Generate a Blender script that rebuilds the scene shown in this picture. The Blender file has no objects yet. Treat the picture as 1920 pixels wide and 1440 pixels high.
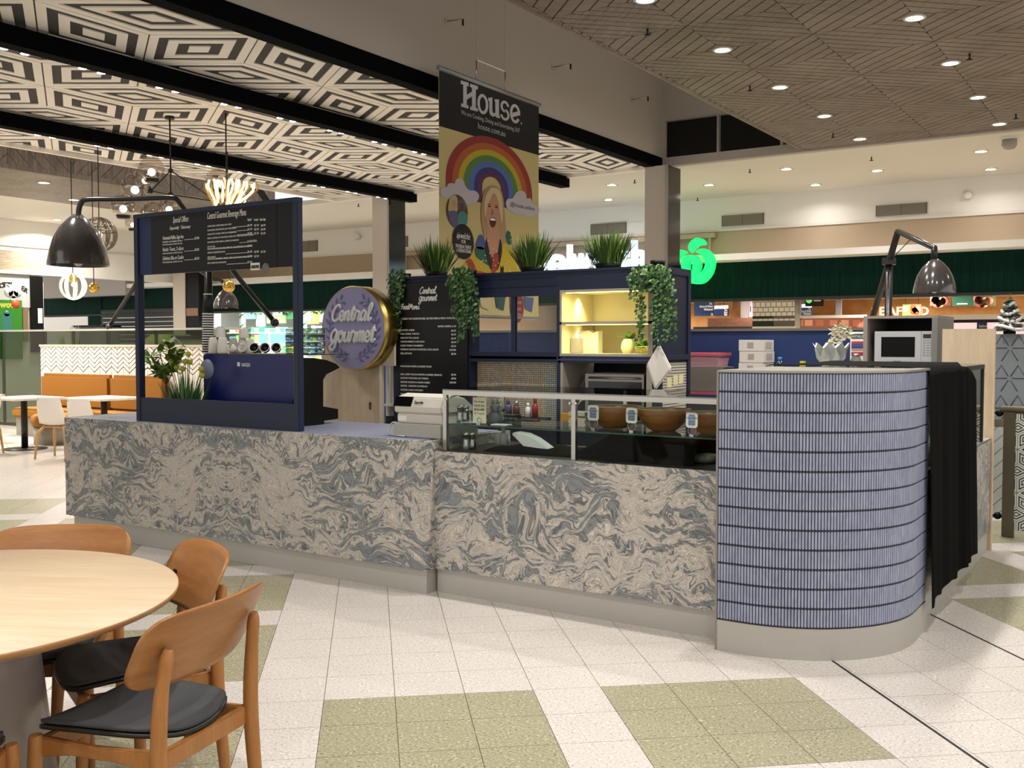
import bpy, bmesh, math, random
from mathutils import Vector, Matrix
random.seed(7)
PI = math.pi
SC = bpy.context.scene
COL = SC.collection
# ---------------------------------------------------------------- camera
# world: X runs along the kiosk counter (to the right), Y into the kiosk, Z up; camera stands at the origin
HEAD = math.radians(123.2); F = 1893.0; PITCH = 0.0414; CH = 1.53
_f0 = Vector((math.cos(HEAD), math.sin(HEAD), 0)); _rt = Vector((math.sin(HEAD), -math.cos(HEAD), 0)); _up = Vector((0, 0, 1))
_fw = _f0 * math.cos(PITCH) - _up * math.sin(PITCH); _u2 = _up * math.cos(PITCH) + _f0 * math.sin(PITCH)
cam_d = bpy.data.cameras.new('camera'); cam = bpy.data.objects.new('camera', cam_d); COL.objects.link(cam)
cam_d.sensor_width = 36.0; cam_d.lens = F / 1920 * 36; cam_d.clip_start = 0.05; cam_d.clip_end = 200
M = Matrix((( _rt.x, _u2.x, -_fw.x, 0), (_rt.y, _u2.y, -_fw.y, 0), (_rt.z, _u2.z, -_fw.z, CH), (0, 0, 0, 1)))
cam.matrix_world = M
SC.camera = cam
# ---------------------------------------------------------------- world, exposure
SC.view_settings.view_transform = 'Standard'; SC.view_settings.look = 'None'
SC.view_settings.gamma = 1.0; SC.view_settings.use_curve_mapping = False
SC.view_settings.exposure = 0.5
W = bpy.data.worlds.new('world'); SC.world = W; W.use_nodes = True
W.node_tree.nodes['Background'].inputs[0].default_value = (1.0, 0.965, 0.925, 1)
W.node_tree.nodes['Background'].inputs[1].default_value = 1.0
LIGHTS = []
def area(name, loc, size, power, col=(1, .93, .84), rot=(0, 0, 0), shape='DISK', spread=2.6):
    l = bpy.data.lights.new(name, 'AREA'); l.shape = shape; l.size = size; l.energy = power; l.color = col; l.spread = spread
    o = bpy.data.objects.new(name, l); o.location = loc; o.rotation_euler = rot; COL.objects.link(o); return o
# ceiling downlights (in view and out of view, one light under each lamp, plus added fill at the left)
K = 1.169                       # ceiling scale: the raft hangs at 3.95 m
def kz(z): return 1.53 + (z - 1.53) * K
ZR = kz(3.6)
DL_TIMBER = [((-2.74 + 1.30 * i) * K, (5.67 + 1.26 * j) * K) for i in (0, 1) for j in range(5)]
DL_TIMBER_HIDDEN = [((-2.74 + 1.30 * i) * K, (5.67 + 1.26 * j) * K) for i in (0, 1, 2) for j in (-5, -3, -1)] + [(1.6, 6.5), (1.6, 9.5)]
for (x, y) in DL_TIMBER + DL_TIMBER_HIDDEN:
    area('downlight_or_fill', (x, y, kz(3.62) - .04), .13, 20, (1, .965, .92), spread=2.3)
DL_WHITE = [(x * K, y * K) for x, y in [(-1.79, 12.01), (-3.91, 11.95), (-3.03, 12.66), (-1.87, 13.3), (-5.15, 12.6), (-3.98, 13.37), (-6.22, 11.9), (-7.55, 11.75), (-8.6, 12.3), (-9.3, 13.1), (-6.9, 13.1), (0.2, 12.4)]]
for (x, y) in DL_WHITE:
    area('downlight_or_fill', (x, y, ZR - .045), .13, 5 if y > 15 else 9, (1, .965, .91), spread=2.6)
for bx, ys in ((-6.55, (3.9, 5.13, 6.38, 7.62, 8.86)), (-8.98, (4.4, 5.64, 6.88, 8.1, 9.0))):       # the beams' spots
    for y in ys: area('spot_beam', (bx * K, y * K, kz(3.465)), .08, 15, (1, .97, .93), spread=2.2)
DL_LEFT = [(-14.37, 9.01), (-15.67, 10.36), (-18.53, 11.88)]
for (x, y) in DL_LEFT + [(-15, 6.5), (-17.2, 8), (-15.0, 7.6), (-14.9, 10.9)]:  # last two have no fixture, added to brighten the seating area
    area('downlight_or_fill', (x, y, 3.9), .13, 60, (1, .95, .86), spread=2.6)

# ---------------------------------------------------------------- pixel of the photograph -> point on a plane of the place
def ray(px, py): return _fw + _rt * ((px - 960) / F) - _u2 * ((py - 720) / F)
C0 = Vector((0, 0, CH))
def ay(px, py, Y): d = ray(px, py); return C0 + d * (Y / d.y)
def ax(px, py, X): d = ray(px, py); return C0 + d * (X / d.x)
def az(px, py, Z): d = ray(px, py); return C0 + d * ((Z - CH) / d.z)
def dep(p): return (Vector(p) - C0).dot(_fw)
# ---------------------------------------------------------------- materials
def lin(h):
    h = h.lstrip('#'); v = [int(h[i:i + 2], 16) / 255 for i in (0, 2, 4)]
    return tuple((c / 12.92 if c <= .04045 else ((c + .055) / 1.055) ** 2.4) for c in v) + (1,)
MATS = {}
def mat(name, col='808080', rough=.5, metal=0, emit=None, es=1, trans=0, ior=1.45, alpha=1, coat=0, spec=None):
    if name in MATS: return MATS[name]
    m = bpy.data.materials.new(name); m.use_nodes = True; b = m.node_tree.nodes['Principled BSDF']; I = b.inputs
    I['Base Color'].default_value = lin(col) if isinstance(col, str) else col
    I['Roughness'].default_value = rough; I['Metallic'].default_value = metal; I['IOR'].default_value = ior
    if trans: I['Transmission Weight'].default_value = trans
    if alpha < 1: I['Alpha'].default_value = alpha
    if coat: I['Coat Weight'].default_value = coat; I['Coat Roughness'].default_value = .1
    if spec is not None: I['Specular IOR Level'].default_value = spec
    if emit: I['Emission Color'].default_value = lin(emit); I['Emission Strength'].default_value = es
    MATS[name] = m; return m
class NT:
    def __init__(s, m): s.t = m.node_tree; s.n = s.t.nodes; s.l = s.t.links; s.b = s.n['Principled BSDF']
    def node(s, typ, **k):
        n = s.n.new('ShaderNode' + typ)
        for a, v in k.items():
            if a.startswith('i_'):
                key = a[2:]; n.inputs[int(key) if key.isdigit() else key.replace('_', ' ')].default_value = v
            else: setattr(n, a, v)
        return n
    def link(s, a, b): s.l.new(a, b)
    def math(s, op, a, b=None, c=None):
        n = s.n.new('ShaderNodeMath'); n.operation = op
        for i, v in enumerate((a, b, c)):
            if v is None: continue
            if isinstance(v, (int, float)): n.inputs[i].default_value = v
            else: s.l.new(v, n.inputs[i])
        return n.outputs[0]
    def ramp(s, fac, stops, interp='LINEAR'):
        n = s.n.new('ShaderNodeValToRGB'); n.color_ramp.interpolation = interp; e = n.color_ramp.elements
        while len(e) < len(stops): e.new(.5)
        for k, (p, c) in zip(e, stops): k.position = p; k.color = lin(c) if isinstance(c, str) else c
        s.l.new(fac, n.inputs[0]); return n.outputs[0]
    def mix(s, fac, a, b, typ='MIX'):
        n = s.n.new('ShaderNodeMix'); n.data_type = 'RGBA'; n.blend_type = typ
        for i, v in ((0, fac), (6, a), (7, b)):
            if isinstance(v, (int, float)): n.inputs[i].default_value = v
            elif isinstance(v, str): n.inputs[i].default_value = lin(v)
            else: s.l.new(v, n.inputs[i])
        return n.outputs[2]
    def pos(s): return s.n.new('ShaderNodeNewGeometry').outputs['Position']
    def objc(s): return s.n.new('ShaderNodeTexCoord').outputs['Object']
    def mapping(s, vec, scale=(1, 1, 1), rot=(0, 0, 0), loc=(0, 0, 0)):
        n = s.n.new('ShaderNodeMapping'); n.inputs['Scale'].default_value = scale; n.inputs['Rotation'].default_value = rot; n.inputs['Location'].default_value = loc
        s.l.new(vec, n.inputs[0]); return n.outputs[0]
    def noise(s, vec, scale, detail=2, rough=.5, dist=0):
        n = s.n.new('ShaderNodeTexNoise'); n.inputs['Scale'].default_value = scale; n.inputs['Detail'].default_value = detail
        n.inputs['Roughness'].default_value = rough; n.inputs['Distortion'].default_value = dist; s.l.new(vec, n.inputs['Vector']); return n.outputs
    def bump(s, h, strength=.3, dist=.01):
        n = s.n.new('ShaderNodeBump'); n.inputs['Strength'].default_value = strength; n.inputs['Distance'].default_value = dist
        s.l.new(h, n.inputs['Height']); s.l.new(n.outputs[0], s.b.inputs['Normal'])
def wood(name, c1, c2, rough=.4, scale=(1, 1, 1), rings=6, space='obj', coat=0, spec=None):
    if name in MATS: return MATS[name]
    m = mat(name, c1, rough, coat=coat, spec=spec); t = NT(m)
    v = t.mapping(t.objc() if space == 'obj' else t.pos(), scale)
    n1 = t.noise(v, rings, 4, .6)[0]; n2 = t.noise(v, rings * 9, 2, .5)[0]
    f = t.math('ADD', t.math('MULTIPLY', n1, .7), t.math('MULTIPLY', n2, .3))
    t.link(t.ramp(f, [(.3, c2), (.68, c1)]), t.b.inputs['Base Color']); return m
def terrazzo(name, base, light, dark, rough=.2):
    m = mat(name, base, rough); t = NT(m); p = t.pos()
    n1 = t.noise(p, 90, 2, .6)[0]; n2 = t.noise(p, 45, 2, .5)[0]; n3 = t.noise(p, 1.3, 2)[0]
    c = t.ramp(n1, [(.345, dark), (.40, base), (.58, base), (.66, light)])
    c = t.mix(t.ramp(n2, [(.62, (0, 0, 0, 1)), (.70, (1, 1, 1, 1))]), c, light)
    c = t.mix(t.math('MULTIPLY', n3, .25), c, dark)
    t.link(c, t.b.inputs['Base Color'])
    t.link(t.math('ADD', t.math('MULTIPLY', n3, .12), rough - .06), t.b.inputs['Roughness']); return m
def marble(name, mirror=None, seed=0.0):
    m = mat(name, '808080', .32); t = NT(m); p = t.pos()
    s = t.n.new('ShaderNodeSeparateXYZ'); t.link(p, s.inputs[0])
    x = s.outputs[0]
    if mirror is not None: x = t.math('ABSOLUTE', t.math('SUBTRACT', x, mirror))
    xy = t.math('ADD', x, t.math('MULTIPLY', s.outputs[1], .8))
    cb = t.n.new('ShaderNodeCombineXYZ'); t.link(xy, cb.inputs[0]); t.link(s.outputs[2], cb.inputs[1]); cb.inputs[2].default_value = seed
    v = cb.outputs[0]
    def warp(v, sc, amt, det=2):
        n = t.noise(v, sc, det, .5)
        a = t.n.new('ShaderNodeVectorMath'); a.operation = 'SUBTRACT'; t.link(n['Color'], a.inputs[0]); a.inputs[1].default_value = (.5, .5, .5)
        b = t.n.new('ShaderNodeVectorMath'); b.operation = 'SCALE'; t.link(a.outputs[0], b.inputs[0]); b.inputs['Scale'].default_value = amt
        c = t.n.new('ShaderNodeVectorMath'); c.operation = 'ADD'; t.link(v, c.inputs[0]); t.link(b.outputs[0], c.inputs[1]); return c.outputs[0]
    w = warp(v, 1.4, .6); w = warp(w, 4.2, .30); w = warp(w, 11.5, .115)
    w2 = t.mapping(w, (2.2, 9.5, 1), (0, 0, .35))
    n = t.noise(w2, 3.2, 5, .62)[0]
    fine = t.noise(t.mapping(w, (2, 18, 1), (0, 0, .3)), 4.0, 3, .6)[0]
    big = t.noise(warp(v, 1.0, .4), 1.5, 1, .5)[0]
    f = t.math('ADD', n, t.math('MULTIPLY', t.math('SUBTRACT', big, .5), .55))
    f = t.math('ADD', f, t.math('MULTIPLY', t.math('SUBTRACT', fine, .5), .5))
    c = t.ramp(f, [(.28, '70767b'), (.39, '868b8b'), (.45, '55565c'), (.485, '95948f'), (.52, 'd2c9bc'), (.545, '716f70'), (.58, 'dcd2c4'), (.62, '97928c'), (.66, 'd3c9ba'), (.72, 'a8a199'), (.80, 'd6ccbe')])
    t.link(c, t.b.inputs['Base Color']); return m
def pane(name, tint, refl=.08):
    m = bpy.data.materials.new(name); m.use_nodes = True; n = m.node_tree.nodes; l = m.node_tree.links; n.clear()
    o = n.new('ShaderNodeOutputMaterial'); mx = n.new('ShaderNodeMixShader'); tr = n.new('ShaderNodeBsdfTransparent'); gl = n.new('ShaderNodeBsdfGlossy'); fr = n.new('ShaderNodeFresnel')
    tr.inputs[0].default_value = lin(tint); gl.inputs['Roughness'].default_value = .02; fr.inputs[0].default_value = 1.0 + refl * 5
    g = n.new('ShaderNodeNewGeometry'); k = n.new('ShaderNodeMath'); k.operation = 'SUBTRACT'; k.inputs[0].default_value = 1.0; l.new(g.outputs['Backfacing'], k.inputs[1]); q = n.new('ShaderNodeMath'); q.operation = 'MULTIPLY'; l.new(fr.outputs[0], q.inputs[0]); l.new(k.outputs[0], q.inputs[1]); l.new(q.outputs[0], mx.inputs[0]); l.new(tr.outputs[0], mx.inputs[1]); l.new(gl.outputs[0], mx.inputs[2]); l.new(mx.outputs[0], o.inputs[0]); return m
# ---------------------------------------------------------------- mesh builder (world coordinates unless local)
BASE = {}
class MB:
    def __init__(s): s.v = []; s.f = []; s.sm = []
    def add(s, vs, fs, smooth=False):
        o = len(s.v); s.v += [tuple(p) for p in vs]; s.f += [tuple(i + o for i in f) for f in fs]; s.sm += [smooth] * len(fs); return s
    def box(s, x0, x1, y0, y1, z0, z1):
        return s.add([(x0, y0, z0), (x1, y0, z0), (x1, y1, z0), (x0, y1, z0), (x0, y0, z1), (x1, y0, z1), (x1, y1, z1), (x0, y1, z1)],
                     [(0, 3, 2, 1), (4, 5, 6, 7), (0, 1, 5, 4), (1, 2, 6, 5), (2, 3, 7, 6), (3, 0, 4, 7)])
    def obox(s, c, ex, ey, ez):       # oriented box: centre and half-extent vectors
        c = Vector(c); ex = Vector(ex); ey = Vector(ey); ez = Vector(ez)
        return s.add([c + ex * a + ey * b + ez * d for d in (-1, 1) for a, b in ((-1, -1), (1, -1), (1, 1), (-1, 1))],
                     [(0, 3, 2, 1), (4, 5, 6, 7), (0, 1, 5, 4), (1, 2, 6, 5), (2, 3, 7, 6), (3, 0, 4, 7)])
    def prism(s, pts, d, smooth=False):       # planar polygon swept along d
        d = Vector(d); P = [Vector(p) for p in pts]; n = len(P)
        nn = sum((P[i].cross(P[(i + 1) % n]) for i in range(n)), Vector())
        if nn.dot(d) < 0: P.reverse()
        return s.add(P + [p + d for p in P], [tuple(range(n - 1, -1, -1)), tuple(range(n, 2 * n))] + [(i, (i + 1) % n, (i + 1) % n + n, i + n) for i in range(n)], smooth)
    def tube(s, pts, r, n=8, caps=True, closed=False):
        P = [Vector(p) for p in pts]; k = len(P); R = r if isinstance(r, (list, tuple)) else [r] * k
        vs = []; up = None
        for i, p in enumerate(P):
            a = P[(i - 1) % k] if (closed or i) else p; b = P[(i + 1) % k] if (closed or i < k - 1) else p
            t = (b - a).normalized()
            if up is None: up = t.orthogonal().normalized()
            up = (up - t * up.dot(t)); up = up.normalized() if up.length > 1e-6 else t.orthogonal().normalized()
            w = t.cross(up)
            vs += [p + (up * math.cos(2 * PI * j / n) + w * math.sin(2 * PI * j / n)) * R[i] for j in range(n)]
        fs = [(i * n + j, i * n + (j + 1) % n, ((i + 1) % k) * n + (j + 1) % n, ((i + 1) % k) * n + j) for i in range(k if closed else k - 1) for j in range(n)]
        s.add(vs, fs, True)
        if caps and not closed:
            o = len(s.v) - len(vs); s.f += [tuple(o + j for j in range(n - 1, -1, -1)), tuple(o + (k - 1) * n + j for j in range(n))]; s.sm += [False, False]
        return s
    def lathe(s, c, prof, n=24, axis=(0, 0, 1), smooth=True, sx=1, sy=1, caps=True):
        c = Vector(c); A = Vector(axis).normalized(); U = A.orthogonal().normalized() if abs(A.z) < .99 else Vector((1, 0, 0)); V = A.cross(U)
        vs = []
        for r, h in prof: vs += [c + A * h + (U * (math.cos(2 * PI * j / n) * sx) + V * (math.sin(2 * PI * j / n) * sy)) * r for j in range(n)]
        k = len(prof); fs = [(i * n + j, i * n + (j + 1) % n, (i + 1) * n + (j + 1) % n, (i + 1) * n + j) for i in range(k - 1) for j in range(n)]
        s.add(vs, fs, smooth); o = len(s.v) - len(vs)
        if not caps or (abs(prof[0][0] - prof[-1][0]) < 1e-6 and abs(prof[0][1] - prof[-1][1]) < 1e-6): return s
        if prof[0][0] > 1e-5: s.f.append(tuple(o + j for j in range(n - 1, -1, -1))); s.sm.append(False)
        if prof[-1][0] > 1e-5: s.f.append(tuple(o + (k - 1) * n + j for j in range(n))); s.sm.append(False)
        return s
    def ball(s, c, r, n=12, sz=1): return s.lathe(c, [(max(1e-6, r * math.sin(PI * i / (n // 2 + 2))), -r * sz * math.cos(PI * i / (n // 2 + 2))) for i in range(n // 2 + 3)], n)
    def grid(s, rows, smooth=True, thick=None):       # rows of points; sheet, optional thickness vector
        h = len(rows); w = len(rows[0]); vs = [Vector(p) for r in rows for p in r]
        fs = [(i * w + j, i * w + j + 1, (i + 1) * w + j + 1, (i + 1) * w + j) for i in range(h - 1) for j in range(w - 1)]
        if thick is None: return s.add(vs, fs, smooth)
        T = Vector(thick); N = len(vs)
        fs2 = fs + [tuple(i + N for i in reversed(f)) for f in fs]
        rim = [i for i in range(w)] + [i * w + w - 1 for i in range(1, h)] + [(h - 1) * w + j for j in range(w - 2, -1, -1)] + [i * w for i in range(h - 2, 0, -1)]
        for a, b in zip(rim, rim[1:] + rim[:1]): fs2.append((a, a + N, b + N, b))
        return s.add(vs + [v + T for v in vs], fs2, smooth)
    def build(s, name, m=None, parent=None, local=False, bevel=0, mesh=None):
        v = [Vector(p) for p in s.v]
        if parent is not None: base = Vector((0, 0, 0)) if local else BASE[parent.name]; loc = None
        else:
            if local: base = Vector((0, 0, 0))
            else: base = Vector(((min(p.x for p in v) + max(p.x for p in v)) / 2, (min(p.y for p in v) + max(p.y for p in v)) / 2, min(p.z for p in v)))
        me = bpy.data.meshes.new(name); me.from_pydata([p - base for p in v], [], s.f)
        me.polygons.foreach_set('use_smooth', s.sm); me.update()
        if m is not None: me.materials.append(m)
        o = bpy.data.objects.new(name, me); COL.objects.link(o)
        if parent is not None: o.parent = parent; BASE[o.name] = BASE[parent.name]
        else: o.location = base; BASE[o.name] = base
        bm = bmesh.new(); bm.from_mesh(me); bmesh.ops.recalc_face_normals(bm, faces=bm.faces)
        if bevel: bmesh.ops.bevel(bm, geom=[e for e in bm.edges if len(e.link_faces) == 2 and e.calc_face_angle(0) > .6], offset=bevel, segments=2, affect='EDGES', clamp_overlap=True)
        bm.to_mesh(me); bm.free(); return o
def tag(o, label=None, cat=None, group=None, kind=None):
    if label: o['label'] = label
    if cat: o['category'] = cat
    if group: o['group'] = group
    if kind: o['kind'] = kind
    return o
def thing(name, label, cat, loc=(0, 0, 0), group=None, rz=0):
    o = bpy.data.objects.new(name, None); o.empty_display_size = .1; COL.objects.link(o)
    o.location = loc; o.rotation_euler = (0, 0, rz); BASE[o.name] = Vector(loc); return tag(o, label, cat, group)
def struct(o): o['kind'] = 'structure'; return o
def stuff(o): o['kind'] = 'stuff'; return o
def dup(root, loc=None, rz=None, label=None, parent=None):
    r = root.copy(); COL.objects.link(r)
    if parent is not None: r.parent = parent
    if loc is not None: r.location = loc; BASE[r.name] = Vector(loc)
    if rz is not None: r.rotation_euler = (0, 0, rz)
    if label: r['label'] = label
    for ch in list(root.children): dup(ch, parent=r)
    return r
def inst(src, name, loc, parent, rz=0):       # another object sharing a piece's mesh
    o = bpy.data.objects.new(name, src.data); COL.objects.link(o); o.parent = parent; o.location = Vector(loc) - BASE[parent.name]; o.rotation_euler = (0, 0, rz); return o
def text(s, size, m, parent, org, xd=(1, 0, 0), yd=(0, 0, 1), name='lettering', shear=0, align='LEFT', depth=.0015, width=None, bold=0, res=2):
    """flat lettering: org is the baseline point, xd/yd the reading and upward directions"""
    c = bpy.data.curves.new('t', 'FONT'); c.body = s; c.size = size; c.shear = shear; c.align_x = align; c.resolution_u = res; c.extrude = depth / 2; c.offset = bold
    o = bpy.data.objects.new('t', c); COL.objects.link(o); bpy.context.view_layer.update()
    me = bpy.data.meshes.new_from_object(o.evaluated_get(bpy.context.evaluated_depsgraph_get()))
    bpy.data.objects.remove(o); bpy.data.curves.remove(c)
    xd = Vector(xd).normalized(); yd = Vector(yd).normalized(); n = xd.cross(yd); org = Vector(org) - (BASE[parent.name] if parent else Vector())
    k = 1
    if width and len(me.vertices):
        xs = [v.co.x for v in me.vertices]; k = width / max(1e-4, max(xs) - min(xs))
    for v in me.vertices: v.co = org + xd * (v.co.x * k) + yd * v.co.y + n * v.co.z
    me.materials.clear(); me.materials.append(m); me.name = name
    ob = bpy.data.objects.new(name, me); COL.objects.link(ob)
    if parent: ob.parent = parent; BASE[ob.name] = BASE[parent.name]
    return ob
def join(objs, name):       # several lettering meshes of one sign into one
    o = objs[0]; bm = bmesh.new()
    for k in objs: bm.from_mesh(k.data)
    bm.to_mesh(o.data); bm.free(); o.name = name
    for k in objs[1:]: bpy.data.objects.remove(k)
    return o
def clip(poly, x0, x1, y0, y1):       # convex 2-D polygon against a rectangle
    for ax_, lim, sg in ((0, x0, 1), (0, x1, -1), (1, y0, 1), (1, y1, -1)):
        out = []
        for i, p in enumerate(poly):
            q = poly[(i + 1) % len(poly)]; dp = sg * (p[ax_] - lim); dq = sg * (q[ax_] - lim)
            if dp >= 0: out.append(p)
            if dp * dq < 0: k = dp / (dp - dq); out.append((p[0] + (q[0] - p[0]) * k, p[1] + (q[1] - p[1]) * k))
        poly = out
        if not poly: return []
    return poly
def arc(c, r, a0, a1, n): return [(c[0] + r * math.cos(a0 + (a1 - a0) * i / n), c[1] + r * math.sin(a0 + (a1 - a0) * i / n)) for i in range(n + 1)]
def spline(pts, n=6):       # Catmull-Rom through points
    P = [Vector(p) for p in pts]; out = []
    for i in range(len(P) - 1):
        a, b, c, d = P[max(0, i - 1)], P[i], P[i + 1], P[min(len(P) - 1, i + 2)]
        for k in range(n):
            t = k / n; out.append(.5 * ((2 * b) + (c - a) * t + (2 * a - 5 * b + 4 * c - d) * t * t + (3 * b - 3 * c + d - a) * t ** 3))
    out.append(P[-1]); return out
# ---------------------------------------------------------------- palette
CREAM = terrazzo('terrazzo_cream', 'd2cac2', 'e8e2dc', 'a2998f', .22)
GREEN = terrazzo('terrazzo_green', 'a39d80', 'c6c1a6', '6b6750', .24)
GROUT = mat('grout', '8d8377', .8)
MARB1 = marble('marble_mirrored', -5.50, 1.7)
MARB2 = marble('marble_flow', None, 5.3)
KICK = mat('kick_metal', 'b2afa7', .45, .25)
NAVY = mat('navy_paint', '151f39', .45)
NAVYD = mat('navy_dark', '141c30', .5)
ROYAL = mat('royal_blue', '04115c', .35)
BLACK = mat('matt_black', '070707', .5, spec=.25)
BLACKG = mat('gloss_black', '0b0b0c', .12)
CHAR = mat('charcoal', '2b2a2b', .5)
WHITE = mat('white_paint', 'e6e2da', .6)
OFFW = mat('off_white', 'd8d2c8', .6)
GREYB = mat('bulkhead_grey', 'ada498', .8)
TAN = mat('tan_render', 'b09c84', .75)
STEEL = mat('steel', 'b7b4ab', .28, 1)
DSTEEL = mat('dark_steel', '4b4843', .4, .8)
GLASS = pane('clear_glass', 'fcfefd', .05)
GLASSG = pane('green_glass', 'f9fcfa', .08)
GLASSD = pane('dark_glass', 'b4bebc', .3)
GLASSE = mat('glass_edge', '1d5a4c', .1, trans=.4)
PRINTW = mat('white_print', 'e9e6df', .6)
PRINTK = mat('black_print', '0a0a0a', .6)
LAMP = mat('lamp_light', 'ffffff', .5, emit='fff6e8', es=14)
LAMPB = mat('lamp_light_beam', 'ffffff', .5, emit='ffffff', es=9)
GRASS = mat('grass_green', '4d6a22', .5); GRASS2 = mat('leaf_green', '3f6b2a', .45); GRASS3 = mat('leaf_light', '7b9a4c', .45)
# ================================================================ STRUCTURE
# ---- floor: terrazzo tiles of 302 mm, laid at 41 degrees to the kiosk
TS = .3021; TA = math.radians(41.2); TO = az(607.2, 1312.8, 0)
ti = Vector((math.cos(TA), math.sin(TA), 0)); tj = Vector((-math.sin(TA), math.cos(TA), 0))
floor = struct(MB().box(-32, 12, -10, 30, -.05, -.008).build('floor', GROUT))
def is_green(i, j):
    if i % 4 == 3 or (j - 1) % 4 == 3: return False
    return (i < 0 and j < 20) or (0 <= i < 8 and j < 0) or i >= 12
def seen(p, mg=60):
    d = dep(p)
    if d < .6: return False
    v = Vector(p) - C0; return -mg < 960 + F * v.dot(_rt) / d < 1920 + mg and 500 < 720 - F * v.dot(_u2) / d < 1440 + 2 * mg
near, rest = [], {True: [], False: []}
for i in range(-75, 34):
    for j in range(-40, 80):
        c = TO + ti * ((i + .5) * TS) + tj * ((j + .5) * TS)
        if not (-27 < c.x < 8 and -6 < c.y < 17): continue
        hid = (-7.3 < c.x < -1.2 and 5.0 < c.y < 8.0)
        if seen(c) and not hid: near.append((dep(c), i, j, c))
        else: rest[is_green(i, j)].append(c)
near.sort(key=lambda t: t[0])
g = TS / 2 - .0014
def tile_mesh(mb, c): mb.obox((c.x, c.y, -.005), ti * g, tj * g, (0, 0, .005))
proto = {}
for k, (d, i, j, c) in enumerate(near):
    gr = is_green(i, j)
    if k >= 300: rest[gr].append(c); continue
    if gr not in proto:
        mb = MB(); tile_mesh(mb, Vector((0, 0, 0))); me = mb.build('tile', GREEN if gr else CREAM, floor, local=True); me.location = Vector((c.x, c.y, 0)) - BASE[floor.name]; proto[gr] = me
    else: inst(proto[gr], 'tile', (c.x, c.y, 0), floor)
for gr in (True, False):
    mb = MB()
    for c in rest[gr]: tile_mesh(mb, c)
    stuff(mb.build('distant_tiles', GREEN if gr else CREAM, floor))
JO = mat('joint_seal', '1c1712', .7)
for i in (7.93, 10.98):
    a = TO + ti * (i * TS) + tj * (-12 * TS); b = TO + ti * (i * TS) + tj * (14 * TS)
    MB().obox((a + b) / 2 + Vector((0, 0, .0006)), ti * .006, (b - a) / 2, (0, 0, .0006)).build('expansion_joint', JO, floor)
FX_GAP = -13.65
# ---- patterned raft over the kiosk: tumbling-block lattice of nested cream lath rings
RC = mat('lath_cream', 'f4ecdf', .6); RD = mat('raft_backing', '3f3c3a', .8); RK = mat('beam_black', '060608', .8, spec=.05)
RX0, RX1, RY0, RY1 = -10.25 * K, -5.12 * K, 1.0 * K, 11.0 * K
raft = struct(MB().box(RX0, RX1, RY0, RY1, ZR + .03, ZR + .09).build('patterned_ceiling', RD))
pd, pa = .63 * K, .417 * K; P0 = Vector((-5.87 * K, 4.47 * K))
e1 = Vector((pd, pa)); e2 = Vector((-pd, pa)); e3 = Vector((0, -2 * pa))
def rhomb_rings(parent, c, u, v, spans, z0, z1, rect, m, names):
    q = [-u - v, u - v, u + v, v - u]
    for (so, si), nm in zip(spans, names):
        mb = MB()
        if si == 0: polys = [[c + w * so for w in q]]
        else: polys = [[c + q[i] * so, c + q[(i + 1) % 4] * so, c + q[(i + 1) % 4] * si, c + q[i] * si] for i in range(4)]
        for p in polys:
            p = clip([tuple(k) for k in p], *rect)
            if len(p) > 2: mb.prism([(x, y, z0) for x, y in p], (0, 0, z1 - z0))
        if mb.v: mb.build(nm, m, parent)
rect = (RX0 + .03, RX1 - .03, RY0 + .03, RY1 - .03)
nr = 0
for m_ in range(-9, 10):
    for n_ in range(-4, 9):
        P = P0 + Vector((2 * pd, 0)) * m_ + Vector((pd, 3 * pa)) * n_
        for u, v in ((e1, e2), (e1, e3), (e2, e3)):
            c = P + (u + v) / 2
            if not (RX0 - .5 < c.x < RX1 + .5 and RY0 + .6 < c.y < RY1 + .5): continue
            if c.y < 3.4: continue
            rhomb_rings(raft, c, u / 2, v / 2, ((.985, .81), (.62, .42), (.20, 0)), ZR + .020, ZR + .03, rect, RC, ('lath_ring', 'lath_ring', 'centre_block')); nr += 1
for y in (RY0, RY1): MB().box(RX0, RX1, y - .03, y + .03, ZR - .03, ZR + .09).build('edge_lath', RC, raft)
MB().box(RX0 - .03, RX0 + .03, RY0, RY1, ZR - .03, ZR + .09).build('edge_lath', RC, raft)
# black beams with pairs of small spots along their left side
LENS = mat('spot_lens', 'ffffff', .5, emit='eaf0ff', es=20)
for bx, ys in ((-6.43, [3.9, 4.48, 5.13, 5.76, 6.38, 7.0, 7.62, 8.24, 8.86, 9.48, 10.1]), (-8.86, [4.4, 5.0, 5.64, 6.27, 6.88, 7.5, 8.1, 8.7, 9.3, 9.9, 10.5])):
    b = struct(MB().box((bx - .065) * K, (bx + .065) * K, RY0, RY1 + .05, kz(3.465), ZR - .01).build('ceiling_beam', RK))
    for y in ys:
        for dy in (-.075, .075):
            h = MB().lathe(((bx - .10) * K, (y + dy) * K, kz(3.475)), [(.036, 0), (.042, .015), (.042, .10), (0, .10)], 12).build('spot_housing', RK, b)
            MB().lathe(((bx - .10) * K, (y + dy) * K, kz(3.475) - .004), [(0, 0), (.034, .001), (.034, .003)], 12).build('spot_lens', LENS, h)
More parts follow.
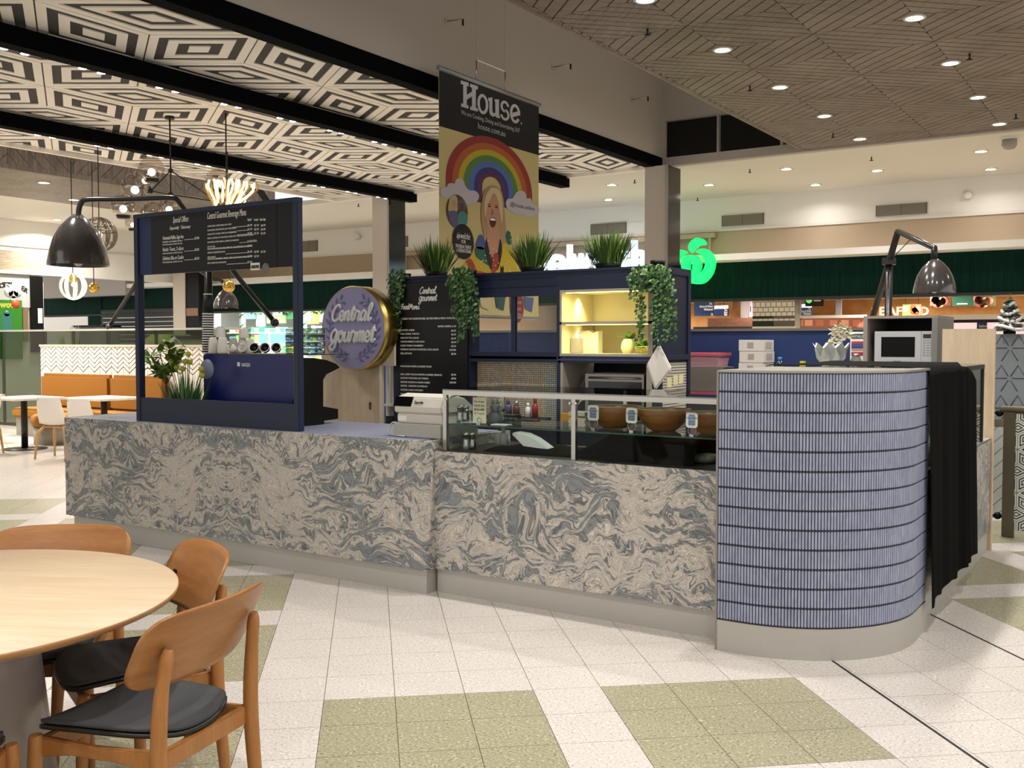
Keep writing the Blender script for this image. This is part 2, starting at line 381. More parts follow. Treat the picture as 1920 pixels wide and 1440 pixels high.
# ---- bulkhead above the raft's right edge, with clerestory windows in its return wall
BXW = -5.10 * K
bulk = struct(MB().box(BXW - .12, BXW, -9, RY1 + .03, ZR + .12, 6.2).build('bulkhead', GREYB))
struct(MB().box(BXW - .13, BXW + .012, -9, RY1 + .02, ZR - .035, ZR + .118).build('trim_1', RK))
CY = RY1 + .02
zb0, zb1 = kz(3.70), kz(4.13)
cl = MB().box(BXW, -1.0, CY, CY + .12, ZR + .002, zb0).box(BXW, -1.0, CY, CY + .12, zb1, 6.2)
xs = [BXW + .05, -4.40 * K, -3.66 * K, -2.92 * K, -1.0]
cl.box(BXW, BXW + .05, CY, CY + .12, zb0, zb1)
struct(cl.build('wall_clerestory', GREYB))
ALU = mat('alu_frame', 'a8a298', .5, .4); VOID = mat('night_glass', '050505', .15)
for k in range(3):
    x0, x1 = xs[k], xs[k + 1]
    w = struct(MB().box(x0, x1, CY + .06, CY + .075, zb0, zb1).build('window_%d' % (k + 1), VOID))
    MB().box(x1 - .014, x1 + .014, CY - .01, CY + .08, zb0, zb1).build('mullion', ALU, w); MB().box(x0, x1, CY - .005, CY + .06, zb1 - .012, zb1).build('head_frame', ALU, w)
struct(MB().box(BXW - 2, 8, -9, RY1 + .2, 6.2, 6.3).build('ceiling_void', GREYB))
struct(MB().box(FX_GAP, RX0 + .05, -6, RY1 + .2, 5.2, 5.26).build('ceiling_gap', GREYB))
# ---- timber ceiling on the right: squares set on the diagonal, nested boards
def planks(name, ang):
    m = mat(name, '6d6156', .5); t = NT(m); v = t.mapping(t.pos(), (1, 1, 1), (0, 0, ang)); v2 = t.mapping(v, (1.1, 16, 1))
    n = t.noise(v2, 3.0, 4, .65)[0]; n2 = t.noise(v, 2.2, 1)[0]
    f = t.math('ADD', t.math('MULTIPLY', n, .7), t.math('MULTIPLY', n2, .3))
    t.link(t.ramp(f, [(.30, '51473f'), (.5, '75685c'), (.68, '8d7f71')]), t.b.inputs['Base Color']); return m
PLA, PLB = planks('plank_a', PI / 4), planks('plank_b', -PI / 4)
TZ = kz(3.62); TX0, TX1, TY1 = -3.42 * K, 3.6 * K, 11.03 * K
timber = struct(MB().box(TX0, TX1, -9, TY1, TZ + .012, TZ + .06).build('timber_ceiling', mat('plank_groove', '14110f', .8)))
struct(MB().box(TX0 - .04, TX0, -9, TY1, TZ - .003, TZ + .12).build('trim_2', PLA))
hx, hy = .65 * K, .63 * K; L0 = Vector((-2.74 * K, 5.67 * K)); boards = []
for a in range(-4, 8):
    for b in range(-10, 14):
        if (a + b) % 2: continue
        c = L0 + Vector((hx * a, hy * b))
        if c.x > 1.6: continue
        q = [Vector((0, -hy)), Vector((hx, 0)), Vector((0, hy)), Vector((-hx, 0))]
        for r in range(5):
            so = 1 - r * .2; si = so - .2
            for i in range(4):
                p = [c + q[i] * so, c + q[(i + 1) % 4] * so, c + q[(i + 1) % 4] * si, c + q[i] * si]
                n = (q[i] + q[(i + 1) % 4]).normalized(); m0 = sum(p, Vector((0, 0))) / 4
                tdir = (q[(i + 1) % 4] - q[i]).normalized()
                p = [w + (-n if k < 2 else n) * .0055 + (tdir if k in (0, 3) else -tdir) * .003 for k, w in enumerate(p)]
                p = clip([tuple(w) for w in p], TX0, TX1, -9, TY1)
                if len(p) > 2: boards.append((dep((m0.x, m0.y, TZ)) if m0.y > 5 else 99, p, i % 2))
boards.sort(key=lambda t: t[0])
far = {0: MB(), 1: MB()}; cnt = 0
for d, p, k in boards:
    c = Vector((p[0][0], p[0][1], TZ)); vis = seen_up = 0
    v = c - C0; dd = dep(c)
    if dd > 1: vis = -80 < 960 + F * v.dot(_rt) / dd < 2000 and -80 < 720 - F * v.dot(_u2) / dd < 400
    if vis and cnt < 300: MB().prism([(x, y, TZ) for x, y in p], (0, 0, .014)).build('plank', (PLA, PLB)[k], timber); cnt += 1
    else: far[k].prism([(x, y, TZ) for x, y in p], (0, 0, .014))
for k in (0, 1): stuff(far[k].build('distant_planks', (PLA, PLB)[k], timber))
# ---- white ceiling and supermarket frontage behind
WY = 13.85 * K
CEILW = mat('ceiling_white', 'd9d2c6', .8)
struct(MB().box(-26, 8, RY1 + .14, WY + .2, ZR + .001, ZR + .08).build('ceiling', CEILW))
zt = [ay(1600, y, WY).z for y in (350, 417, 482, 501, 557)]
zt[0] = ZR
HX0 = ay(430, 560, WY).x
wb = MB().box(-26, 8, WY, WY + .2, zt[1], ZR + .08)
struct(wb.build('wall_back', WHITE))
struct(MB().box(-26, 8, WY - .015, WY + .2, zt[2] + .02, zt[1]).build('wall_back_tan', TAN))
struct(MB().box(-26, 8, WY - .04, WY, zt[1] - .015, zt[1] + .025).build('trim_3', OFFW))
struct(MB().box(-26, 8, WY - .55, WY + .2, zt[2], zt[2] + .10).build('soffit', WHITE))
DG = mat('dark_green', '0c2a24', .7, spec=.1)
t_ = NT(DG); t_.link(t_.ramp(t_.noise(t_.mapping(t_.pos(), (22, 1, .3)), 6, 2)[0], [(.3, '041814'), (.7, '0b342a')]), t_.b.inputs['Base Color'])
gb = struct(MB().box(-26, 8, WY - .06, WY + .2, zt[4] + .02, zt[2]).build('trim_4', DG))
struct(MB().box(-26, 8, WY - .09, WY + .22, zt[4] - .02, zt[4] + .02).build('trim_5', mat('dark_grey_edge', '26231f', .6)))
struct(MB().box(-32, 12, 29.9, 30, 0, 7).build('wall_far', OFFW))
# ---- columns at the corners of the raft
COLM = mat('column_render', 'c4b8aa', .8)
colY = 10.8 * K
for lab, xa, xb, xc in (('pale square column with black side behind the navy cabinet', 1208.8, 1249, 1266.5), ('pale square column with black side behind the round sign', 698, 727, 749)):
    A, B, Cc = ay(xa, 400, colY).x, ay(xb, 400, colY).x, ay(xc, 400, colY).x
    t = thing('column', lab, 'column', ((A + B) / 2, colY + .15, 0))
    MB().box(A, B, colY, colY + (Cc - B) + .12, 0, ZR - .03).build('shaft', COLM, t)
    MB().box(B, B + .02, colY - .01, colY + .42, 0, ZR - .03).build('black_side', BLACKG, t)
    MB().box(B - .005, B + .03, colY - .02, colY - .01, 0, ZR - .03).build('edge_strip', ALU, t)
# ================================================================ KIOSK BODY
KITBLUE = mat('kitkat_blue', '9298ae', .28); t_ = NT(KITBLUE)
t_.link(t_.ramp(t_.noise(t_.mapping(t_.pos(), (9, 9, 3)), 5, 2)[0], [(.3, '8b91a9'), (.7, 'a0a6bb')]), t_.b.inputs['Base Color'])
KGROUT = mat('kitkat_grout', '2b2c38', .7)
def finger(mb, c, u, n, w=.0052, h=.0435, d=.0042):       # one finger tile standing on its face: u across, n outward, rounded ends
    c = Vector(c); u = Vector(u); n = Vector(n); z = Vector((0, 0, 1)) if abs(n.z) < .5 else n.cross(u)
    pts = [(-w, -h + w), (-w * .6, -h + .3 * w), (0, -h), (w * .6, -h + .3 * w), (w, -h + w), (w, h - w), (w * .6, h - .3 * w), (0, h), (-w * .6, h - .3 * w), (-w, h - w)]
    mb.prism([c + u * a + z * b for a, b in pts], n * d)
# ---- left counter with mirrored marble front
c1 = thing('coffee_counter', 'long counter with mirrored grey marble front under the drinks menu frame', 'counter', (-5.57, 5.2, 0))
XS = -5.50
MB().box(-7.39, XS - .0015, 4.77, 4.80, .15, .933).build('marble_panel', MARB1, c1); MB().box(XS + .0015, -3.745, 4.77, 4.80, .15, .933).build('marble_panel', MARB1, c1)
MB().box(-3.775, -3.745, 4.80, 5.7, .15, .933).build('marble_panel', MARB1, c1); MB().box(-7.39, -7.36, 4.80, 5.72, .15, .933).build('marble_panel', MARB1, c1)
MB().box(-7.36, -3.775, 4.80, 5.70, .15, .9235).build('carcass', KGROUT, c1)
MB().box(-7.33, -3.762, 4.802, 5.66, 0, .15).build('kickboard', KICK, c1)
mb = MB()
for r in range(56):
    for q in range(37):
        x = -7.31 + q * .0955 + (.0 if r % 2 == 0 else .0); y = 4.815 + r * .0157
        mb.prism([(x - .0445, y - .0064, .9235), (x + .0445, y - .0064, .9235), (x + .0445, y + .0064, .9235), (x - .0445, y + .0064, .9235)], (0, 0, .0085))
stuff(mb.build('counter_tiles', KITBLUE, c1))
# ---- middle counter under the glass case
c2 = thing('display_counter', 'lower counter with flowing grey marble front below the glass display case', 'counter', (-2.85, 5.2, 0))
MB().box(-3.743, -1.882, 4.86, 4.89, .15, .869).build('marble_panel', MARB2, c2)
MB().box(-3.743, -1.882, 4.89, 5.62, .15, .862).build('carcass', mat('dark_laminate', '3b3a3a', .5), c2)
MB().box(-3.743, -1.882, 4.885, 5.58, 0, .15).build('kickboard', KICK, c2)
MB().box(-3.74, -1.882, 4.892, 5.62, .862, .8685).build('counter_top', mat('case_floor', '23201f', .3), c2)
# ---- rounded tower of blue finger tiles
tw = thing('tiled_tower', 'rounded counter tower clad in pale blue finger tiles with metal kickboard', 'counter', (-1.5, 5.2, 0))
R_ = .667; plan = [(-1.868, 4.718), (-1.74, 4.718)] + arc((-1.74, 4.718 + R_), R_, -PI / 2, 0, 20)[1:] + [(-1.073, 5.66)]
def off(pl, d):       # shift the path outward by d
    out = []
    for i, p in enumerate(pl):
        a = Vector(pl[max(0, i - 1)]); b = Vector(pl[min(len(pl) - 1, i + 1)]); t = (b - a).normalized(); out.append((p[0] + t.y * d, p[1] - t.x * d))
    return out
def solid(pl, z0, z1): return MB().prism([(x, y, z0) for x, y in pl + [(-1.868, 5.66)]], (0, 0, z1 - z0))
solid(off(plan, .003), 0, .152).build('kickboard', KICK, tw)
solid(off(plan, -.0035), .152, 1.382).build('core', KGROUT, tw)
solid(off(plan, .004), 1.382, 1.393).build('top_plate', mat('top_plate', '9a9790', .3, .5), tw)
MB().box(-1.878, -1.868, 4.712, 5.66, 0, 1.393).build('edge_trim', mat('edge_trim', '8f8a82', .4, .4), tw)
segs = [(Vector(a), Vector(b)) for a, b in zip(off(plan, -.0035), off(plan, -.0035)[1:])]; L = sum((b - a).length for a, b in segs)
def along(s):
    for a, b in segs:
        d = (b - a).length
        if s <= d: t = (b - a) / d; return a + t * s, t
        s -= d
    return segs[-1][1], (segs[-1][1] - segs[-1][0]).normalized()
tl = []; nc = int(L / .0150); nrow = 13; rh = (1.382 - .156) / nrow
for k in range(nc):
    p, t = along((k + .5) * L / nc); n = Vector((t.y, -t.x))
    for r in range(nrow):
        c = Vector((p.x, p.y, .156 + (r + .5) * rh)); v = (C0 - c); tl.append((max(0, v.normalized().dot(Vector((n.x, n.y, 0)))) / v.length_squared, c, Vector((t.x, t.y, 0)), Vector((n.x, n.y, 0))))
tl.sort(key=lambda q: -q[0])
mb = MB(); first = None
for k, (w, c, u, n) in enumerate(tl):
    if k < 300:
        rz = math.atan2(u.y, u.x)
        if first is None: b = MB(); finger(b, (0, 0, 0), (1, 0, 0), (0, -1, 0)); first = b.build('finger_tile', KITBLUE, tw, local=True); first.location = c - BASE[tw.name]; first.rotation_euler = (0, 0, rz)
        else: inst(first, 'finger_tile', c, tw, rz)
    else: finger(mb, c, u, n)
stuff(mb.build('finger_tiles', KITBLUE, tw))
# ---- glass display case on the middle counter
gc = thing('display_case', 'glass food display case with steel frame on the marble counter', 'display case', (-2.8, 5.2, .869))
gx0, gx1, gy0, gy1, gz0, gz1 = -3.70, -1.885, 4.905, 5.56, .8695, 1.245
fr = MB(); 
for x in (gx0, -2.80): fr.box(x - .013, x + .013, gy0, gy0 + .026, gz0, gz1 - .03)
fr.build('front_post', STEEL, gc)
MB().box(gx0 - .013, gx1, gy0 - .002, gy0 + .026, gz1 - .035, gz1 - .008).build('top_rail', STEEL, gc)
for x in (gx0, -2.80): MB().box(x - .011, x + .011, gy1 - .02, gy1, gz0, gz1 - .01).build('rear_post', STEEL, gc)
MB().box(gx0 - .013, gx0 + .008, gy0 + .026, gy1, gz1 - .03, gz1 - .008).build('side_rail', STEEL, gc)
MB().box(gx0 - .013, gx1, gy0 - .004, gy1 + .01, gz1 - .008, gz1).build('top_glass', GLASSD, gc)
MB().box(gx0, gx1, gy0 + .004, gy0 + .010, gz0, gz1 - .035).build('front_glass', GLASS, gc)
MB().box(gx0, gx0 + .006, gy0 + .026, gy1 - .02, gz0, gz1 - .03).build('side_glass', GLASSG, gc)
SHZ = ay(838, 794, 4.93).z
MB().box(gx0 + .01, gx1, gy0 + .02, gy1 - .05, SHZ - .008, SHZ).build('glass_shelf', GLASSG, gc)
MB().box(gx0 + .01, gx1, gy0 + .017, gy0 + .02, SHZ - .008, SHZ).build('shelf_edge', GLASSE, gc)
for x in (gx0 + .02, -2.82, -2.78):
    MB().tube([(x, gy0 + .02, gz1 - .06), (x, gy0 + .05, gz1 - .045), (x, gy0 + .12, gz1 - .04)], .006, 6).build('bracket', STEEL, gc)
    MB().ball((x, gy0 - .008, gz1 - .06), .009, 8).build('stud', STEEL, gc)
# ---- right-hand run: marble base, glass case, timber end panel
c3 = thing('side_counter', 'marble side counter with grey kickboard beside the black cloth', 'counter', (-1.5, 6.9, 0))
MB().box(-1.13, -1.10, 5.67, 8.07, .15, .825).build('marble_panel', MARB2, c3); MB().box(-1.88, -1.13, 5.67, 8.07, .1, .82).build('carcass', CHAR, c3); MB().box(-1.85, -1.11, 5.67, 8.07, 0, .15).build('kickboard', KICK, c3)
MB().box(-1.88, -1.10, 5.67, 8.07, .82, .832).build('counter_top', MARB2, c3)
sc = thing('side_display_case', 'steel edged glass case half hidden by the black cloth', 'display case', (-1.5, 6.7, .832))
DF = mat('dark_frame', '3d3a36', .4, .6)
for y in (5.70, 7.72): 
    for x in (-1.115, -1.86): MB().box(x - .012, x + .012, y - .014, y + .014, .832, 1.36).build('post', DF, sc)
for x in (-1.115, -1.86): MB().box(x - .014, x + .014, 5.69, 7.735, 1.345, 1.375).build('top_rail', DF, sc)
MB().box(-1.12, -1.112, 5.71, 7.71, .84, 1.345).build('front_glass', GLASSD, sc); MB().box(-1.85, -1.12, 5.70, 7.73, 1.372, 1.379).build('top_glass', GLASSG, sc)
MB().box(-1.86, -1.11, 7.715, 7.722, .84, 1.345).build('end_glass', GLASSG, sc); MB().box(-1.84, -1.14, 5.72, 7.7, 1.10, 1.108).build('glass_shelf', GLASSG, sc)
MB().box(-1.87, -1.86, 5.7, 7.72, .84, 1.37).build('rear_door', CHAR, sc)
ASH = wood('pale_ash', 'd6c2a6', 'bda688', .5, (7, 7, .5), 2.2, 'pos')
ep = thing('end_panel', 'pale timber end panel standing right of the microwave', 'panel', (-1.27, 8.1, 0))
MB().box(-1.445, -1.095, 8.08, 8.12, 0, 1.628).build('board', ASH, ep); MB().box(-1.095, -1.085, 8.075, 8.125, 0, 1.628).build('edge_band', wood('ash_edge', 'd8bfa4', 'c6a98a', .5, (9, 9, .6), 2, 'pos'), ep)
# ---- black cloth thrown over the side case
CLOTH = mat('black_cloth', '070605', .9, spec=.08)
rows = []
ny, nu = 60, 26
for i in range(ny + 1):
    t = i / ny; y = 5.575 + t * 1.52; row = []
    fold = .007 * math.sin(t * 19) + .004 * math.sin(t * 41 + 1) + .022 * math.exp(-((t - .66) / .05) ** 2) - .02 * math.exp(-((t - .74) / .03) ** 2)
    zb = .168 + .008 * math.sin(t * 23)
    if t < .05: zb = .135
    drop = max(0, t - .72) / .28          # far end slides off the case corner
    for j in range(nu + 1):
        u = j / nu
        if u < .3: x = -1.93 + (1.93 - 1.085) * u / .3; z = 1.399 + .003 * math.sin(t * 9 + u * 14); x2 = x; 
        else:
            s = (u - .3) / .7; x2 = -1.08 + (.022 + fold * min(1, s * 2.2)) + .03 * s; z = 1.399 - (1.399 - zb) * s - .01 * (1 - s)
        z2 = z - drop * drop * .10 * (1 if u > .2 else u * 5) * (1 - max(0, (u - .3) / .7)); row.append((x2, y, max(.8335 if x2 < -1.13 else .1, z2 if u > .3 else max(z2, 1.397))))
    rows.append(row)
cl_ = MB().grid(rows, True, (0, 0, .003)).build('black_cloth', CLOTH); tag(cl_, 'black cloth draped over the side display case beside the blue tiled tower', 'cloth')
# ---- navy back cabinet
cb = thing('back_cabinet', 'tall navy kiosk cabinet with food menu board, windows and lit shelves', 'cabinet', (-4.3, 6.9, 0))
X0, X1, XW0, XW1, XS0, XS1, YF, YB, ZT = -5.535, -3.06, -4.72, -3.915, -3.88, -3.12, 6.6, 7.15, 2.045
MB().box(X0, X1, YF, YB, ZT - .02, ZT + .012).box(X0, X1, YF - .02, YB, ZT + .012, ZT + .03).build('cornice', NAVY, cb)
MB().box(X0, XW0 - .10, YF + .02, YF + .13, 0, ZT - .02).build('menu_carcass', NAVY, cb)
MB().box(XW0 - .10, XW0, YF, YF + .13, 0, ZT - .02).build('upright', NAVY, cb)
MB().box(XW1, XS0, YF, YB, 0, ZT - .02).build('upright', NAVY, cb)
MB().box(XS1, X1, YF, YF + .05, 0, ZT - .02).build('upright', NAVY, cb); MB().box(XS1, X1, YB - .05, YB, 0, ZT - .02).build('upright', NAVY, cb)
MB().box(X1 - .022, X1 - .012, YF + .05, YB - .05, 1.44, ZT - .02).build('side_panel', NAVYD, cb)
MB().box(X1 - .03, X1 + .004, YF + .05, YB - .05, 1.40, 1.44).build('side_rail', NAVY, cb)
# window bay
for z0, z1 in ((1.885, 1.93), (1.435, 1.455), (1.375, 1.42)): MB().box(XW0, XW1, YF, YF + .04, z0, z1).build('window_rail', NAVY, cb)
MB().box(XW0, XW1, YF - .004, YF + .02, 1.955, 1.97).build('moulding', NAVYD, cb)
MB().box(XW0, XW1, YF + .01, YF + .05, 1.93, ZT - .02).build('head_panel', NAVY, cb)
for y in (YF + .01,): MB().box(-4.335, -4.295, y, y + .03, 1.45, 1.89).build('window_mullion', NAVY, cb)
MB().box(XW0, XW1, YF, YB, 1.40, 1.436).build('window_sill', NAVY, cb); MB().box(XW0, XW1, YF, YB, 1.93, 1.95).build('window_head', NAVY, cb)
for a, b in ((XW0, -4.335), (-4.295, XW1)): MB().box(a, b, YF + .02, YF + .026, 1.455, 1.885).build('pane', GLASS, cb)
# lit shelf bay
LEDY = mat('shelf_led', 'fff3a0', .5, emit='fff06a', es=6)
SHW = mat('shelf_laminate', 'c9bf9e', .55)
FRM = mat('shelf_frame', 'a99f92', .5)
MB().box(XS0, XS1, YB - .06, YB - .04, 1.43, 1.92).build('shelf_back', SHW, cb)
MB().box(XS0, XS0 + .012, YF, YB - .06, 1.43, 1.92).build('shelf_side', SHW, cb); MB().box(XS1 - .03, XS1, YF, YB - .06, 1.43, 1.92).build('shelf_side', SHW, cb)
for z in (1.43, 1.665, 1.905): MB().box(XS0, XS1, YF, YB - .06, z, z + .015).build('shelf_board', SHW, cb)
MB().box(XS0 - .004, XS1 + .004, YF - .006, YF, 1.425, 1.445).box(XS0 - .004, XS1 + .004, YF - .006, YF, 1.663, 1.682).box(XS0 - .004, XS1 + .004, YF - .006, YF, 1.903, 1.922).box(XS0 - .004, XS0 + .012, YF - .006, YF, 1.445, 1.903).box(XS1 - .03, XS1 + .004, YF - .006, YF, 1.445, 1.903).build('shelf_frame', FRM, cb)
for z in (1.899, 1.658):
    s_ = MB().box(XS0 + .03, XS1 - .05, YF + .03, YF + .04, z, z + .004).build('led_strip', LEDY, cb)
    l_ = area('shelf_led', ((XS0 + XS1) / 2, YF + .05, z - .004), .6, 2.1, (1, .95, .5), (0, 0, 0), 'RECTANGLE', 2.8); l_.data.size_y = .02
    l_ = area('shelf_led', (XS0 + .06, YF + .25, z - .004), .06, .9, (1, .93, .45), (0, 0, 0), 'DISK', 1.5)
MB().box(XS0, XS1, YF, YF + .05, 1.925, ZT - .02).build('head_panel', NAVY, cb); MB().box(XS0 - .02, XS1 + .02, YF, YF + .05, 1.375, 1.42).build('shelf_rail', NAVY, cb)
MB().box(XS0 - .02, X1 + .012, YF - .012, YF, 1.392, 1.404).build('moulding', mat('navy_edge', '2a3a60', .35), cb)
# lower half: worktop, mosaic splashback, oven niche
MB().box(XW0, X1, YF, YB, 0, .9).build('base_unit', NAVYD, cb); MB().box(XW0, X1, YF - .12, YB, .9, .93).build('worktop', mat('worktop_grey', '6d6862', .4), cb)
MB().box(XW0, XW1, YF + .10, YF + .12, .93, 1.375).build('splashback', mat('mosaic_grout', '34322f', .8), cb)
cols = ['d6c4a6', 'cbbca4', 'ddd0b6', 'c0beb2', 'd0b898', 'c4c8ba', 'aec2ba', 'e2bd86']; MOS = [mat('mosaic_%d' % i, c, .25) for i, c in enumerate(cols)]
mbs = [MB() for _ in cols]; rr = random.Random(3)
nx, nz = 48, 27; dx = (XW1 - XW0) / nx; dz = .445 / nz
for i in range(nx):
    bias = [6, 5] if i > 38 else ([4, 7] if i % 17 < 3 else [0, 1, 2, 3, 0, 1, 2])
    for k in range(nz):
        x = XW0 + (i + .5) * dx; z = .93 + (k + .5) * dz
        mbs[rr.choice(bias + [rr.randrange(8)])].add([(x - dx * .4, YF + .097, z - dz * .4), (x + dx * .4, YF + .097, z - dz * .4), (x + dx * .4, YF + .097, z + dz * .4), (x - dx * .4, YF + .097, z + dz * .4), (x - dx * .4, YF + .101, z - dz * .4), (x + dx * .4, YF + .101, z - dz * .4), (x + dx * .4, YF + .101, z + dz * .4), (x - dx * .4, YF + .101, z + dz * .4)], [(0, 1, 2, 3), (0, 1, 5, 4), (1, 2, 6, 5), (2, 3, 7, 6), (3, 0, 4, 7)])
for q, m_ in zip(mbs, MOS): stuff(q.build('mosaic_tiles', m_, cb))
mb = MB()
for k in range(22): z = .935 + k * .0205; mb.box(X1 - .02, X1 - .012, YF + .05, YB - .05, z, z + .015)
MB().box(X1 - .03, X1 - .02, YF + .05, YB - .05, .93, 1.40).build('side_splashback', mat('mosaic_grout'), cb); stuff(mb.build('mosaic_strips', mat('mosaic_pale', 'bdb6a6', .3), cb))
MB().box(XS0, XS0 + .02, YF, YB - .05, .93, 1.375).build('niche_side', FRM, cb); MB().box(XS1 - .045, XS1, YF, YB - .05, .93, 1.375).build('niche_side', FRM, cb); MB().box(XS0, XS1, YB - .05, YB - .04, .93, 1.375).build('niche_back', BLACK, cb)
NOTE = mat('paper_note', 'd8d0a0', .8)
for k, (y, z) in enumerate(((YF + .19, 1.235), (YF + .30, 1.25), (YF + .40, 1.255))): tag(MB().box(X1 - .0118, X1 - .010, y - .04, y + .04, z - .035, z + .035).build('paper_note', NOTE), ('cream paper note nearest the hanging white towel', 'middle cream paper note on the cabinet side', 'cream paper note at the right end of the cabinet side')[k], 'note', 'paper notes on the cabinet side')
# ---- rear unit with round sign, rear bench and blue wall
tu = thing('timber_unit', 'pale timber partition panel under the round shop sign', 'partition', (-5.95, 6.6, 0))
MB().box(-6.30, -5.632, 6.55, 6.59, 0, 1.62).build('panel', ASH, tu); MB().box(-5.632, -5.622, 6.545, 6.60, 0, 1.62).build('edge_band', mat('ash_edge_pale', 'd9cbb6', .5), tu)
MB().lathe((-5.735, 6.549, 1.005), [(.013, 0), (.013, .004), (0, .004)], 12, (0, -1, 0)).box(-5.742, -5.728, 6.542, 6.55, .955, 1.0).build('lock', DSTEEL, tu)
su = thing('side_shelf', 'small white shelf stacked with glassware left of the menu board', 'shelf', (-5.59, 6.9, 0))
MB().box(-5.62, -5.545, 6.62, 7.1, 0, .90).build('cabinet', mat('shelf_dark', '2a2724', .5), su); MB().box(-5.62, -5.54, 6.6, 7.1, .985, 1.005).box(-5.62, -5.605, 6.62, 7.1, .9, 1.4).build('shelf_board', WHITE, su)
bw = struct(MB().box(-8.2, -2.05, 9.0, 9.08, 0, 1.632).build('wall_kiosk_rear', mat('blue_wall', '1c2f5e', .6)))
MB().box(-8.2, -2.05, 8.985, 9.095, 1.632, 1.655).build('capping', mat('cap_grey', '77746e', .4, .4), bw)
rb = thing('rear_bench', 'dark rear work bench along the blue wall', 'bench', (-3, 8.7, 0))
MB().box(-6.6, -2.10, 8.42, 8.97, 0, 1.01).build('carcass', CHAR, rb); MB().box(-6.6, -2.10, 8.40, 8.985, 1.01, 1.045).build('bench_top', STEEL, rb)
# ================================================================ THINGS ON THE KIOSK
GL = {
 'C': [[(1.0, 1.3), (.85, 1.6), (.45, 1.45), (.12, .8), (.2, .15), (.6, 0), (1.1, .35)]], 'e': [[(0, .3), (.45, .5), (.5, .85), (.28, .98), (.1, .65), (.15, .18), (.38, 0), (.75, .3)]],
 'n': [[(0, .3), (.2, .98), (.1, 0)], [(.14, .4), (.42, .98), (.58, .75), (.5, .15), (.62, 0), (.85, .3)]], 't': [[(0, .3), (.4, 1.55), (.22, .3), (.34, 0), (.65, .3)], [(.08, 1.0), (.6, 1.1)]],
 'r': [[(0, .3), (.22, 1.08), (.3, .85), (.58, .85), (.48, .2), (.6, 0), (.85, .3)]], 'a': [[(.66, .85), (.36, 1), (.08, .55), (.16, .04), (.42, .15), (.68, .95), (.58, .2), (.7, 0), (.92, .3)]],
 'l': [[(0, .3), (.45, 1.3), (.42, 1.7), (.22, 1.35), (.16, .25), (.32, 0), (.6, .3)]], 'G': [[(.85, .85), (.5, 1.15), (.1, .75), (.18, .1), (.5, .1), (.88, 1.05), (.7, -.4), (.36, -.8), (.08, -.55), (.4, -.15), (1.05, .3)]],
 'o': [[(.35, 1), (.06, .6), (.2, .02), (.5, .08), (.62, .6), (.4, 1), (.36, .75), (.85, .8)]], 'u': [[(0, .3), (.1, .95), (.08, .2), (.28, 0), (.55, .35), (.66, .98), (.58, .2), (.7, 0), (.95, .3)]],
 'm': [[(0, .3), (.2, .98), (.1, 0)], [(.14, .4), (.4, .98), (.52, .75), (.44, 0)], [(.48, .4), (.74, .98), (.88, .75), (.8, .15), (.92, 0), (1.15, .3)]],
 'F': [[(.2, 1.45), (.6, 1.6), (1.1, 1.6)], [(.65, 1.6), (.4, .3), (.1, .0)], [(.2, .85), (.8, .9)]], 'M': [[(0, 0), (.3, 1.5), (.45, .5), (.85, 1.6), (.95, .2), (1.15, 0), (1.3, .3)]], 'd': [[(.66, .85), (.36, 1), (.08, .55), (.16, .04), (.42, .15), (.85, 1.7), (.6, .2), (.72, 0), (.95, .3)]],
}
ADV = {'C': 1.0, 'e': .66, 'n': .78, 't': .55, 'r': .74, 'a': .82, 'l': .52, 'G': .98, 'o': .74, 'u': .86, 'm': 1.06, 'F': .9, 'M': 1.25, 'd': .86, ' ': .5}
def script(word, org, xh, m, parent, r, xd=(1, 0, 0), yd=(0, 0, 1), slant=.18, name='lettering', n=6, width=None):
    xd = Vector(xd); yd = Vector(yd); mb = MB(); x = 0; tot = sum(ADV[c] for c in word); kx = xh if not width else width / tot
    for ch in word:
        for st in GL.get(ch, []):
            pts = [Vector(org) + xd * ((x + a) * kx + slant * b * xh) + yd * (b * xh) for a, b in spline([Vector((p[0], p[1], 0)) for p in st], 4) for _ in (0,)] if False else [Vector(org) + xd * ((x + q.x) * kx + slant * q.y * xh) + yd * (q.y * xh) for q in spline([Vector((p[0], p[1], 0)) for p in st], 4)]
            mb.tube(pts, r, n)
        x += ADV[ch]
    return mb.build(name, m, parent)
ORD = ['first', 'second', 'third', 'fourth', 'fifth', 'sixth', 'seventh', 'eighth', 'ninth', 'tenth', 'eleventh', 'twelfth', 'thirteenth', 'fourteenth', 'fifteenth', 'sixteenth', 'seventeenth'] + ['%dth' % q for q in range(18, 60)]
# ---- drinks menu frame
fm = thing('menu_frame', 'navy frame on the marble counter holding the black drinks menu', 'sign', (-5.73, 4.88, .933))
fy0, fy1, fz0, fz1, fx0, fx1 = 4.845, 4.895, .9335, 2.49, -6.585, -4.868
for x in (fx0, fx1 - .05): MB().box(x, x + .05, fy0, fy1, fz0, fz1 - .03).build('post', NAVY, fm, bevel=.003)
MB().box(fx0, fx1, fy0, fy1, fz1 - .03, fz1).build('top_rail', NAVY, fm); MB().box(fx0 + .05, fx1 - .05, fy0 + .005, fy1 - .005, fz0, 1.113).build('base_panel', NAVY, fm)
MB().box(fx0 + .05, fx1 - .05, fy0 + .012, fy1 - .012, 2.035, fz1 - .03).build('board', mat('navy_board', '16264f', .5), fm)
MB().box(-6.39, -5.07, fy0 + .008, fy0 + .012, 2.037, fz1 - .034).build('menu_panel', mat('chalk_black', '0b0b0d', .6), fm); MB().box(-5.065, fx1 - .052, fy0 + .007, fy0 + .012, 2.037, fz1 - .034).build('menu_panel', mat('chalk_black2', '0a0a0d', .6), fm)
TY = fy0 + .007; L_ = []
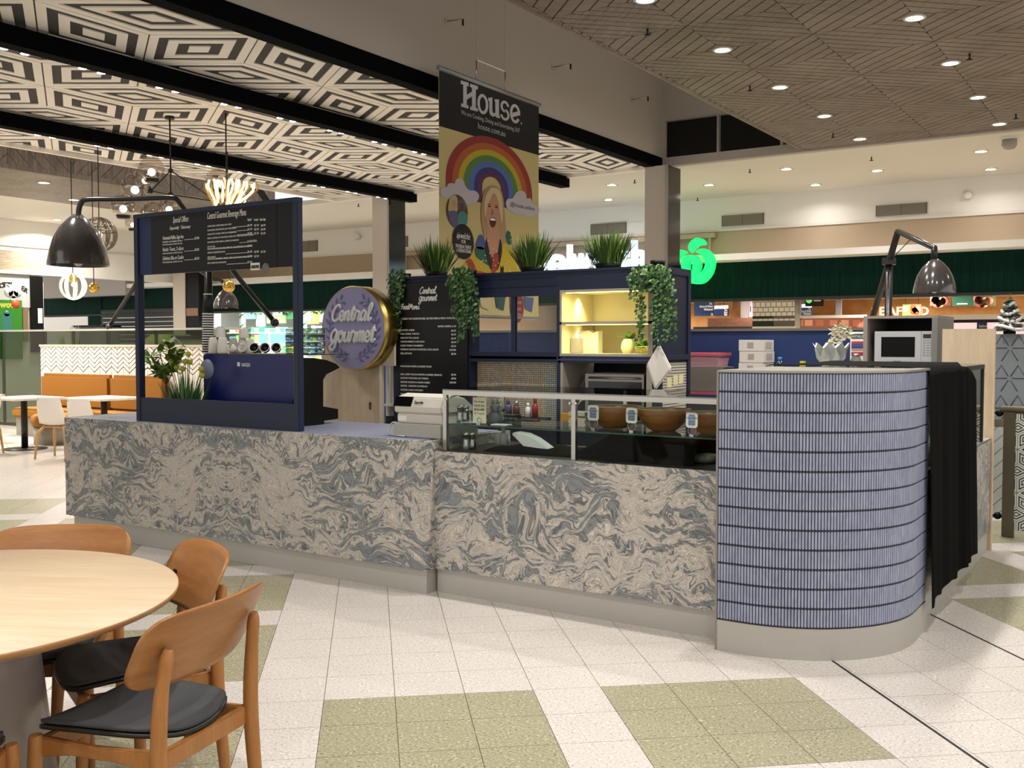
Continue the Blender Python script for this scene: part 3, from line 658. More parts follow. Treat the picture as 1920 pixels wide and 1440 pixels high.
def mline(s, px, py, pxr, h, shear=0): a = ay(px, py, TY); b = ay(pxr, py, TY); L_.append(text(s, h, PRINTW, fm, a, shear=shear, width=b.x - a.x))
mline('Special Offers', 324, 418, 353, .062, .25); mline('Especially  Takeaway', 318, 431, 357, .034, .3)
for py, a, p, subs in ((450, 'Homemade Muffins, Sugar free', '$7.00', ('BLUEBERRY OR RASPBERRY OR APPLE', 'WITH REGULAR COFFEE OR TEA')), (471.5, 'Raisin Toast, 2 slices', '$6.00', ('WITH REGULAR COFFEE OR TEA',)), (488, 'Delicious Slice or Cookie', '$6.50', ('WITH REGULAR COFFEE OR TEA',))):
    mline(a, 305, py, 344, .04, .2); mline(p, 365, py - 1, 373, .026); L_.append(MB().box(ay(345, py, TY).x, ay(364, py, TY).x, TY, TY + .001, ay(345, py, TY).z, ay(345, py, TY).z + .003).build('rule', PRINTW, fm))
    for k, s in enumerate(subs): mline(s, 305, py + 5.5 + 5 * k, 342, .0145)
mline('Central Gourmet Beverage Menu', 388, 411, 461, .068, .25)
for s, px in (('Regular', 464), ('Large', 476), ('Extra Large', 487)): mline(s, px, 414, px + (8 if px < 487 else 11), .026, .2)
for py, s, w, pr in ((426, 'CAPPUCCINO, CAPPUCCINO, FLAT WHITE', 434, ('$4.70', '$5.20', '$6.00')), (433.5, 'LONG BLACK, SHORT BLACK, HOT CHOCOLATE', 443, ('$4.70', '$5.20', '$6.00')), (441, 'CHAI LATTE, VANILLA SPICE OR CINNAMON', 443, ('$4.80', '$5.30', '$6.20')), (448.5, 'DECAF, ALMOND, SOY OR EXTRA COFFEE SHOT WITH AN EXTRA CHARGE', 475, ()), (456, 'FLAVOURED COFFEE, VANILLA, CARAMEL OR HAZELNUT', 448, ('$1.00 EXTRA',)), (464.5, 'POT OF TEA', 403, ('$5.00',)), (468.5, 'ENGLISH BREAKFAST, EARL GREY, GREEN TEA, CHAI, PEPPERMINT OR CAMOMILE', 473, ()), (475.5, 'FRESHLY SQUEEZED JUICES', 422, ('$5.50', '$6.80', '$7.50')), (484, 'MILK SHAKES', 404, ('$6.50', '$7.50')), (487.5, 'CHOCOLATE, STRAWBERRY, CARAMEL, VANILLA, BLUE HEAVEN, BANANA OR LIME', 473, ()), (495, 'ICED COFFEE OR CHOCOLATE', 424, ('$7.50',))):
    mline(s, 389, py, w, .0165)
    for k, p in enumerate(pr): mline(p, 464 + 12.5 * k, py - 1.5, 472.5 + 12.5 * k + (9 if len(p) > 6 else 0), .02)
    if pr: z = ay(450, py - .6, TY).z; L_.append(MB().box(ay(w + 1, py, TY).x, ay(463.5, py, TY).x, TY, TY + .001, z, z + .003).build('rule', PRINTW, fm))
join(L_, 'menu_lettering')
a = ay(470, 507, TY); MB().box(a.x, ay(487, 507, TY).x, TY - .001, TY + .001, a.z, a.z + .05).build('logo_plate', PRINTW, fm); text('GRINDERS', .03, PRINTK, fm, a + Vector((.005, -.002, .013)), name='logo_lettering', width=ay(487, 507, TY).x - a.x - .01, bold=.001)
a = ay(498, 504, TY); MB().lathe((a.x, TY + .001, a.z + .005), [(.034, 0), (.034, .002), (0, .002)], 20, (0, -1, 0)).build('seal', mat('seal_grey', '77756f', .6), fm)
# ---- coffee machine
cm = thing('coffee_machine', 'blue and black espresso machine behind the menu frame', 'coffee machine', (-5.65, 5.4, .933))
mx0, mx1, my = -6.16, -5.16, 5.13
MB().box(mx0, -5.21, my, my + .02, 1.0, 1.437).build('back_panel', ROYAL, cm, bevel=.004)
prof = [(567, 671), (590, 671), (612, 675), (630, 682), (637, 689), (628, 694), (612, 702), (606, 712), (606, 762), (634, 767), (634, 785), (608, 789), (608, 796), (567, 800)]
P2 = [ax(px, py, mx1) for px, py in prof]; P2 = [Vector((0, max(my + .02, p.y), max(.9335, p.z))) for p in P2]
P2[0].y = my + .02; P2[-1].y = my + .02
MB().prism([(mx0 + .03, p.y, p.z) for p in P2], (mx1 - mx0 - .03, 0, 0)).build('body', BLACK, cm)
MB().box(mx0, mx1, my + .02, 5.66, 1.437, 1.443).build('cup_tray', DSTEEL, cm); MB().box(mx1 - .05, mx1 + .004, my - .002, my + .03, .95, 1.437).build('corner_trim', BLACKG, cm)
a = ay(453, 687, my - .002); text('RANCILIO', .036, STEEL, cm, a, name='maker_lettering', width=.09, bold=.001); MB().box(a.x - .045, a.x - .015, my - .004, my, a.z, a.z + .03).build('maker_badge', STEEL, cm)
a = ay(388, 692, my - .004); MB().lathe((a.x, my, a.z), [(.075, 0), (.075, .004), (0, .004)], 24, (0, -1, 0), sx=1).build('round_badge', mat('badge_grey', '7d8497', .5), cm)
for x in (mx0 + .1, mx1 - .1): MB().lathe((x, 5.3, .9335), [(.03, 0), (.03, .03)], 10).build('foot', BLACK, cm)
# ---- cups and glasses on top of the machine
TOPZ = 1.4435; CERW = mat('ceramic_white', 'e4ded5', .25); CERK = mat('ceramic_black', '171415', .2)
def cup_up(name, lab, px, py, w, h, m, grp, cat='cup', Y=5.42):       # upside-down cup, base at the pixel
    p = ay(px, py, Y); k = dep(p) / F; r = w * k / 2; hh = h * k
    t = thing(name, lab, cat, (p.x, Y, p.z), grp); MB().lathe((p.x, Y, p.z), [(r, 0), (r * 1.0, hh * .1), (r * .94, hh * .5), (r * .82, hh * .85), (r * .62, hh * .97), (r * .6, hh), (0, hh)], 18).build('body', m, t)
    MB().lathe((p.x, Y, p.z + hh), [(r * .45, 0), (r * .45, .004), (r * .38, .004)], 14).build('foot_ring', m, t); return t
def zpx(Y, z): return lambda px: 0
cz = TOPZ
def on_machine(name, lab, px, w, h, m, grp, Y, lift=0):
    p = ay(px, 680, Y); k = dep((p.x, Y, cz)) / F; r = w * k / 2; hh = h * k; z = cz + lift * k
    t = thing(name, lab, 'cup', (p.x, Y, z), grp); MB().lathe((p.x, Y, z), [(r * .96, 0), (r, hh * .08), (r * .95, hh * .5), (r * .84, hh * .85), (r * .66, hh * .98), (0, hh)], 18).build('body', m, t)
    MB().lathe((p.x, Y, z + hh * .98), [(r * .5, 0), (r * .5, .005), (r * .42, .005)], 14).build('foot_ring', m, t); return t
G1 = 'white cups on the coffee machine'
for px, w, h, Y, lift, lab in ((400, 18, 30, 5.25, 0, 'white upturned cup at the left front of the coffee machine top'), (418, 20, 31, 5.25, 0, 'white upturned cup second from the left on the machine'), (414, 19, 20, 5.33, 29.5, 'white upturned cup stacked above the two left cups'), (438, 18, 28, 5.42, 0, 'white upturned cup in the back row beside the striped cups'), (455, 18, 28, 5.42, 0, 'white upturned cup in the middle of the back row'), (470, 17, 27, 5.42, 0, 'white upturned cup at the right of the back row'), (458, 20, 20, 5.42, 28, 'white upturned cup on top of the back row')):
    on_machine('coffee_cup', lab, px, w, h, CERW, G1, Y, lift)
def lying_cup(px, m, lab, Y, r, ang, grp):
    p = ay(px, 680, Y); A = Vector((math.cos(ang) * .8, -.75, .35)).normalized(); c = Vector((p.x, Y, cz + r * 1.08))
    t = thing('coffee_cup', lab, 'cup', (p.x, Y, cz), grp)
    MB().lathe(c - A * r * .7, [(0, 0), (r * .55, 0), (r * .85, r * .35), (r, r * .9), (r * 1.0, r * 1.3), (r * .9, r * 1.3), (r * .75, r * .5), (0, r * .3)], 18, A).build('body', m, t)
    MB().lathe(c + A * r * .6, [(r * .88, -.001), (r * 1.02, -.001), (r * 1.02, .004), (r * .88, .004), (r * .88, -.001)], 18, A).build('rim', CERW, t); return t
lying_cup(438, CERW, 'white cup lying on its side at the machine front', 5.24, .032, 2.4, G1); lying_cup(457, CERW, 'white cup lying on its side beside the black cups', 5.26, .034, 1.2, G1)
for px, Y, lab in ((478, 5.22, 'black cup with white rim lying leftmost on the machine'), (498, 5.22, 'black cup with white rim lying in the middle of the three'), (519, 5.25, 'black cup lying next to the stacked glasses')): lying_cup(px, CERK, lab, Y, .037, 1.0, 'black cups on the coffee machine')
p = ay(527, 684, 5.2); tag(MB().lathe((p.x, 5.2, cz), [(0, 0), (.03, 0), (.034, .008), (.03, .014), (0, .014)], 16).build('small_dish', CERW), 'small white dish in front of the stacked glasses', 'dish')
# striped tower of nested paper cups
PAPB = mat('paper_black', '151315', .6)
src = None; px = 390; Y = 5.28; p = ay(px, 684, Y); k = dep((p.x, Y, cz)) / F
for i in range(17):
    if src is None:
        src = thing('paper_cup', 'striped paper cup at the very bottom of the nested stack', 'cup', (p.x, Y, cz), 'nested paper cups')
        MB().lathe((p.x, Y, cz), [(.0435, 0), (.0425, .0185), (.036, .0185), (.037, 0)], 18).build('sleeve', PAPB, src); MB().lathe((p.x, Y, cz), [(.043, 0), (.0455, .001), (.0455, .008), (.043, .009)], 18).build('rim', PRINTW, src)
    else: dup(src, (p.x + .0006 * i, Y, cz + .0188 * i), label='striped paper cup number %s from the bottom of the nested stack' % ORD[i])
t = thing('paper_cup', 'tall upturned black paper cup on top of the striped cup stack', 'cup', (p.x + .01, Y, cz + .0188 * 17)); MB().lathe((p.x + .01, Y, cz + .0188 * 17), [(.042, 0), (.034, .135), (0, .135)], 18).build('body', PAPB, t); MB().lathe((p.x + .01, Y, cz + .0188 * 17 + .135), [(.034, 0), (.036, .002), (.036, .007), (.0, .007)], 18).build('rim', PRINTW, t)
TUMB = pane('tumbler_glass', 'bcc3be', .4)
for c, px in enumerate((543, 558, 573, 588, 602)):
    for r in range(4):
        Y = 5.40; p = ay(px, 668, Y); z = cz + .0475 * r + .0005 * r
        if c == 0 and r == 0: gsrc = thing('glass_tumbler', 'clear tumbler, first from the left, bottom row of the glass stack', 'glass', (p.x, Y, z), 'stacked glass tumblers'); MB().lathe((p.x, Y, z), [(.026, 0), (.030, .010), (.0305, .046), (.0285, .046), (.027, .012), (0, .010)], 14).build('bowl', TUMB, gsrc); MB().lathe((p.x, Y, z), [(0, 0), (.026, 0), (.026, .008), (0, .008)], 14).build('base', mat('glass_base', 'c9cfca', .15), gsrc)
        else: dup(gsrc, (p.x, Y, z), label='clear tumbler, %s from the left, %s row of the glass stack' % (ORD[c], ('bottom', 'second', 'third', 'top')[r]))
# ---- round shop sign
rs = thing('round_sign', 'round lavender shop sign with raised cursive lettering and brass rim', 'sign', (-5.82, 6.4, 1.3))
FY = 6.37; a, b = ay(604, 614, FY), ay(722, 614, FY); rc = Vector(((a.x + b.x) / 2, FY, ay(665, 615, FY).z)); rr_ = (b.x - a.x) / 2
LAV = mat('sign_lavender', '9490b2', .45); BRASS = mat('brass', 'b59a52', .3, 1); LAVD = mat('sign_print', '67638c', .5)
MB().lathe(rc, [(rr_ - .004, -.004), (rr_ - .004, 0), (0, 0)], 56, (0, -1, 0), smooth=False).build('face', LAV, rs); MB().lathe(rc + Vector((0, .165, 0)), [(rr_ - .02, 0), (rr_, 0), (rr_, .166), (rr_ - .006, .166)], 56, (0, -1, 0), caps=False).build('rim', BRASS, rs)
MB().box(rc.x + rr_ * .35, rc.x + rr_ * .9, 6.53, 6.549, rc.z - rr_ * .9, rc.z - .02).build('bracket', mat('sign_bracket', 'cfc6a8', .5), rs)
script('Central', (rc.x - .235, FY - .010, rc.z + .062), .082, mat('raised_white', 'd8d6d2', .5), rs, .0125, width=.44); script('Gourmet', (rc.x - .25, FY - .010, rc.z - .115), .088, mat('raised_white'), rs, .0125, width=.49)
mb = MB()
def leaf(mb, x, z, L, wd, an, Y=FY - .0045):
    d = Vector((math.cos(an), 0, math.sin(an))); n = Vector((-d.z, 0, d.x)); c = Vector((x, Y, z))
    mb.prism([c - d * L, c - d * L * .4 + n * wd, c + d * L * .4 + n * wd * .9, c + d * L, c + d * L * .4 - n * wd * .9, c - d * L * .4 - n * wd], (0, -.001, 0))
for sgn in (-1, 1):
    for q in range(11):
        an = -PI / 2 + sgn * (.35 + q * .235); R1 = rr_ * .74
        for o in (-1, 1): leaf(mb, rc.x + math.cos(an) * (R1 + o * .028), rc.z + math.sin(an) * (R1 + o * .028), .03, .010, an + sgn * PI / 2 - sgn * o * .7)
    mb.tube([(rc.x + math.cos(-PI / 2 + sgn * (.1 + i * .13)) * rr_ * .74, FY - .0042, rc.z + math.sin(-PI / 2 + sgn * (.1 + i * .13)) * rr_ * .74) for i in range(20)], .0022, 4)
mb.build('laurel_print', LAVD, rs)
# ---- crane lamps
SHADE = mat('lamp_shade', '3c3735', .2, coat=1); ARM = mat('lamp_arm', '231f1e', .28)
def shade(t, c, r, h):
    MB().lathe(c, [(r * 1.0, 0), (r * .985, h * .1), (r * .92, h * .3), (r * .80, h * .52), (r * .60, h * .74), (r * .36, h * .9), (r * .15, h), (0, h), (0, h - .02), (r * .33, h * .86), (r * .76, h * .5), (r * .95, h * .05), (r * 1.0, 0)], 32).build('shade', SHADE, t)
    b = MB().ball(Vector(c) + Vector((0, 0, r * .15)), r * .17, 12).build('bulb', mat('bulb_off', 'cfc8ba', .2), t)
l1 = thing('crane_lamp', 'large dark lamp with bell shade left of the drinks menu', 'lamp', (-6.78, 5.72, .933))
s1 = ay(147, 498, 4.9); k = dep(s1) / F; shade(l1, s1, 55 * k, 95 * k)
A_ = [ay(147, 405, 4.9), ay(148, 392, 4.9), ay(153, 380, 4.91), ay(165, 374, 4.94), ay(240, 373.5, 5.1), ay(318, 371, 5.28), ay(332, 375, 5.32), ay(342, 388, 5.38), ay(390, 450, 5.72)]
MB().tube(spline(A_, 3), .021, 8).build('arm', ARM, l1); MB().tube([ay(390, 450, 5.72), ay(513, 602, 6.2)], .021, 8).build('boom', ARM, l1); MB().ball(ay(515, 605, 6.2), .038, 12).build('counterweight', ARM, l1)
pp = ay(390, 450, 5.72); MB().tube([(pp.x, 5.72, .9335), pp], .032, 10).build('pole', ARM, l1); MB().obox(pp, (.04, 0, 0), (0, .05, 0), (0, 0, .05)).build('clamp', ARM, l1)
l2 = thing('crane_lamp', 'dark lamp with bell shade rising behind the microwave cabinet', 'lamp', (-2.3, 9.35, 0))
s2 = ay(1752, 549, 8.3); k = dep(s2) / F; shade(l2, s2, 38.5 * k, 63 * k)
pv = ay(1667, 490, 9.3); MB().tube([ay(1752, 486, 8.3), ay(1752, 465, 8.3), ay(1684, 434, 9.0)], .024, 8).build('arm', ARM, l2)
MB().tube([ay(1684, 434, 9.0), pv, ay(1635, 600, 9.5)], .028, 8).build('boom', ARM, l2); MB().tube([(pv.x, pv.y, 0), pv], .032, 10).build('pole', ARM, l2); MB().obox(pv, (.05, 0, 0), (0, .05, 0), (0, 0, .03)).build('clamp', ARM, l2)
MB().tube([ay(1709, 447, 8.75), ay(1672, 485, 9.25)], .004, 4).build('stay_wire', DSTEEL, l2)
def pd_(px, py, d): return C0 + ray(px, py) * d
l3 = thing('crane_lamp', 'small distant dark lamp seen through the menu frame above the white cups', 'lamp', (pd_(264, 500, 16.8).x, pd_(264, 500, 16.8).y, 0))
s3 = pd_(424, 578, 16.2); k = 16.2 / F; shade(l3, s3, 24 * k, 36 * k); MB().tube(spline([pd_(424, 542, 16.2), pd_(421, 532, 16.2), pd_(410, 524, 16.2), pd_(392, 519, 16.2), pd_(320, 470, 16.5)], 3), .03, 6).build('arm', ARM, l3)
MB().tube([pd_(320, 470, 16.5), pd_(264, 517, 16.8), pd_(205, 612, 16.9)], .036, 6).build('boom', ARM, l3); MB().ball(pd_(205, 613, 16.9), .06, 8).build('counterweight', ARM, l3); q = pd_(264, 517, 16.8); MB().tube([(q.x, q.y, 0), q], .05, 8).build('pole', ARM, l3)
# ---- cash register
cr = thing('cash_register', 'cream cash register on the right end of the coffee counter', 'cash register', (-3.98, 5.1, .933))
BEI = mat('register_beige', 'c9c3b8', .5); BEI2 = mat('register_grey', 'a9a59d', .5)
d0, d1 = ay(737, 800, 4.93).x, ay(826, 800, 4.93).x
MB().box(d0, d1, 4.93, 5.33, .9345, 1.018).build('cash_drawer', BEI2, cr, bevel=.004)
r0, r1 = ay(745, 790, 4.97).x, ay(830, 790, 4.97).x; zb = 1.019
MB().box(r0, r1, 4.97, 5.28, zb, zb + .065).build('base', BEI, cr, bevel=.006)
pf = [(4.955, zb + .066), (4.955, zb + .105), (4.985, zb + .165), (5.08, zb + .185), (5.2, zb + .155), (5.29, zb + .105), (5.29, zb + .066)]
MB().prism([(r0 - .015, y, z) for y, z in pf], (r1 - r0 + .02, 0, 0)).build('body', BEI, cr, bevel=.008)
MB().obox((r0 + .055, 4.968, zb + .137), (.068, 0, 0), (0, .0045, .03 * .0), (0, .013, .030)).build('display', BLACKG, cr)
text('Sam4s', .028, PRINTK, cr, (r0 + .145, 4.9585, zb + .125), yd=(0, .4, .9), name='maker_lettering', bold=.0006); MB().box(r0 + .005, r0 + .075, 4.9685, 4.97, zb + .012, zb + .045).build('rating_label', PRINTW, cr)
(MB().tube(spline([(d0 + .03, 4.96, 1.016), (d0 - .02, 4.955, 1.02), (d0 - .045, 4.95, .99), (d0 - .04, 4.945, .955), (d0 + .0, 4.94, .941), (d0 + .1, 4.92, .9405)], 4), .005, 6).build('power_cable', BEI, cr))
# ---- food display contents
BOWL = wood('bamboo', '9c6a30', '6f4318', .35, (1.5, 1.5, 14), 2.2)
for k, (x0, x1, lab) in enumerate(((1107, 1199, 'bamboo salad bowl nearest the napkins in the display case'), (1197, 1293, 'middle bamboo salad bowl in the display case'), (1288, 1384, 'bamboo salad bowl cut off by the blue tower'))):
    Y = 5.22 - .06 * k * .5; a, b = ay(x0, 760, Y), ay(x1, 760, Y); r = (b.x - a.x) / 2 * .97; c = Vector(((a.x + b.x) / 2, Y, SHZ + .0006)); h = r * .80
    t = thing('salad_bowl', lab, 'bowl', c, 'bamboo salad bowls in the display case')
    MB().lathe(c, [(r * .42, 0), (r * .62, h * .14), (r * .84, h * .45), (r * .96, h * .78), (r, h), (r * .94, h), (r * .88, h * .7), (r * .7, h * .35), (0, h * .12)], 40).build('bowl', BOWL, t)
    MB().lathe(c, [(r * .935, h * .995), (r * 1.005, h * .995), (r * 1.005, h * 1.02), (r * .935, h * 1.02), (r * .935, h * .995)], 40).build('rim', wood('bamboo_rim', 'c59a5c', 'b0824a', .4), t)
TAGB = mat('tag_blue', '8fa0bb', .6)
for px, py, lab in ((1112, 774, 'price tag clipped in front of the left bamboo bowl'), (1184, 779, 'price tag between the left and middle bamboo bowls'), (1297, 788, 'price tag in front of the bowl beside the tower')):
    Y = 4.965 if px > 1250 else 5.02; p = ay(px, py, Y); k = dep(p) / F; t = thing('price_tag', lab, 'price tag', (p.x, Y, SHZ), 'price tags in the display case')
    w, h = 12.5 * k, 15 * k; pts = []
    for cx, cz_, a0 in ((w * .5, h * .6, 0), (-w * .5, h * .6, PI / 2), (-w * .5, -h * .6, PI), (w * .5, -h * .6, 1.5 * PI)): pts += [(p.x + cx + w * .45 * math.cos(a0 + i * .4), Y, p.z + cz_ + h * .36 * math.sin(a0 + i * .4)) for i in range(4)]
    MB().prism(pts, (0, .003, 0)).build('card', PRINTW, t); MB().prism([(p.x + (x - p.x) * .62, Y - .001, p.z + (z - p.z) * .7) for x, y, z in pts], (0, .001, 0)).build('label', TAGB, t)
    ls = [text(s, .013, mat('tag_ink', '32455f', .6), t, (p.x, Y - .0015, p.z + dz), align='CENTER', depth=.0006) for s, dz in (('Small', .022), ('Green Salad', .008), ('$9.00', -.012), ('$12.00', -.026))]; join(ls, 'lettering')
    rz = max(.012, (p.z - h * .9 - SHZ) / 2); MB().tube([(p.x + rz * math.cos(q * PI / 8), Y + .006, SHZ + .006 + rz + rz * math.sin(q * PI / 8)) for q in range(16)], .002, 5, closed=True).build('ring_clip', STEEL, t); MB().box(p.x - .012, p.x + .012, Y - .004, Y + .016, SHZ + .0004, SHZ + .008).build('foot', STEEL, t)
p = ay(899, 787, 5.0); t = thing('price_card', 'handwritten cream card on a ring clip left in the display case', 'card', (p.x, 5.0, SHZ))
w = (ay(912, 770, 5.0).x - ay(887, 770, 5.0).x) / 2; zt_ = ay(899, 745, 5.0).z; MB().box(p.x - w, p.x + w, 5.0, 5.002, SHZ + .006, zt_).build('card', mat('card_cream', 'd6d0b4', .7), t)
join([text(s, .02, PRINTK, t, (p.x - w * .8, 4.9992, zt_ - .032 - .024 * i), shear=.15, width=w * 1.5, depth=.0006) for i, s in enumerate(('Slice of toast', 'with $3 each', '@ two muffin', '$ 7 each'))], 'handwriting'); MB().tube([(p.x + .016 * math.cos(q * PI / 8), 4.996, SHZ + .024 + .016 * math.sin(q * PI / 8)) for q in range(16)], .002, 5, closed=True).build('ring_clip', STEEL, t); MB().box(p.x - .014, p.x + .014, 4.988, 5.01, SHZ + .0004, SHZ + .007).build('foot', STEEL, t)
def shaker(px, Y, lab, m, z=SHZ, s=1):
    p = ay(px, 780, Y); t = thing('shaker', lab, 'shaker', (p.x, Y, z), 'glass shakers'); MB().lathe((p.x, Y, z + .0005), [(0, 0), (.021 * s, 0), (.022 * s, .02), (.019 * s, .05), (.018 * s, .062)], 14).build('filling', m, t); MB().lathe((p.x, Y, z + .0005), [(.0225 * s, 0), (.0235 * s, .02), (.02 * s, .055), (.02 * s, .085)], 14).build('jar', TUMB, t); MB().lathe((p.x, Y, z + .086), [(.021 * s, 0), (.021 * s, .014), (.014 * s, .02), (0, .021)], 14).build('cap', STEEL, t)
shaker(863, 5.06, 'glass salt shaker on the case shelf', PRINTW); shaker(873, 5.08, 'glass pepper shaker with brown filling on the case shelf', mat('pepper', '6a4a35', .8)); shaker(874, 5.03, 'glass shaker with white salt on the case floor', PRINTW, .8695); shaker(886, 5.06, 'dark glass shaker on the case floor', mat('dark_spice', '35231b', .8), .8695)
# grey cat figurine, papers, tray on the shelf
GREYC = mat('figurine_grey', '77777a', .45); p = ay(928, 770, 5.12); t = thing('cat_figurine', 'grey animal figurine behind the handwritten card', 'figurine', (p.x, 5.12, SHZ))
MB().lathe((p.x, 5.12, SHZ + .0005), [(0, 0), (.042, 0), (.048, .03), (.04, .06), (.02, .075), (0, .08)], 18).ball((p.x + .005, 5.12, SHZ + .095), .034, 14, .9).lathe((p.x + .03, 5.12, SHZ + .092), [(.022, 0), (.017, .025), (.006, .036), (0, .037)], 12, (1, -.1, -.25)).build('body', GREYC, t)
for dx in (-.014, .018): MB().lathe((p.x + dx, 5.12, SHZ + .118), [(.012, 0), (.007, .02), (0, .034)], 8, (dx * 6, 0, 1)).build('ear', GREYC, t)
MB().lathe((p.x + .064, 5.117, SHZ + .082), [(0, 0), (.008, .001), (.008, .006), (0, .008)], 8, (1, -.1, -.3)).build('nose', BLACK, t)
def sheet(name, lab, px, py, Y, sx, sy, m, rot, z=None, h=.003, cat='paper'):
    p = ay(px, py, Y); z = SHZ if z is None else z; u = Vector((math.cos(rot), math.sin(rot), 0)); v = Vector((-u.y, u.x, 0)); o = MB().obox((p.x, Y, z + h / 2 + .0005), u * sx, v * sy, (0, 0, h / 2)).build(name, m); return tag(o, lab, cat)
sheet('paper_sheet', 'lilac paper sheet under the handwritten card', 890, 785, 5.1, .075, .05, mat('paper_lilac', 'bdb8c9', .7), .2); sheet('notebook', 'blue edged notebook lying in the display case', 925, 786, 5.16, .06, .035, mat('notebook_blue', '3f5a9a', .5), .3, h=.008, cat='notebook'); sheet('paper_sheet', 'white paper card lying in front of the pink packet', 940, 787, 5.03, .055, .035, PRINTW, .1)
p = ay(945, 780, 5.2); t = thing('biscuit_tub', 'clear plastic tub of pink and white sweets in the display case', 'tub', (p.x, 5.25, SHZ)); MB().box(p.x - .07, p.x + .07, 5.21, 5.29, SHZ + .0005, SHZ + .045).build('tub', TUMB, t); 
for i in range(9): MB().ball((p.x - .055 + .0135 * i, 5.25, SHZ + .016), .012, 8).build('sweet', (PRINTW, mat('sweet_pink', 'c99a96', .5), mat('sweet_cream', 'd2c6a4', .5))[i % 3], t)
sheet('slate_board', 'long brown board lying at the back of the shelf', 983, 784, 5.4, .10, .03, mat('board_brown', '4e453f', .6), 0, h=.006, cat='board')
# napkins
NAP = mat('napkin', 'ddd4c4', .8)
for i in range(7):
    p = ay(1090, 780, 5.2); tag(MB().obox((p.x + .004 * math.sin(i * 2), 5.2, SHZ + .0012 + .0052 + i * .0105 + (.012 if i > 4 else 0)), (.055, 0, 0), (0, .055, 0), (0, 0, .0052 if i != 4 else .0052)).build('napkin_pile', NAP), 'folded cream napkin, %s from the bottom of the pile beside the left bowl' % ORD[i], 'napkin', 'folded napkins in the display case')
# case floor: cloth, bag, squeeze bottles
CL2 = mat('black_cloth')
rows = []
X2a, X2b = gx0 + .22, gx1 - .24
for i in range(31):
    t_x = i / 30; x = X2a + (X2b - X2a) * t_x; row = []
    hgt = .012 + .02 * math.sin(t_x * 8) ** 2 if t_x < .42 else .012 + .125 * min(1, (t_x - .42) / .16)
    for j in range(13):
        v = j / 12; y = 5.0 + .48 * v; row.append((x, y, .8702 + hgt * (1 - abs(2 * v - 1) ** 3) + .006 * math.sin(t_x * 40 + v * 7) * (1 - abs(2 * v - 1))))
    rows.append(row)
tag(MB().grid(rows, True, (0, 0, .003)).build('black_cloth', CL2), 'black cloth spread over the floor of the display case', 'cloth')
def bottle(px, Y, h, r, body, cap, lab, z=.92):
    p = ay(px, 830, Y); t = thing('sauce_bottle', lab, 'bottle', (p.x, Y, z)); MB().lathe((p.x, Y, z), [(0, 0), (r, 0), (r, h * .55), (r * .8, h * .68), (r * .5, h * .72)], 14).build('body', body, t); MB().lathe((p.x, Y, z + h * .72), [(r * .62, 0), (r * .55, h * .2), (r * .4, h * .28), (0, h * .28)], 14).build('cap', cap, t)
FROST = mat('frosted_plastic', 'b9bcb4', .4); LIME = mat('lime_cap', '8e9a35', .4)
WZ = .931; CY2 = 6.55
bt = thing('condiment_rack', 'dark condiment rack on the worktop seen through the case', 'rack', (-4.3, 6.55, .93)); MB().box(-4.62, -3.95, 6.50, 6.58, .9305, .955).build('tray', CHAR, bt)
for px, h, r, b, c, lab in ((935, .13, .028, FROST, LIME, 'squeeze bottle with lime green cap'), (953, .13, .028, mat('purple_sauce', '4a4763', .4), mat('purple_cap', '3f3d58', .4), 'purple sauce bottle behind the white bag'), (968, .12, .028, mat('maroon_sauce', '5a2f33', .4), STEEL, 'jar of dark red sauce with a steel lid'), (990, .11, .022, PRINTW, PRINTW, 'white pump bottle behind the white bag'), (1003, .15, .024, mat('red_sauce', '8c2f2a', .4), mat('red_cap', '7c2622', .4), 'red sauce bottle right of the white pump bottle')): bottle(px, 6.54, h, r, b, c, lab, .9555)
pw = ay(1020, 830, 5.3); t = thing('white_paper_bag', 'white paper bag lying across the display case floor', 'bag', (ay(985, 830, 5.15).x, 5.15, .88))
MB().prism([ay(q, r, 5.12) for q, r in ((957, 813), (966, 810), (985, 813), (1004, 822), (1031, 842), (1030, 850), (1012, 849), (1000, 852), (988, 845))], (0, .07, 0)).build('paper', mat('bag_white', 'e2e2de', .7), t, bevel=.008)
for px, lab in ((935, 'frosted plastic tub left of the white paper bag'), (946, 'frosted plastic tub tucked against the white paper bag')): p = ay(px, 840, 5.24); tag(MB().lathe((p.x, 5.24, .893), [(0, 0), (.026, 0), (.024, .05), (.02, .055), (.022, .065), (0, .066)], 16).build('plastic_tub', FROST), lab, 'tub', 'plastic tubs on the case floor')
for px, lab in ((1062, 'yellow box leftmost behind the display case'), (1083, 'yellow box behind the display case beside the napkins')): p = ay(px, 818, 6.53); tag(MB().box(p.x - .035, p.x + .035, 6.5, 6.57, .9305, 1.0).build('yellow_box', mat('box_yellow', 'b8862a', .5), bevel=.004), lab, 'box', 'yellow boxes on the worktop')
p = ay(1320, 860, 5.2); tag(MB().lathe((p.x, 5.2, .8705), [(0, 0), (.06, .002), (.075, .02), (.07, .045), (0, .05)], 18).build('folded_cloth', mat('cloth_sage', '7b8070', .8)), 'sage green folded cloth on the case floor beside the tower', 'cloth')
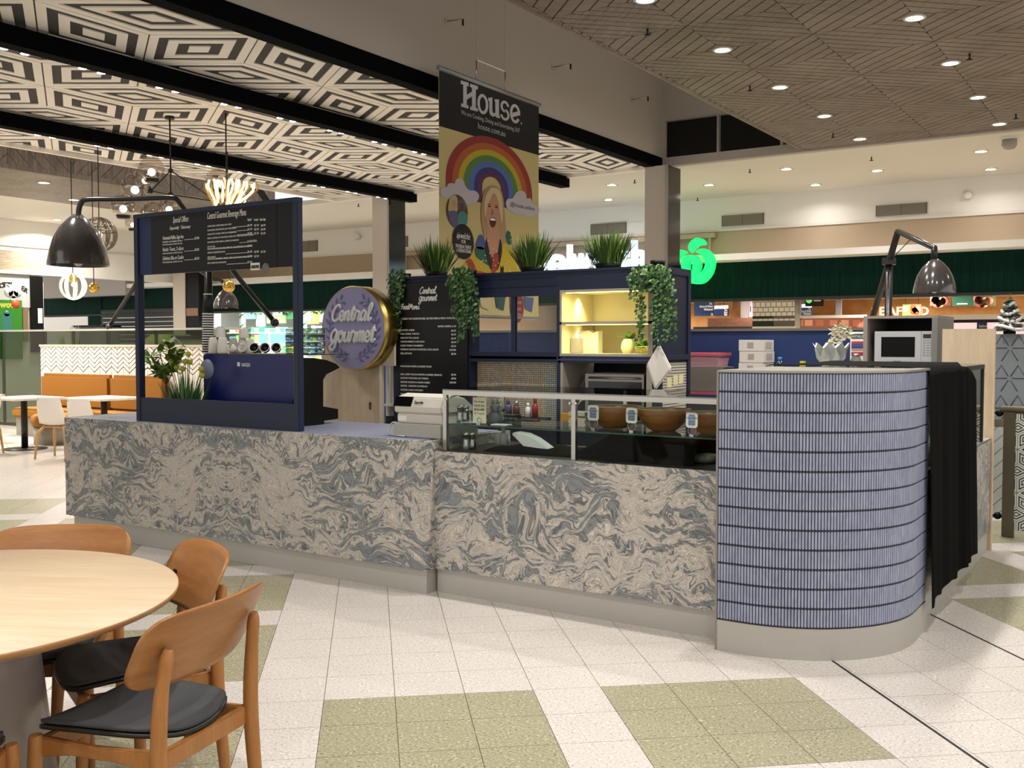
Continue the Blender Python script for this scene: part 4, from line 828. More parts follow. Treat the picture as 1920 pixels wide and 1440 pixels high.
# ---- oven, towel, lit shelf contents
ov = thing('oven', 'steel framed oven in the niche below the lit shelves', 'oven', (-3.5, 6.9, .93)); a, b = ay(1098, 705, 6.75).x, ay(1208, 705, 6.75).x
MB().box(a, b, 6.76, 7.08, .9305, 1.295).build('body', DSTEEL, ov); MB().box(a, b, 6.745, 6.76, .94, 1.29).build('door_frame', mat('oven_steel', '8d8880', .35, .8), ov); MB().box(a + .03, b - .02, 6.738, 6.746, .95, 1.235).build('door_glass', BLACKG, ov); MB().tube([(a + .04, 6.725, 1.262), (b - .03, 6.725, 1.262)], .008, 8).build('handle', STEEL, ov)
tw_ = thing('hand_towel', 'white towel hung by its corner from the cabinet upright', 'towel', (-3.0, 6.5, 1.15)); P4 = [ay(1235, 645, 6.5), ay(1212, 684, 6.47), ay(1228, 732, 6.5), ay(1259, 692, 6.52)]
MB().prism(P4, (-.02, .06, 0)).build('cloth', mat('towel_white', 'd9d2c8', .9), tw_, bevel=.012); MB().tube([ay(1232, 627, 6.58), ay(1235, 647, 6.52)], .003, 5).build('hanging_loop', STEEL, tw_)
zs = 1.4455
p = ay(1080, 660, 6.75); tag(MB().box(max(XS0 + .016, p.x - .045), p.x + .035, 6.72, 6.80, zs, zs + .115).build('small_carton', mat('carton_grey', 'a59c92', .6), bevel=.004), 'small grey carton on the lower lit shelf', 'carton')
p = ay(1100, 660, 6.8); t = thing('paper_bag', 'white paper bag standing on the lower lit shelf', 'bag', (p.x, 6.85, zs)); MB().prism([(p.x - .07, 6.80, zs), (p.x + .10, 6.80, zs), (p.x + .10, 6.80, zs + .17), (p.x + .05, 6.80, zs + .155), (p.x + .02, 6.80, zs + .175), (p.x - .07, 6.80, zs + .165)], (0, .07, 0)).build('bag', mat('bag_cream', 'd8d0b4', .7), t); MB().box(p.x - .06, p.x + .0, 6.798, 6.80, zs + .05, zs + .15).build('window', mat('bag_window', 'efe9cf', .4), t)
p = ay(1177, 655, 6.8); t = thing('vase_plant', 'round pale vase with green leaves on the lower lit shelf', 'plant', (p.x, 6.8, zs)); MB().lathe((p.x, 6.8, zs), [(0, 0), (.035, 0), (.052, .04), (.045, .085), (.028, .11), (.022, .11)], 20).build('vase', mat('vase_cream', 'c9bf95', .4), t)
def leafblade(mb, base, d, L, w, bend=0):
    d = Vector(d).normalized(); s = d.cross(Vector((0, 0, 1))); s = s.normalized() if s.length > .01 else Vector((1, 0, 0)); n = s.cross(d)
    c = [Vector(base) + d * (L * q) - Vector((0, 0, bend * q * q)) for q in (0, .35, .7, 1)]; ww = (w * .35, w, w * .7, 0)
    mb.add([c[0] - s * ww[0], c[0] + s * ww[0], c[1] - s * ww[1], c[1] + n * w * .25, c[1] + s * ww[1], c[2] - s * ww[2], c[2] + n * w * .2, c[2] + s * ww[2], c[3]], [(0, 3, 2), (0, 1, 3), (1, 4, 3), (2, 3, 6, 5), (3, 4, 7, 6), (5, 6, 8), (6, 7, 8)], True)
mb = MB(); R1 = random.Random(5)
for i in range(26): leafblade(mb, (p.x + R1.uniform(-.015, .02), 6.8, zs + .105), (R1.uniform(-.7, 1.3), R1.uniform(-.6, .6), R1.uniform(.2, 1)), R1.uniform(.05, .11), .017, .02)
mb.build('leaves', GRASS3, t)
p = ay(1205, 668, 6.72); t = thing('wire_basket', 'small wicker basket with trailing leaves on the lower lit shelf', 'basket', (p.x, 6.74, zs)); mb = MB()
for q in range(5): mb.tube([(p.x - .045 + .0 + (.045 + .006 * q) * math.cos(j * PI / 8) + .045, 6.74 + (.03 + .004 * q) * math.sin(j * PI / 8), zs + .004 + .012 * q) for j in range(16)], .003, 5, closed=True)
for j in range(12): mb.tube([(p.x + .045 * math.cos(j * PI / 6), 6.74 + .03 * math.sin(j * PI / 6), zs + .002), (p.x + .07 * math.cos(j * PI / 6), 6.74 + .046 * math.sin(j * PI / 6), zs + .055)], .003, 5)
mb.build('basket', mat('wicker', 'b8ab52', .6), t); mb = MB()
for i in range(24): leafblade(mb, (p.x + R1.uniform(-.04, .03), 6.74 + R1.uniform(-.02, .02), zs + .05), (R1.uniform(-1, .6), R1.uniform(-.6, .6), R1.uniform(0, 1)), R1.uniform(.05, .10), .019, .02)
mb.build('leaves', GRASS2, t)
# ---- microwave in its cabinet, boxes and orchid at the back
mc = thing('microwave_cabinet', 'grey laminate cabinet with an open niche holding the microwave', 'cabinet', (-1.78, 8.5, 0)); MG = mat('laminate_taupe', '948a80', .55); MG2 = mat('laminate_grey', '7d7c78', .5)
a, b, zt2 = -2.05, -1.502, 1.735
MB().box(a, a + .03, 8.2, 8.88, 0, zt2 - .02).build('side', MG, mc); MB().box(b - .04, b, 8.2, 8.88, 0, zt2 - .02).build('side', MG2, mc); MB().box(a, b, 8.2, 8.88, zt2 - .02, zt2).build('top', MG, mc); MB().box(a + .03, b - .04, 8.2, 8.86, 1.34, 1.36).build('shelf', MG, mc); MB().box(a + .03, b - .04, 8.86, 8.88, 0, zt2 - .02).build('back', BLACK, mc); MB().box(a + .03, b - .04, 8.205, 8.22, .05, 1.335).build('door', MG, mc)
mw = thing('microwave', 'white microwave oven with black door window in the grey cabinet', 'microwave', (-1.76, 8.45, 1.36)); MW = mat('microwave_white', 'b9b9ba', .4); w0, w1 = ay(1640, 650, 8.25).x, ay(1749, 650, 8.25).x; zm, zM = 1.3605, ay(1690, 621, 8.25).z
MB().box(w0, w1, 8.262, 8.66, zm, zM).build('case', MW, mw); xd_ = w0 + (w1 - w0) * .81
MB().box(w0, xd_ - .002, 8.245, 8.262, zm + .004, zM - .002).build('door', MW, mw); MB().box(w0 + (w1 - w0) * .12, w0 + (w1 - w0) * .70, 8.242, 8.246, zm + .055, zM - .045).build('door_window', mat('mw_window', '090908', .3, spec=.15), mw)
cpn = MB().box(xd_, w1, 8.245, 8.262, zm + .004, zM - .002).build('control_panel', MW, mw); MB().box(xd_ + .012, w1 - .012, 8.243, 8.246, zM - .055, zM - .024).build('display', mat('lcd_dark', '0d140d', .2), cpn)
for r in range(7):
    for c in range(3): MB().box(xd_ + .012 + c * .026, xd_ + .03 + c * .026, 8.2435, 8.246, zM - .078 - r * .019, zM - .068 - r * .019).build('button', mat('button_grey', '8f8f92', .5), cpn)
text('Panasonic', .015, mat('tag_ink'), mw, (w0 + (w1 - w0) * .34, 8.2435, zm + .018), name='maker_lettering', width=.05)
CART = mat('carton_white', 'c9c3ba', .7)
for i in range(5):
    z = 1.0455 + .1012 * i; x = -3.225 + (.006 if i % 2 else 0); t = thing('carton_box', 'pale carton box, %s of the stack by the blue wall' % ('lowest', 'second lowest', 'third from the top', 'second from the top', 'topmost')[i], 'box', (x + .14, 8.6, z), 'stacked pale cartons by the blue wall')
    MB().box(x, x + .225, 8.6, 8.88, z, z + .100).build('carton', CART, t, bevel=.003); MB().box(x + .08, x + .135, 8.598, 8.6, z + .03, z + .078).build('logo_print', mat('carton_print', '9a928a', .7), t); MB().box(x + .225, x + .2265, 8.66, 8.82, z + .02, z + .08).build('side_label', mat('carton_label', 'a59d93', .7), t)
p = ay(1325, 745, 8.6); tag(MB().box(-3.86, ay(1355, 700, 8.6).x, 8.6, 8.9, 1.0455, ay(1340, 688, 8.6).z).build('steel_bin', mat('brushed_steel', 'a59d92', .35, .8), bevel=.008), 'brushed steel bin on the rear bench below the pink basket', 'bin')
zb_ = ay(1340, 688, 8.6).z + .001; t = thing('pink_basket', 'pink plastic basket on top of the steel bin', 'basket', (-3.7, 8.75, zb_)); x0, x1 = -3.86, ay(1348, 680, 8.62).x; PK = mat('pink_plastic', 'b58a93', .5)
MB().prism([(x0, 8.62, zb_), (x1 - .02, 8.62, zb_), (x1, 8.62, zb_ + .10), (x0, 8.62, zb_ + .10)], (0, .26, 0)).build('tub', PK, t); MB().box(x0, x1 + .012, 8.605, 8.895, zb_ + .10, zb_ + .125).build('rim', mat('pink_rim', 'b04f5c', .5), t)
mb = MB(); [mb.box(x0, x1 - .012, 8.617, 8.62, zb_ + .015 + .017 * q, zb_ + .022 + .017 * q) for q in range(5)]; stuff(mb.build('weave', mat('pink_dark', '96707b', .6), t))
p = ay(1462, 690, 7.9); 
t = thing('water_bottle', 'clear water bottle with blue cap on the rear bench', 'bottle', (ay(1462, 690, 8.55).x, 8.55, 1.0455)); x = ay(1462, 690, 8.55).x; zc = ay(1462, 676, 8.55).z
MB().lathe((x, 8.55, 1.046), [(0, 0), (.04, 0), (.042, .1), (.042, zc - 1.046 - .09), (.03, zc - 1.046 - .03), (.016, zc - 1.046)], 16).build('bottle', TUMB, t); MB().lathe((x, 8.55, zc), [(.018, 0), (.018, .028), (0, .03)], 12).build('cap', mat('cap_blue', '2e6fae', .4), t)
sh = thing('notice_stand', 'white notice board with red and blue print beside the orchid', 'notice', (ay(1608, 680, 8.75).x, 8.75, 1.0455)); x0, x1 = ay(1594, 660, 8.75).x, ay(1622, 660, 8.75).x; zt3 = ay(1600, 622, 8.75).z; kx = dep((x0, 8.75, 1.5)) / F
MB().box(x0, x1, 8.75, 8.757, 1.0455, zt3).build('sheet', PRINTW, sh)
for py0, py1, c, nm in ((626, 635, '2f3d36', 'header_band'), (640, 645, 'a83440', 'red_band'), (645, 653, '3c4a86', 'blue_band'), (652, 658, 'b08a80', 'photo_band'), (660, 667, 'a3293a', 'red_band')): MB().box(x0 + .01, x1, 8.7485, 8.75, zt3 - (py1 - 622) * kx, zt3 - (py0 - 622) * kx).build(nm, mat('print_' + c, c, .6), sh)
text('INSTALLER', .03, PRINTW, sh, (x0 + .012, 8.7478, zt3 - .05), name='lettering', width=.11)
oc = thing('orchid', 'white orchid in a white paper wrapped pot before the blue wall', 'plant', (ay(1558, 690, 8.4).x, 8.5, 1.046)); x = ay(1558, 690, 8.5).x; zo = ay(1558, 682, 8.5).z; kk = dep((x, 8.5, 1.5)) / F
MB().lathe((x, 8.5, 1.046), [(0, 0), (.055, 0), (.075, zo - 1.046 + .04), (.068, zo - 1.046 + .04), (0, zo - 1.046 - .02)], 18).build('pot', PRINTW, oc); mb = MB()
for j in range(9): an = j * 2 * PI / 9; leafblade(mb, (x + .05 * math.cos(an), 8.5 + .05 * math.sin(an), zo - .03), (math.cos(an) * .45, math.sin(an) * .45, 1), .25, .08, .02)
mb.build('paper_wrap', mat('wrap_white', 'cfd3cf', .6), oc)
st = spline([(x, 8.5, zo + .02), (x + .0, 8.5, zo + .15), ay(1566, 635, 8.45), ay(1580, 616, 8.42), ay(1592, 622, 8.4)], 5); MB().tube(st, .004, 5).build('stem', GRASS2, oc); PET = mat('petal', 'e3dcc8', .6)
for i, (px, py) in enumerate(((1562, 622), (1571, 616), (1580, 614), (1588, 618), (1574, 625), (1582, 628), (1575, 636), (1563, 640), (1558, 645), (1567, 630), (1592, 626))):
    c = ay(px, py, 8.42); mb = MB()
    for j in range(5): an = j * 2 * PI / 5 + i; leafblade(mb, c, (math.cos(an), -.35, math.sin(an)), .050, .027, 0)
    mb.ball(c + Vector((0, -.008, 0)), .007, 8); mb.build('blossom', PET, oc)
p = ay(1490, 686, 8.3); tag(MB().box(p.x - .02, p.x + .02, 8.5, 8.54, 1.0455, ay(1490, 677, 8.52).z).build('yellow_packet', mat('packet_yellow', 'c9b43a', .5)), 'yellow packet standing on the rear bench near the water bottle', 'packet')
p = ay(1631, 690, 8.45); t = thing('glass_jar', 'small clear jar beside the notice board', 'jar', (ay(1605, 690, 8.5).x, 8.5, 1.0455)); x = ay(1605, 690, 8.5).x; zj = ay(1605, 668, 8.5).z; MB().lathe((x, 8.5, 1.046), [(.05, 0), (.055, .1), (.055, zj - 1.046 - .05), (.03, zj - 1.046)], 16).build('jar', TUMB, t); MB().lathe((x, 8.5, zj), [(.035, 0), (.035, .02), (0, .022)], 14).build('lid', STEEL, t)
# ================================================================ BACKGROUND: LEFT SIDE OF THE HALL
def panel(name, lab, cat, x0, y0, x1, y1, Y, m, th=.02, group=None, parent=None):
    a, b = ay(x0, y0, Y), ay(x1, y1, Y); o = MB().box(min(a.x, b.x), max(a.x, b.x), Y, Y + th, min(a.z, b.z), max(a.z, b.z)).build(name, m, parent)
    return o if parent else (tag(o, lab, cat, group) if lab else struct(o))
def panelx(name, lab, cat, x0, y0, x1, y1, X, m, th=.02, parent=None):
    a, b = ax(x0, y0, X), ax(x1, y1, X); o = MB().box(X - th, X, min(a.y, b.y), max(a.y, b.y), min(a.z, b.z), max(a.z, b.z)).build(name, m, parent)
    return o if parent else (tag(o, lab, cat) if lab else struct(o))
LX = -19.2; FX, SX = -13.6, -16.25
fas = struct(MB().box(FX - .05, FX - .02, -6, 13.0, ZR, 5.2).build('wall_fascia', mat('plank_groove')))
mb = MB(); k = 0
for i in range(54):       # chevron boards on the fascia
    y = 2.0 + i * .2; s = 1 if (i // 5) % 2 else -1
    q = [(y, ZR), (y + .19, ZR), (y + .19 + s * 1.2, ZR + 1.2), (y + s * 1.2, ZR + 1.2)]; y0 = 2.0 + (i // 5) * 1.0; q = clip([(a, b) for a, b in (q if s > 0 else q)], y0 + .004, y0 + .996, ZR + .004, ZR + 1.2)
    for off_ in (-1.0, 0, 1.0):
        y = 2.0 + i * .2 + off_; q = clip([(y, ZR), (y + .19, ZR), (y + .19 + s * 1.2, ZR + 1.2), (y + s * 1.2, ZR + 1.2)], y0 + .004, y0 + .996, ZR + .004, ZR + 1.2)
        if len(q) > 2: MB().prism([(FX - .02, a, b) for a, b in q], (.012, 0, 0)).build('fascia_board', (PLA, PLB)[i % 2], fas)
sof = struct(MB().box(SX, FX - .0, -6, 13.0, ZR, ZR + .06).build('timber_soffit', PLA))
struct(MB().box(LX - .3, SX, -6, WY, ZR + .005, ZR + .06).build('ceiling_left', CEILW))
zl = ax(82, 516, LX).z; yl = ax(82, 516, LX).y
struct(MB().box(LX - .2, LX, -6, WY, zl, ZR + .02).build('wall_left', WHITE)); struct(MB().box(LX - .2, LX - .02, -6, yl, 0, zl).build('wall_left_lower', OFFW))
struct(MB().box(LX, LX + .04, -6, WY, ax(100, 466, LX).z - .02, ax(100, 466, LX).z + .01).build('trim_6', OFFW))
wv = mat('tan_panel', '9c8f7a', .7); t_ = NT(wv); t_.link(t_.ramp(t_.noise(t_.mapping(t_.pos(), (1, 1.5, 18)), 4, 3)[0], [(.3, '897c68'), (.7, 'a99c86')]), t_.b.inputs['Base Color'])
a, b = ax(0, 465, LX), ax(81, 512, LX)
MB().box(LX + .002, LX + .02, 5, b.y, ax(0, 506, LX).z, ax(0, 468, LX).z).build('shopfront_panel', wv).__setitem__('kind', 'structure')
struct(MB().box(LX, LX + .06, 5, b.y + .02, ax(0, 512, LX).z, ax(0, 506, LX).z).build('trim_7', WHITE))
# shop sign, green poster and black pillar on the left wall
ss = thing('shop_sign', 'pale shop sign with curved black letters and a white star at the far left', 'sign', (LX + .03, 10.9, 2.2)); SGN = mat('sign_pale', 'b4b4b2', .6)
a, b = ax(0, 520, LX), ax(58, 577, LX); MB().box(LX - .02, LX + .012, 9.0, b.y, b.z, zl - .04).build('board', SGN, ss)
fx = LX + .0135
for ch, px, py, rot in (('B', -6, 542, .12), ('O', -1, 540, .1), ('T', 5, 538, .0), ('T', 13, 538, -.05), ('L', 20, 538, -.1), ('E', 39, 544, -.25), ('R', 44, 547, -.35)):
    p = ax(px, py, fx); text(ch, .13, PRINTK, ss, p, (0, math.cos(rot), math.sin(rot)), (0, -math.sin(rot), math.cos(rot)), name='letter', bold=.006)
p = ax(25, 538, fx + .004); st = []
for q in range(10): r = (.14, .06)[q % 2]; st.append((fx + .003, p.y + r * math.sin(q * PI / 5), p.z + r * math.cos(q * PI / 5)))
MB().prism(st, (.004, 0, 0)).build('star', PRINTW, ss)
mb = MB(); [mb.lathe((fx + .002, p.y + dy, p.z + dz), [(r, 0), (r, .004), (0, .004)], 14, (1, 0, 0)) for dy, dz, r in ((-.09, -.1, .09), (.09, -.1, .09), (0, -.13, .1), (0, -.25, .07))]; mb.build('bauble_print', PRINTW, ss)
gp = thing('green_poster', 'bright green poster panel at the left edge below the shop sign', 'poster', (LX + .03, 10.8, 1.77)); a, b = ax(0, 562, LX + .02), ax(42, 617, LX + .02); MB().box(LX + .013, LX + .02, 9.8, b.y, 1.2, a.z).build('panel', mat('poster_green', '2f7a1e', .5), gp)
p = ax(0, 576, LX + .021); text('wow', .17, mat('poster_lime', 'b5b84a', .5), gp, p, (0, 1, 0), name='lettering', bold=.008); MB().lathe((LX + .02, ax(28, 570, LX).y, ax(28, 570, LX).z), [(.09, 0), (.09, .003), (0, .003)], 16, (1, 0, 0)).build('fruit_print', mat('poster_orange', 'c4552a', .5), gp)
bp = ax(12, 600, LX); MB().box(LX + .02, LX + .022, bp.y - .1, bp.y + .1, 1.6, bp.z + .12).lathe((LX + .02, bp.y, bp.z + .13), [(.06, 0), (.06, .002), (0, .002)], 14, (1, 0, 0)).build('bottle_print', mat('poster_teal', '35726a', .4), gp)
panelx('black_pillar', 'black shopfront pillar between the left sign and the white shop', 'pillar', 58, 518, 83, 660, LX + .05, BLACK, .1)
panelx('white_menu', 'narrow white menu panel on the black pillar', 'menu', 71, 578, 80, 606, LX + .058, PRINTW, .006); panelx('bronze_door', 'narrow bronze lit door strip left of the black pillar', 'door', 43, 578, 54, 640, LX + .03, mat('bronze', '8a7558', .4, .3), .02)
# white shop further back, roller shutter and small items
BY = 16.0
struct(panel('grey_bulkhead', None, None, 70, 520, 235, 553, 15.6, mat('bulkhead_pale', 'a8a39b', .8), .3)); struct(panel('white_shop_wall', None, None, 30, 550, 165, 700, 18.5, WHITE, .1))
struct(panel('white_shop_header', None, None, 84, 562, 162, 576, 16.6, mat('warm_white', 'e8e4de', .6), .1))
for px, c, lab in ((90, BLACK, 'leftmost black tube spotlight in the white shop'), (100, BLACK, 'second black tube spotlight in the white shop'), (131, BLACK, 'black tube spotlight below the lit cage pendant'), (144, CHAR, 'dark tube spotlight right of the lit cage pendant'), (171, PRINTW, 'leftmost white tube spotlight before the green wall'), (179, PRINTW, 'middle white tube spotlight before the green wall'), (187, PRINTW, 'rightmost white tube spotlight before the green wall')):
    a, b = ay(px, 553, 16.2), ay(px, 567, 16.2); t = thing('tube_spotlight', lab, 'spotlight', (a.x, 16.2, b.z), 'tube spotlights'); MB().lathe((a.x, 16.2, b.z), [(.035, 0), (.035, a.z - b.z), (0, a.z - b.z)], 10).build('tube', c, t); MB().lathe((a.x, 16.2, b.z - .003), [(0, 0), (.028, 0), (.028, .002)], 10).build('lens', mat('lens_dim', 'ffffff', .5, emit='fff2dc', es=3), t)
sh = thing('roller_shutter', 'dark roller shutter closing the shop behind the menu frame', 'shutter', (-22, WY - .1, 0)); a, b = ay(190, 581, WY - .1), ay(327, 581, WY - .1)
for q in range(22): z = q * (a.z / 22); MB().prism([(a.x, WY - .1, z), (a.x, WY - .125, z + a.z / 44), (a.x, WY - .1, z + a.z / 22 - .006), (a.x, WY - .08, z + a.z / 44)], (b.x - a.x, 0, 0)).build('slat', mat('shutter_grey', '4c4f4c', .45, .3), sh)
struct(panel('green_side_wall', None, None, 164, 545, 192, 700, WY - .08, DG, .04))
t = thing('coffee_station', 'grey and white drinks counter in the white shop at the left', 'counter', (-22.5, 15.2, 0)); a, b = ay(120, 595, 15.2), ay(190, 617, 15.2); MB().box(a.x, b.x, 15.2, 15.8, 0, 1.3).build('body', OFFW, t); MB().box(a.x + .3, b.x, 15.3, 15.7, 1.3, 1.9).build('machine', mat('station_grey', '8d8b88', .5), t); MB().box(a.x + .28, b.x + .02, 15.25, 15.75, 1.9, 1.95).build('lid', BLACK, t)
mb = MB(); p = ay(141, 612, 15.1)
for q in range(14): mb.tube([(p.x + .01 * q - .07, 15.1, 1.3), (p.x + .035 * (q - 7), 15.1, 1.85 + .04 * (q % 3))], .008, 4)
st_ = thing('straw_holder', 'bunch of pale straws standing on the white shop counter', 'straws', (p.x, 15.1, 1.3)); mb.build('straws', PRINTW, st_); MB().lathe((p.x, 15.1, 1.3), [(.09, 0), (.1, .25), (0, .25)], 12).build('holder', CHAR, st_)
# far pale column and dark pier seen through the frame
c_ = thing('column', 'slim pale column seen through the menu frame left of the cups', 'column', (ay(336, 600, 15).x, 15.1, 0)); a, b, d = ay(325, 600, 15).x, ay(347.5, 600, 15).x, ay(372, 600, 15).x; MB().box(a, b, 15, 15.25, 0, ZR - .003).build('shaft', COLM, c_); MB().box(b, d, 15.02, 15.3, 0, ZR - .003).build('dark_pier', BLACK, c_)
panel('food_poster', 'brown food poster on the dark pier behind the cups', 'poster', 349, 578, 371, 592, 15.0, mat('poster_brown', '8a6248', .5), .015)
panel('green_banner', 'narrow green and blue shop banner beside the dark pier', 'banner', 373, 583, 384, 838, 15.6, mat('banner_green', '1d5a3a', .5), .02)
# ---- glass balustrade behind the seating
ba = thing('glass_balustrade', 'glass balustrade with slim dark posts behind the orange banquette', 'balustrade', (-15, 10.45, 0)); GB = pane('balustrade_glass', 'a9b3a4', .1); px_ = [-30, 3, 82, 135, 201, 290, 380, 470]
X_ = [ay(q, 618, 10.45).x for q in px_]; zt_ = 1.742
for a, b in zip(X_, X_[1:]): MB().box(a + .006, b - .006, 10.445, 10.457, .05, zt_ - .02).build('pane', GB, ba)
MB().box(X_[0], X_[-1], 10.435, 10.467, zt_ - .02, zt_ + .012).build('top_rail', mat('rail_pale', 'b3b2a6', .4), ba); MB().box(X_[0], X_[-1], 10.43, 10.47, 0, .05).build('channel', DSTEEL, ba)
for x in X_[1:-1]: MB().box(x - .016, x + .016, 10.462, 10.50, .05, zt_ - .02).build('post', mat('post_dark', '23261f', .5), ba)
panel('reflection_panel', 'added pale blue panel imitating a reflection in the glass balustrade', 'screen', 5, 620, 22, 652, 11.4, mat('reflection_blue', '7fa8d8', .5, emit='6fa0e0', es=.5), .03)  # added glowing panel, stands in for a blue reflection in the glass
t = thing('lime_bench', 'lime topped bench behind the glass balustrade', 'bench', (-14, 11.6, 0)); a, b = ay(268, 632, 11.6), ay(318, 632, 11.6); MB().box(a.x, b.x, 11.6, 12.1, 0, a.z - .06).build('base', mat('bench_beige', '9a9076', .6), t); MB().prism([(a.x, 11.6, a.z - .06), (b.x, 11.6, a.z - .06), (b.x - .06, 11.6, a.z + .05), (a.x + .25, 11.6, a.z + .05)], (0, .5, 0)).build('cushion', mat('lime_vinyl', '8fa04c', .5), t)
t = thing('service_bench', 'low beige service bench right of the lime bench', 'bench', (-13, 11.6, 0)); a, b = ay(322, 635, 11.6), ay(378, 635, 11.6); MB().box(a.x, b.x, 11.6, 12.1, 0, a.z).build('base', mat('bench_beige'), t); MB().box(a.x, b.x, 11.58, 12.12, a.z, a.z + .05).build('top', CHAR, t)
for px, lab in ((116, 'yellow green leaf plant left of the balustrade post'), (140, 'yellow green leaf plant right of the balustrade post')):
    p = ay(px, 645, 10.9); t = thing('potted_plant', lab, 'plant', (p.x, 10.9, 0)); mb = MB(); [leafblade(mb, (p.x, 10.9, 1.1), (q * .12, 0, 1), .6, .05, .03) for q in (-1, 0, 1)]; mb.build('leaves', mat('leaf_yellow', '8f9440', .5), t); MB().lathe((p.x, 10.9, 0), [(.14, 0), (.18, 1.1), (0, 1.1)], 14).build('planter', CHAR, t)
# ---- banquette
bq = thing('banquette', 'mustard banquette seat against a white wall of black chevron lines', 'sofa', (-14, 9.8, 0)); MUS = mat('mustard_fabric', '96631c', .85); bx0, bx1 = -16.14, -10.9
MB().box(bx0, bx1, 10.0, 10.12, 0, 1.455).build('back_wall', mat('tile_black_grout', '17130f', .7), bq); MB().box(bx0 - .02, bx1, 9.985, 10.135, 1.455, 1.49).build('cap', mat('cap_cream', 'c8c2b2', .5), bq)
TW = mat('tile_white', 'efe4d8', .35); mb = MB(); hw = .15; sv = .072
n = int((bx1 - bx0) / hw)
for i in range(n):
    x0 = bx0 + i * hw; up_ = i % 2 == 0
    za, zb = (0, .095) if up_ else (.095, 0)
    lo = 1.455 - .40 + (0 if True else 0)
    for q in range(-2, 8):
        z = 1.43 - q * sv - .095; pl = clip([(x0 + .004, z + za + .006), (x0 + hw - .004, z + zb + .006), (x0 + hw - .004, z + zb + sv - .010), (x0 + .004, z + za + sv - .010)], x0, x0 + hw, 1.03, 1.452)
        if q <= 4 and len(pl) > 2: mb.prism([(x, 9.996, zz) for x, zz in pl], (0, .004, 0))
    z1 = 1.43 - 5 * sv - .095 + sv; mb.prism([(x0 + .004, 9.996, .45), (x0 + hw - .004, 9.996, .45), (x0 + hw - .004, 9.996, z1 + zb - .012), (x0 + .004, 9.996, z1 + za - .012)], (0, .004, 0))
stuff(mb.build('chevron_tiles', TW, bq))
for a, b in ((-15.93, -14.05), (-14.04, -12.72)): MB().box(a, b, 9.84, 9.99, .44, 1.01).build('back_cushion', MUS, bq, bevel=.05); MB().box(a, b, 9.33, 9.85, .30, .46).build('seat_cushion', MUS, bq, bevel=.04)
MB().box(-15.9, -12.75, 9.40, 9.99, 0, .30).build('plinth', mat('plinth_grey', '8f8a7d', .6), bq)
ot = thing('ottoman', 'round mustard ottoman under the nearest banquette table', 'stool', (-14.1, 8.95, 0)); MB().lathe((-14.1, 8.95, 0), [(.30, 0), (.30, .28), (0, .28)], 24).build('base', mat('plinth_grey'), ot); MB().lathe((-14.1, 8.95, .28), [(.32, 0), (.34, .06), (.33, .14), (.28, .17), (0, .175)], 24).build('seat', MUS, ot)
# ---- cafe tables and white chairs at the left
TT = wood('table_white', 'e3d6c4', 'cdbca6', .35, (1, 8, 1), 2, 'pos'); KB = mat('table_base', '151312', .4)
for (x, y, w, lab) in ((-15.1, 8.15, .4, 'square white table at the left edge before the banquette'), (-13.75, 8.25, .42, 'square white table with black base behind the white chairs'), (-12.75, 8.85, .45, 'square white table at the right end of the banquette')):
    t = thing('cafe_table', lab, 'table', (x, y, 0), 'square cafe tables'); MB().box(x - w, x + w, y - .38, y + .38, .715, .745).build('top', TT, t, bevel=.004); MB().lathe((x, y, .012), [(.045, 0), (.045, .702), (0, .702)], 14).build('pedestal', KB, t); MB().lathe((x, y, 0), [(.30, 0), (.30, .008), (.06, .02), (0, .02)], 28).build('base', KB, t)
OAK = wood('pale_oak', 'c79a5f', 'a97c44', .45, (3, 3, .6), 3, 'obj'); SHL = mat('chair_shell', 'e6ddd2', .4)
def white_chair(x, y, rz, lab):
    t = thing('shell_chair', lab, 'chair', (x, y, 0), 'white shell chairs', rz)       # local: faces +Y
    rows = []
    for i in range(13):
        u = i / 12; row = []
        for j in range(9):
            v = j / 8 * 2 - 1
            if u < .45: yy = .2 - u / .45 * .36; zz = .455 - .015 * math.sin(u / .45 * PI) + .03 * v * v * u / .45; w = .205
            else: s = (u - .45) / .55; yy = -.16 - .11 * s - .03 * math.sin(s * PI) + .035 * v * v; zz = .455 + .03 * v * v * (1 - s) + .36 * s; w = .205 - .045 * s
            row.append((w * v, yy, zz))
        rows.append(row)
    MB().grid(rows, True, (0, 0, -.012)).build('shell', SHL, t, local=True)
    for sx in (-1, 1):
        for sy in (-1, 1): MB().tube([(sx * .13, sy * .12, .435), (sx * .19, sy * .19, .33), (sx * .215, sy * .225, .0)], [.020, .022, .013], 8).build('leg', OAK, t, local=True)
    MB().box(-.15, .15, -.14, .14, .405, .43).build('seat_frame', OAK, t, local=True, bevel=.006)
white_chair(-12.32, 7.88, .45, 'white shell chair with oak legs second from the left edge'); white_chair(-11.72, 7.93, .35, 'white shell chair partly hidden by the marble counter end'); white_chair(-13.55, 7.48, 2.2, 'white shell chair cut off by the left edge of the picture')
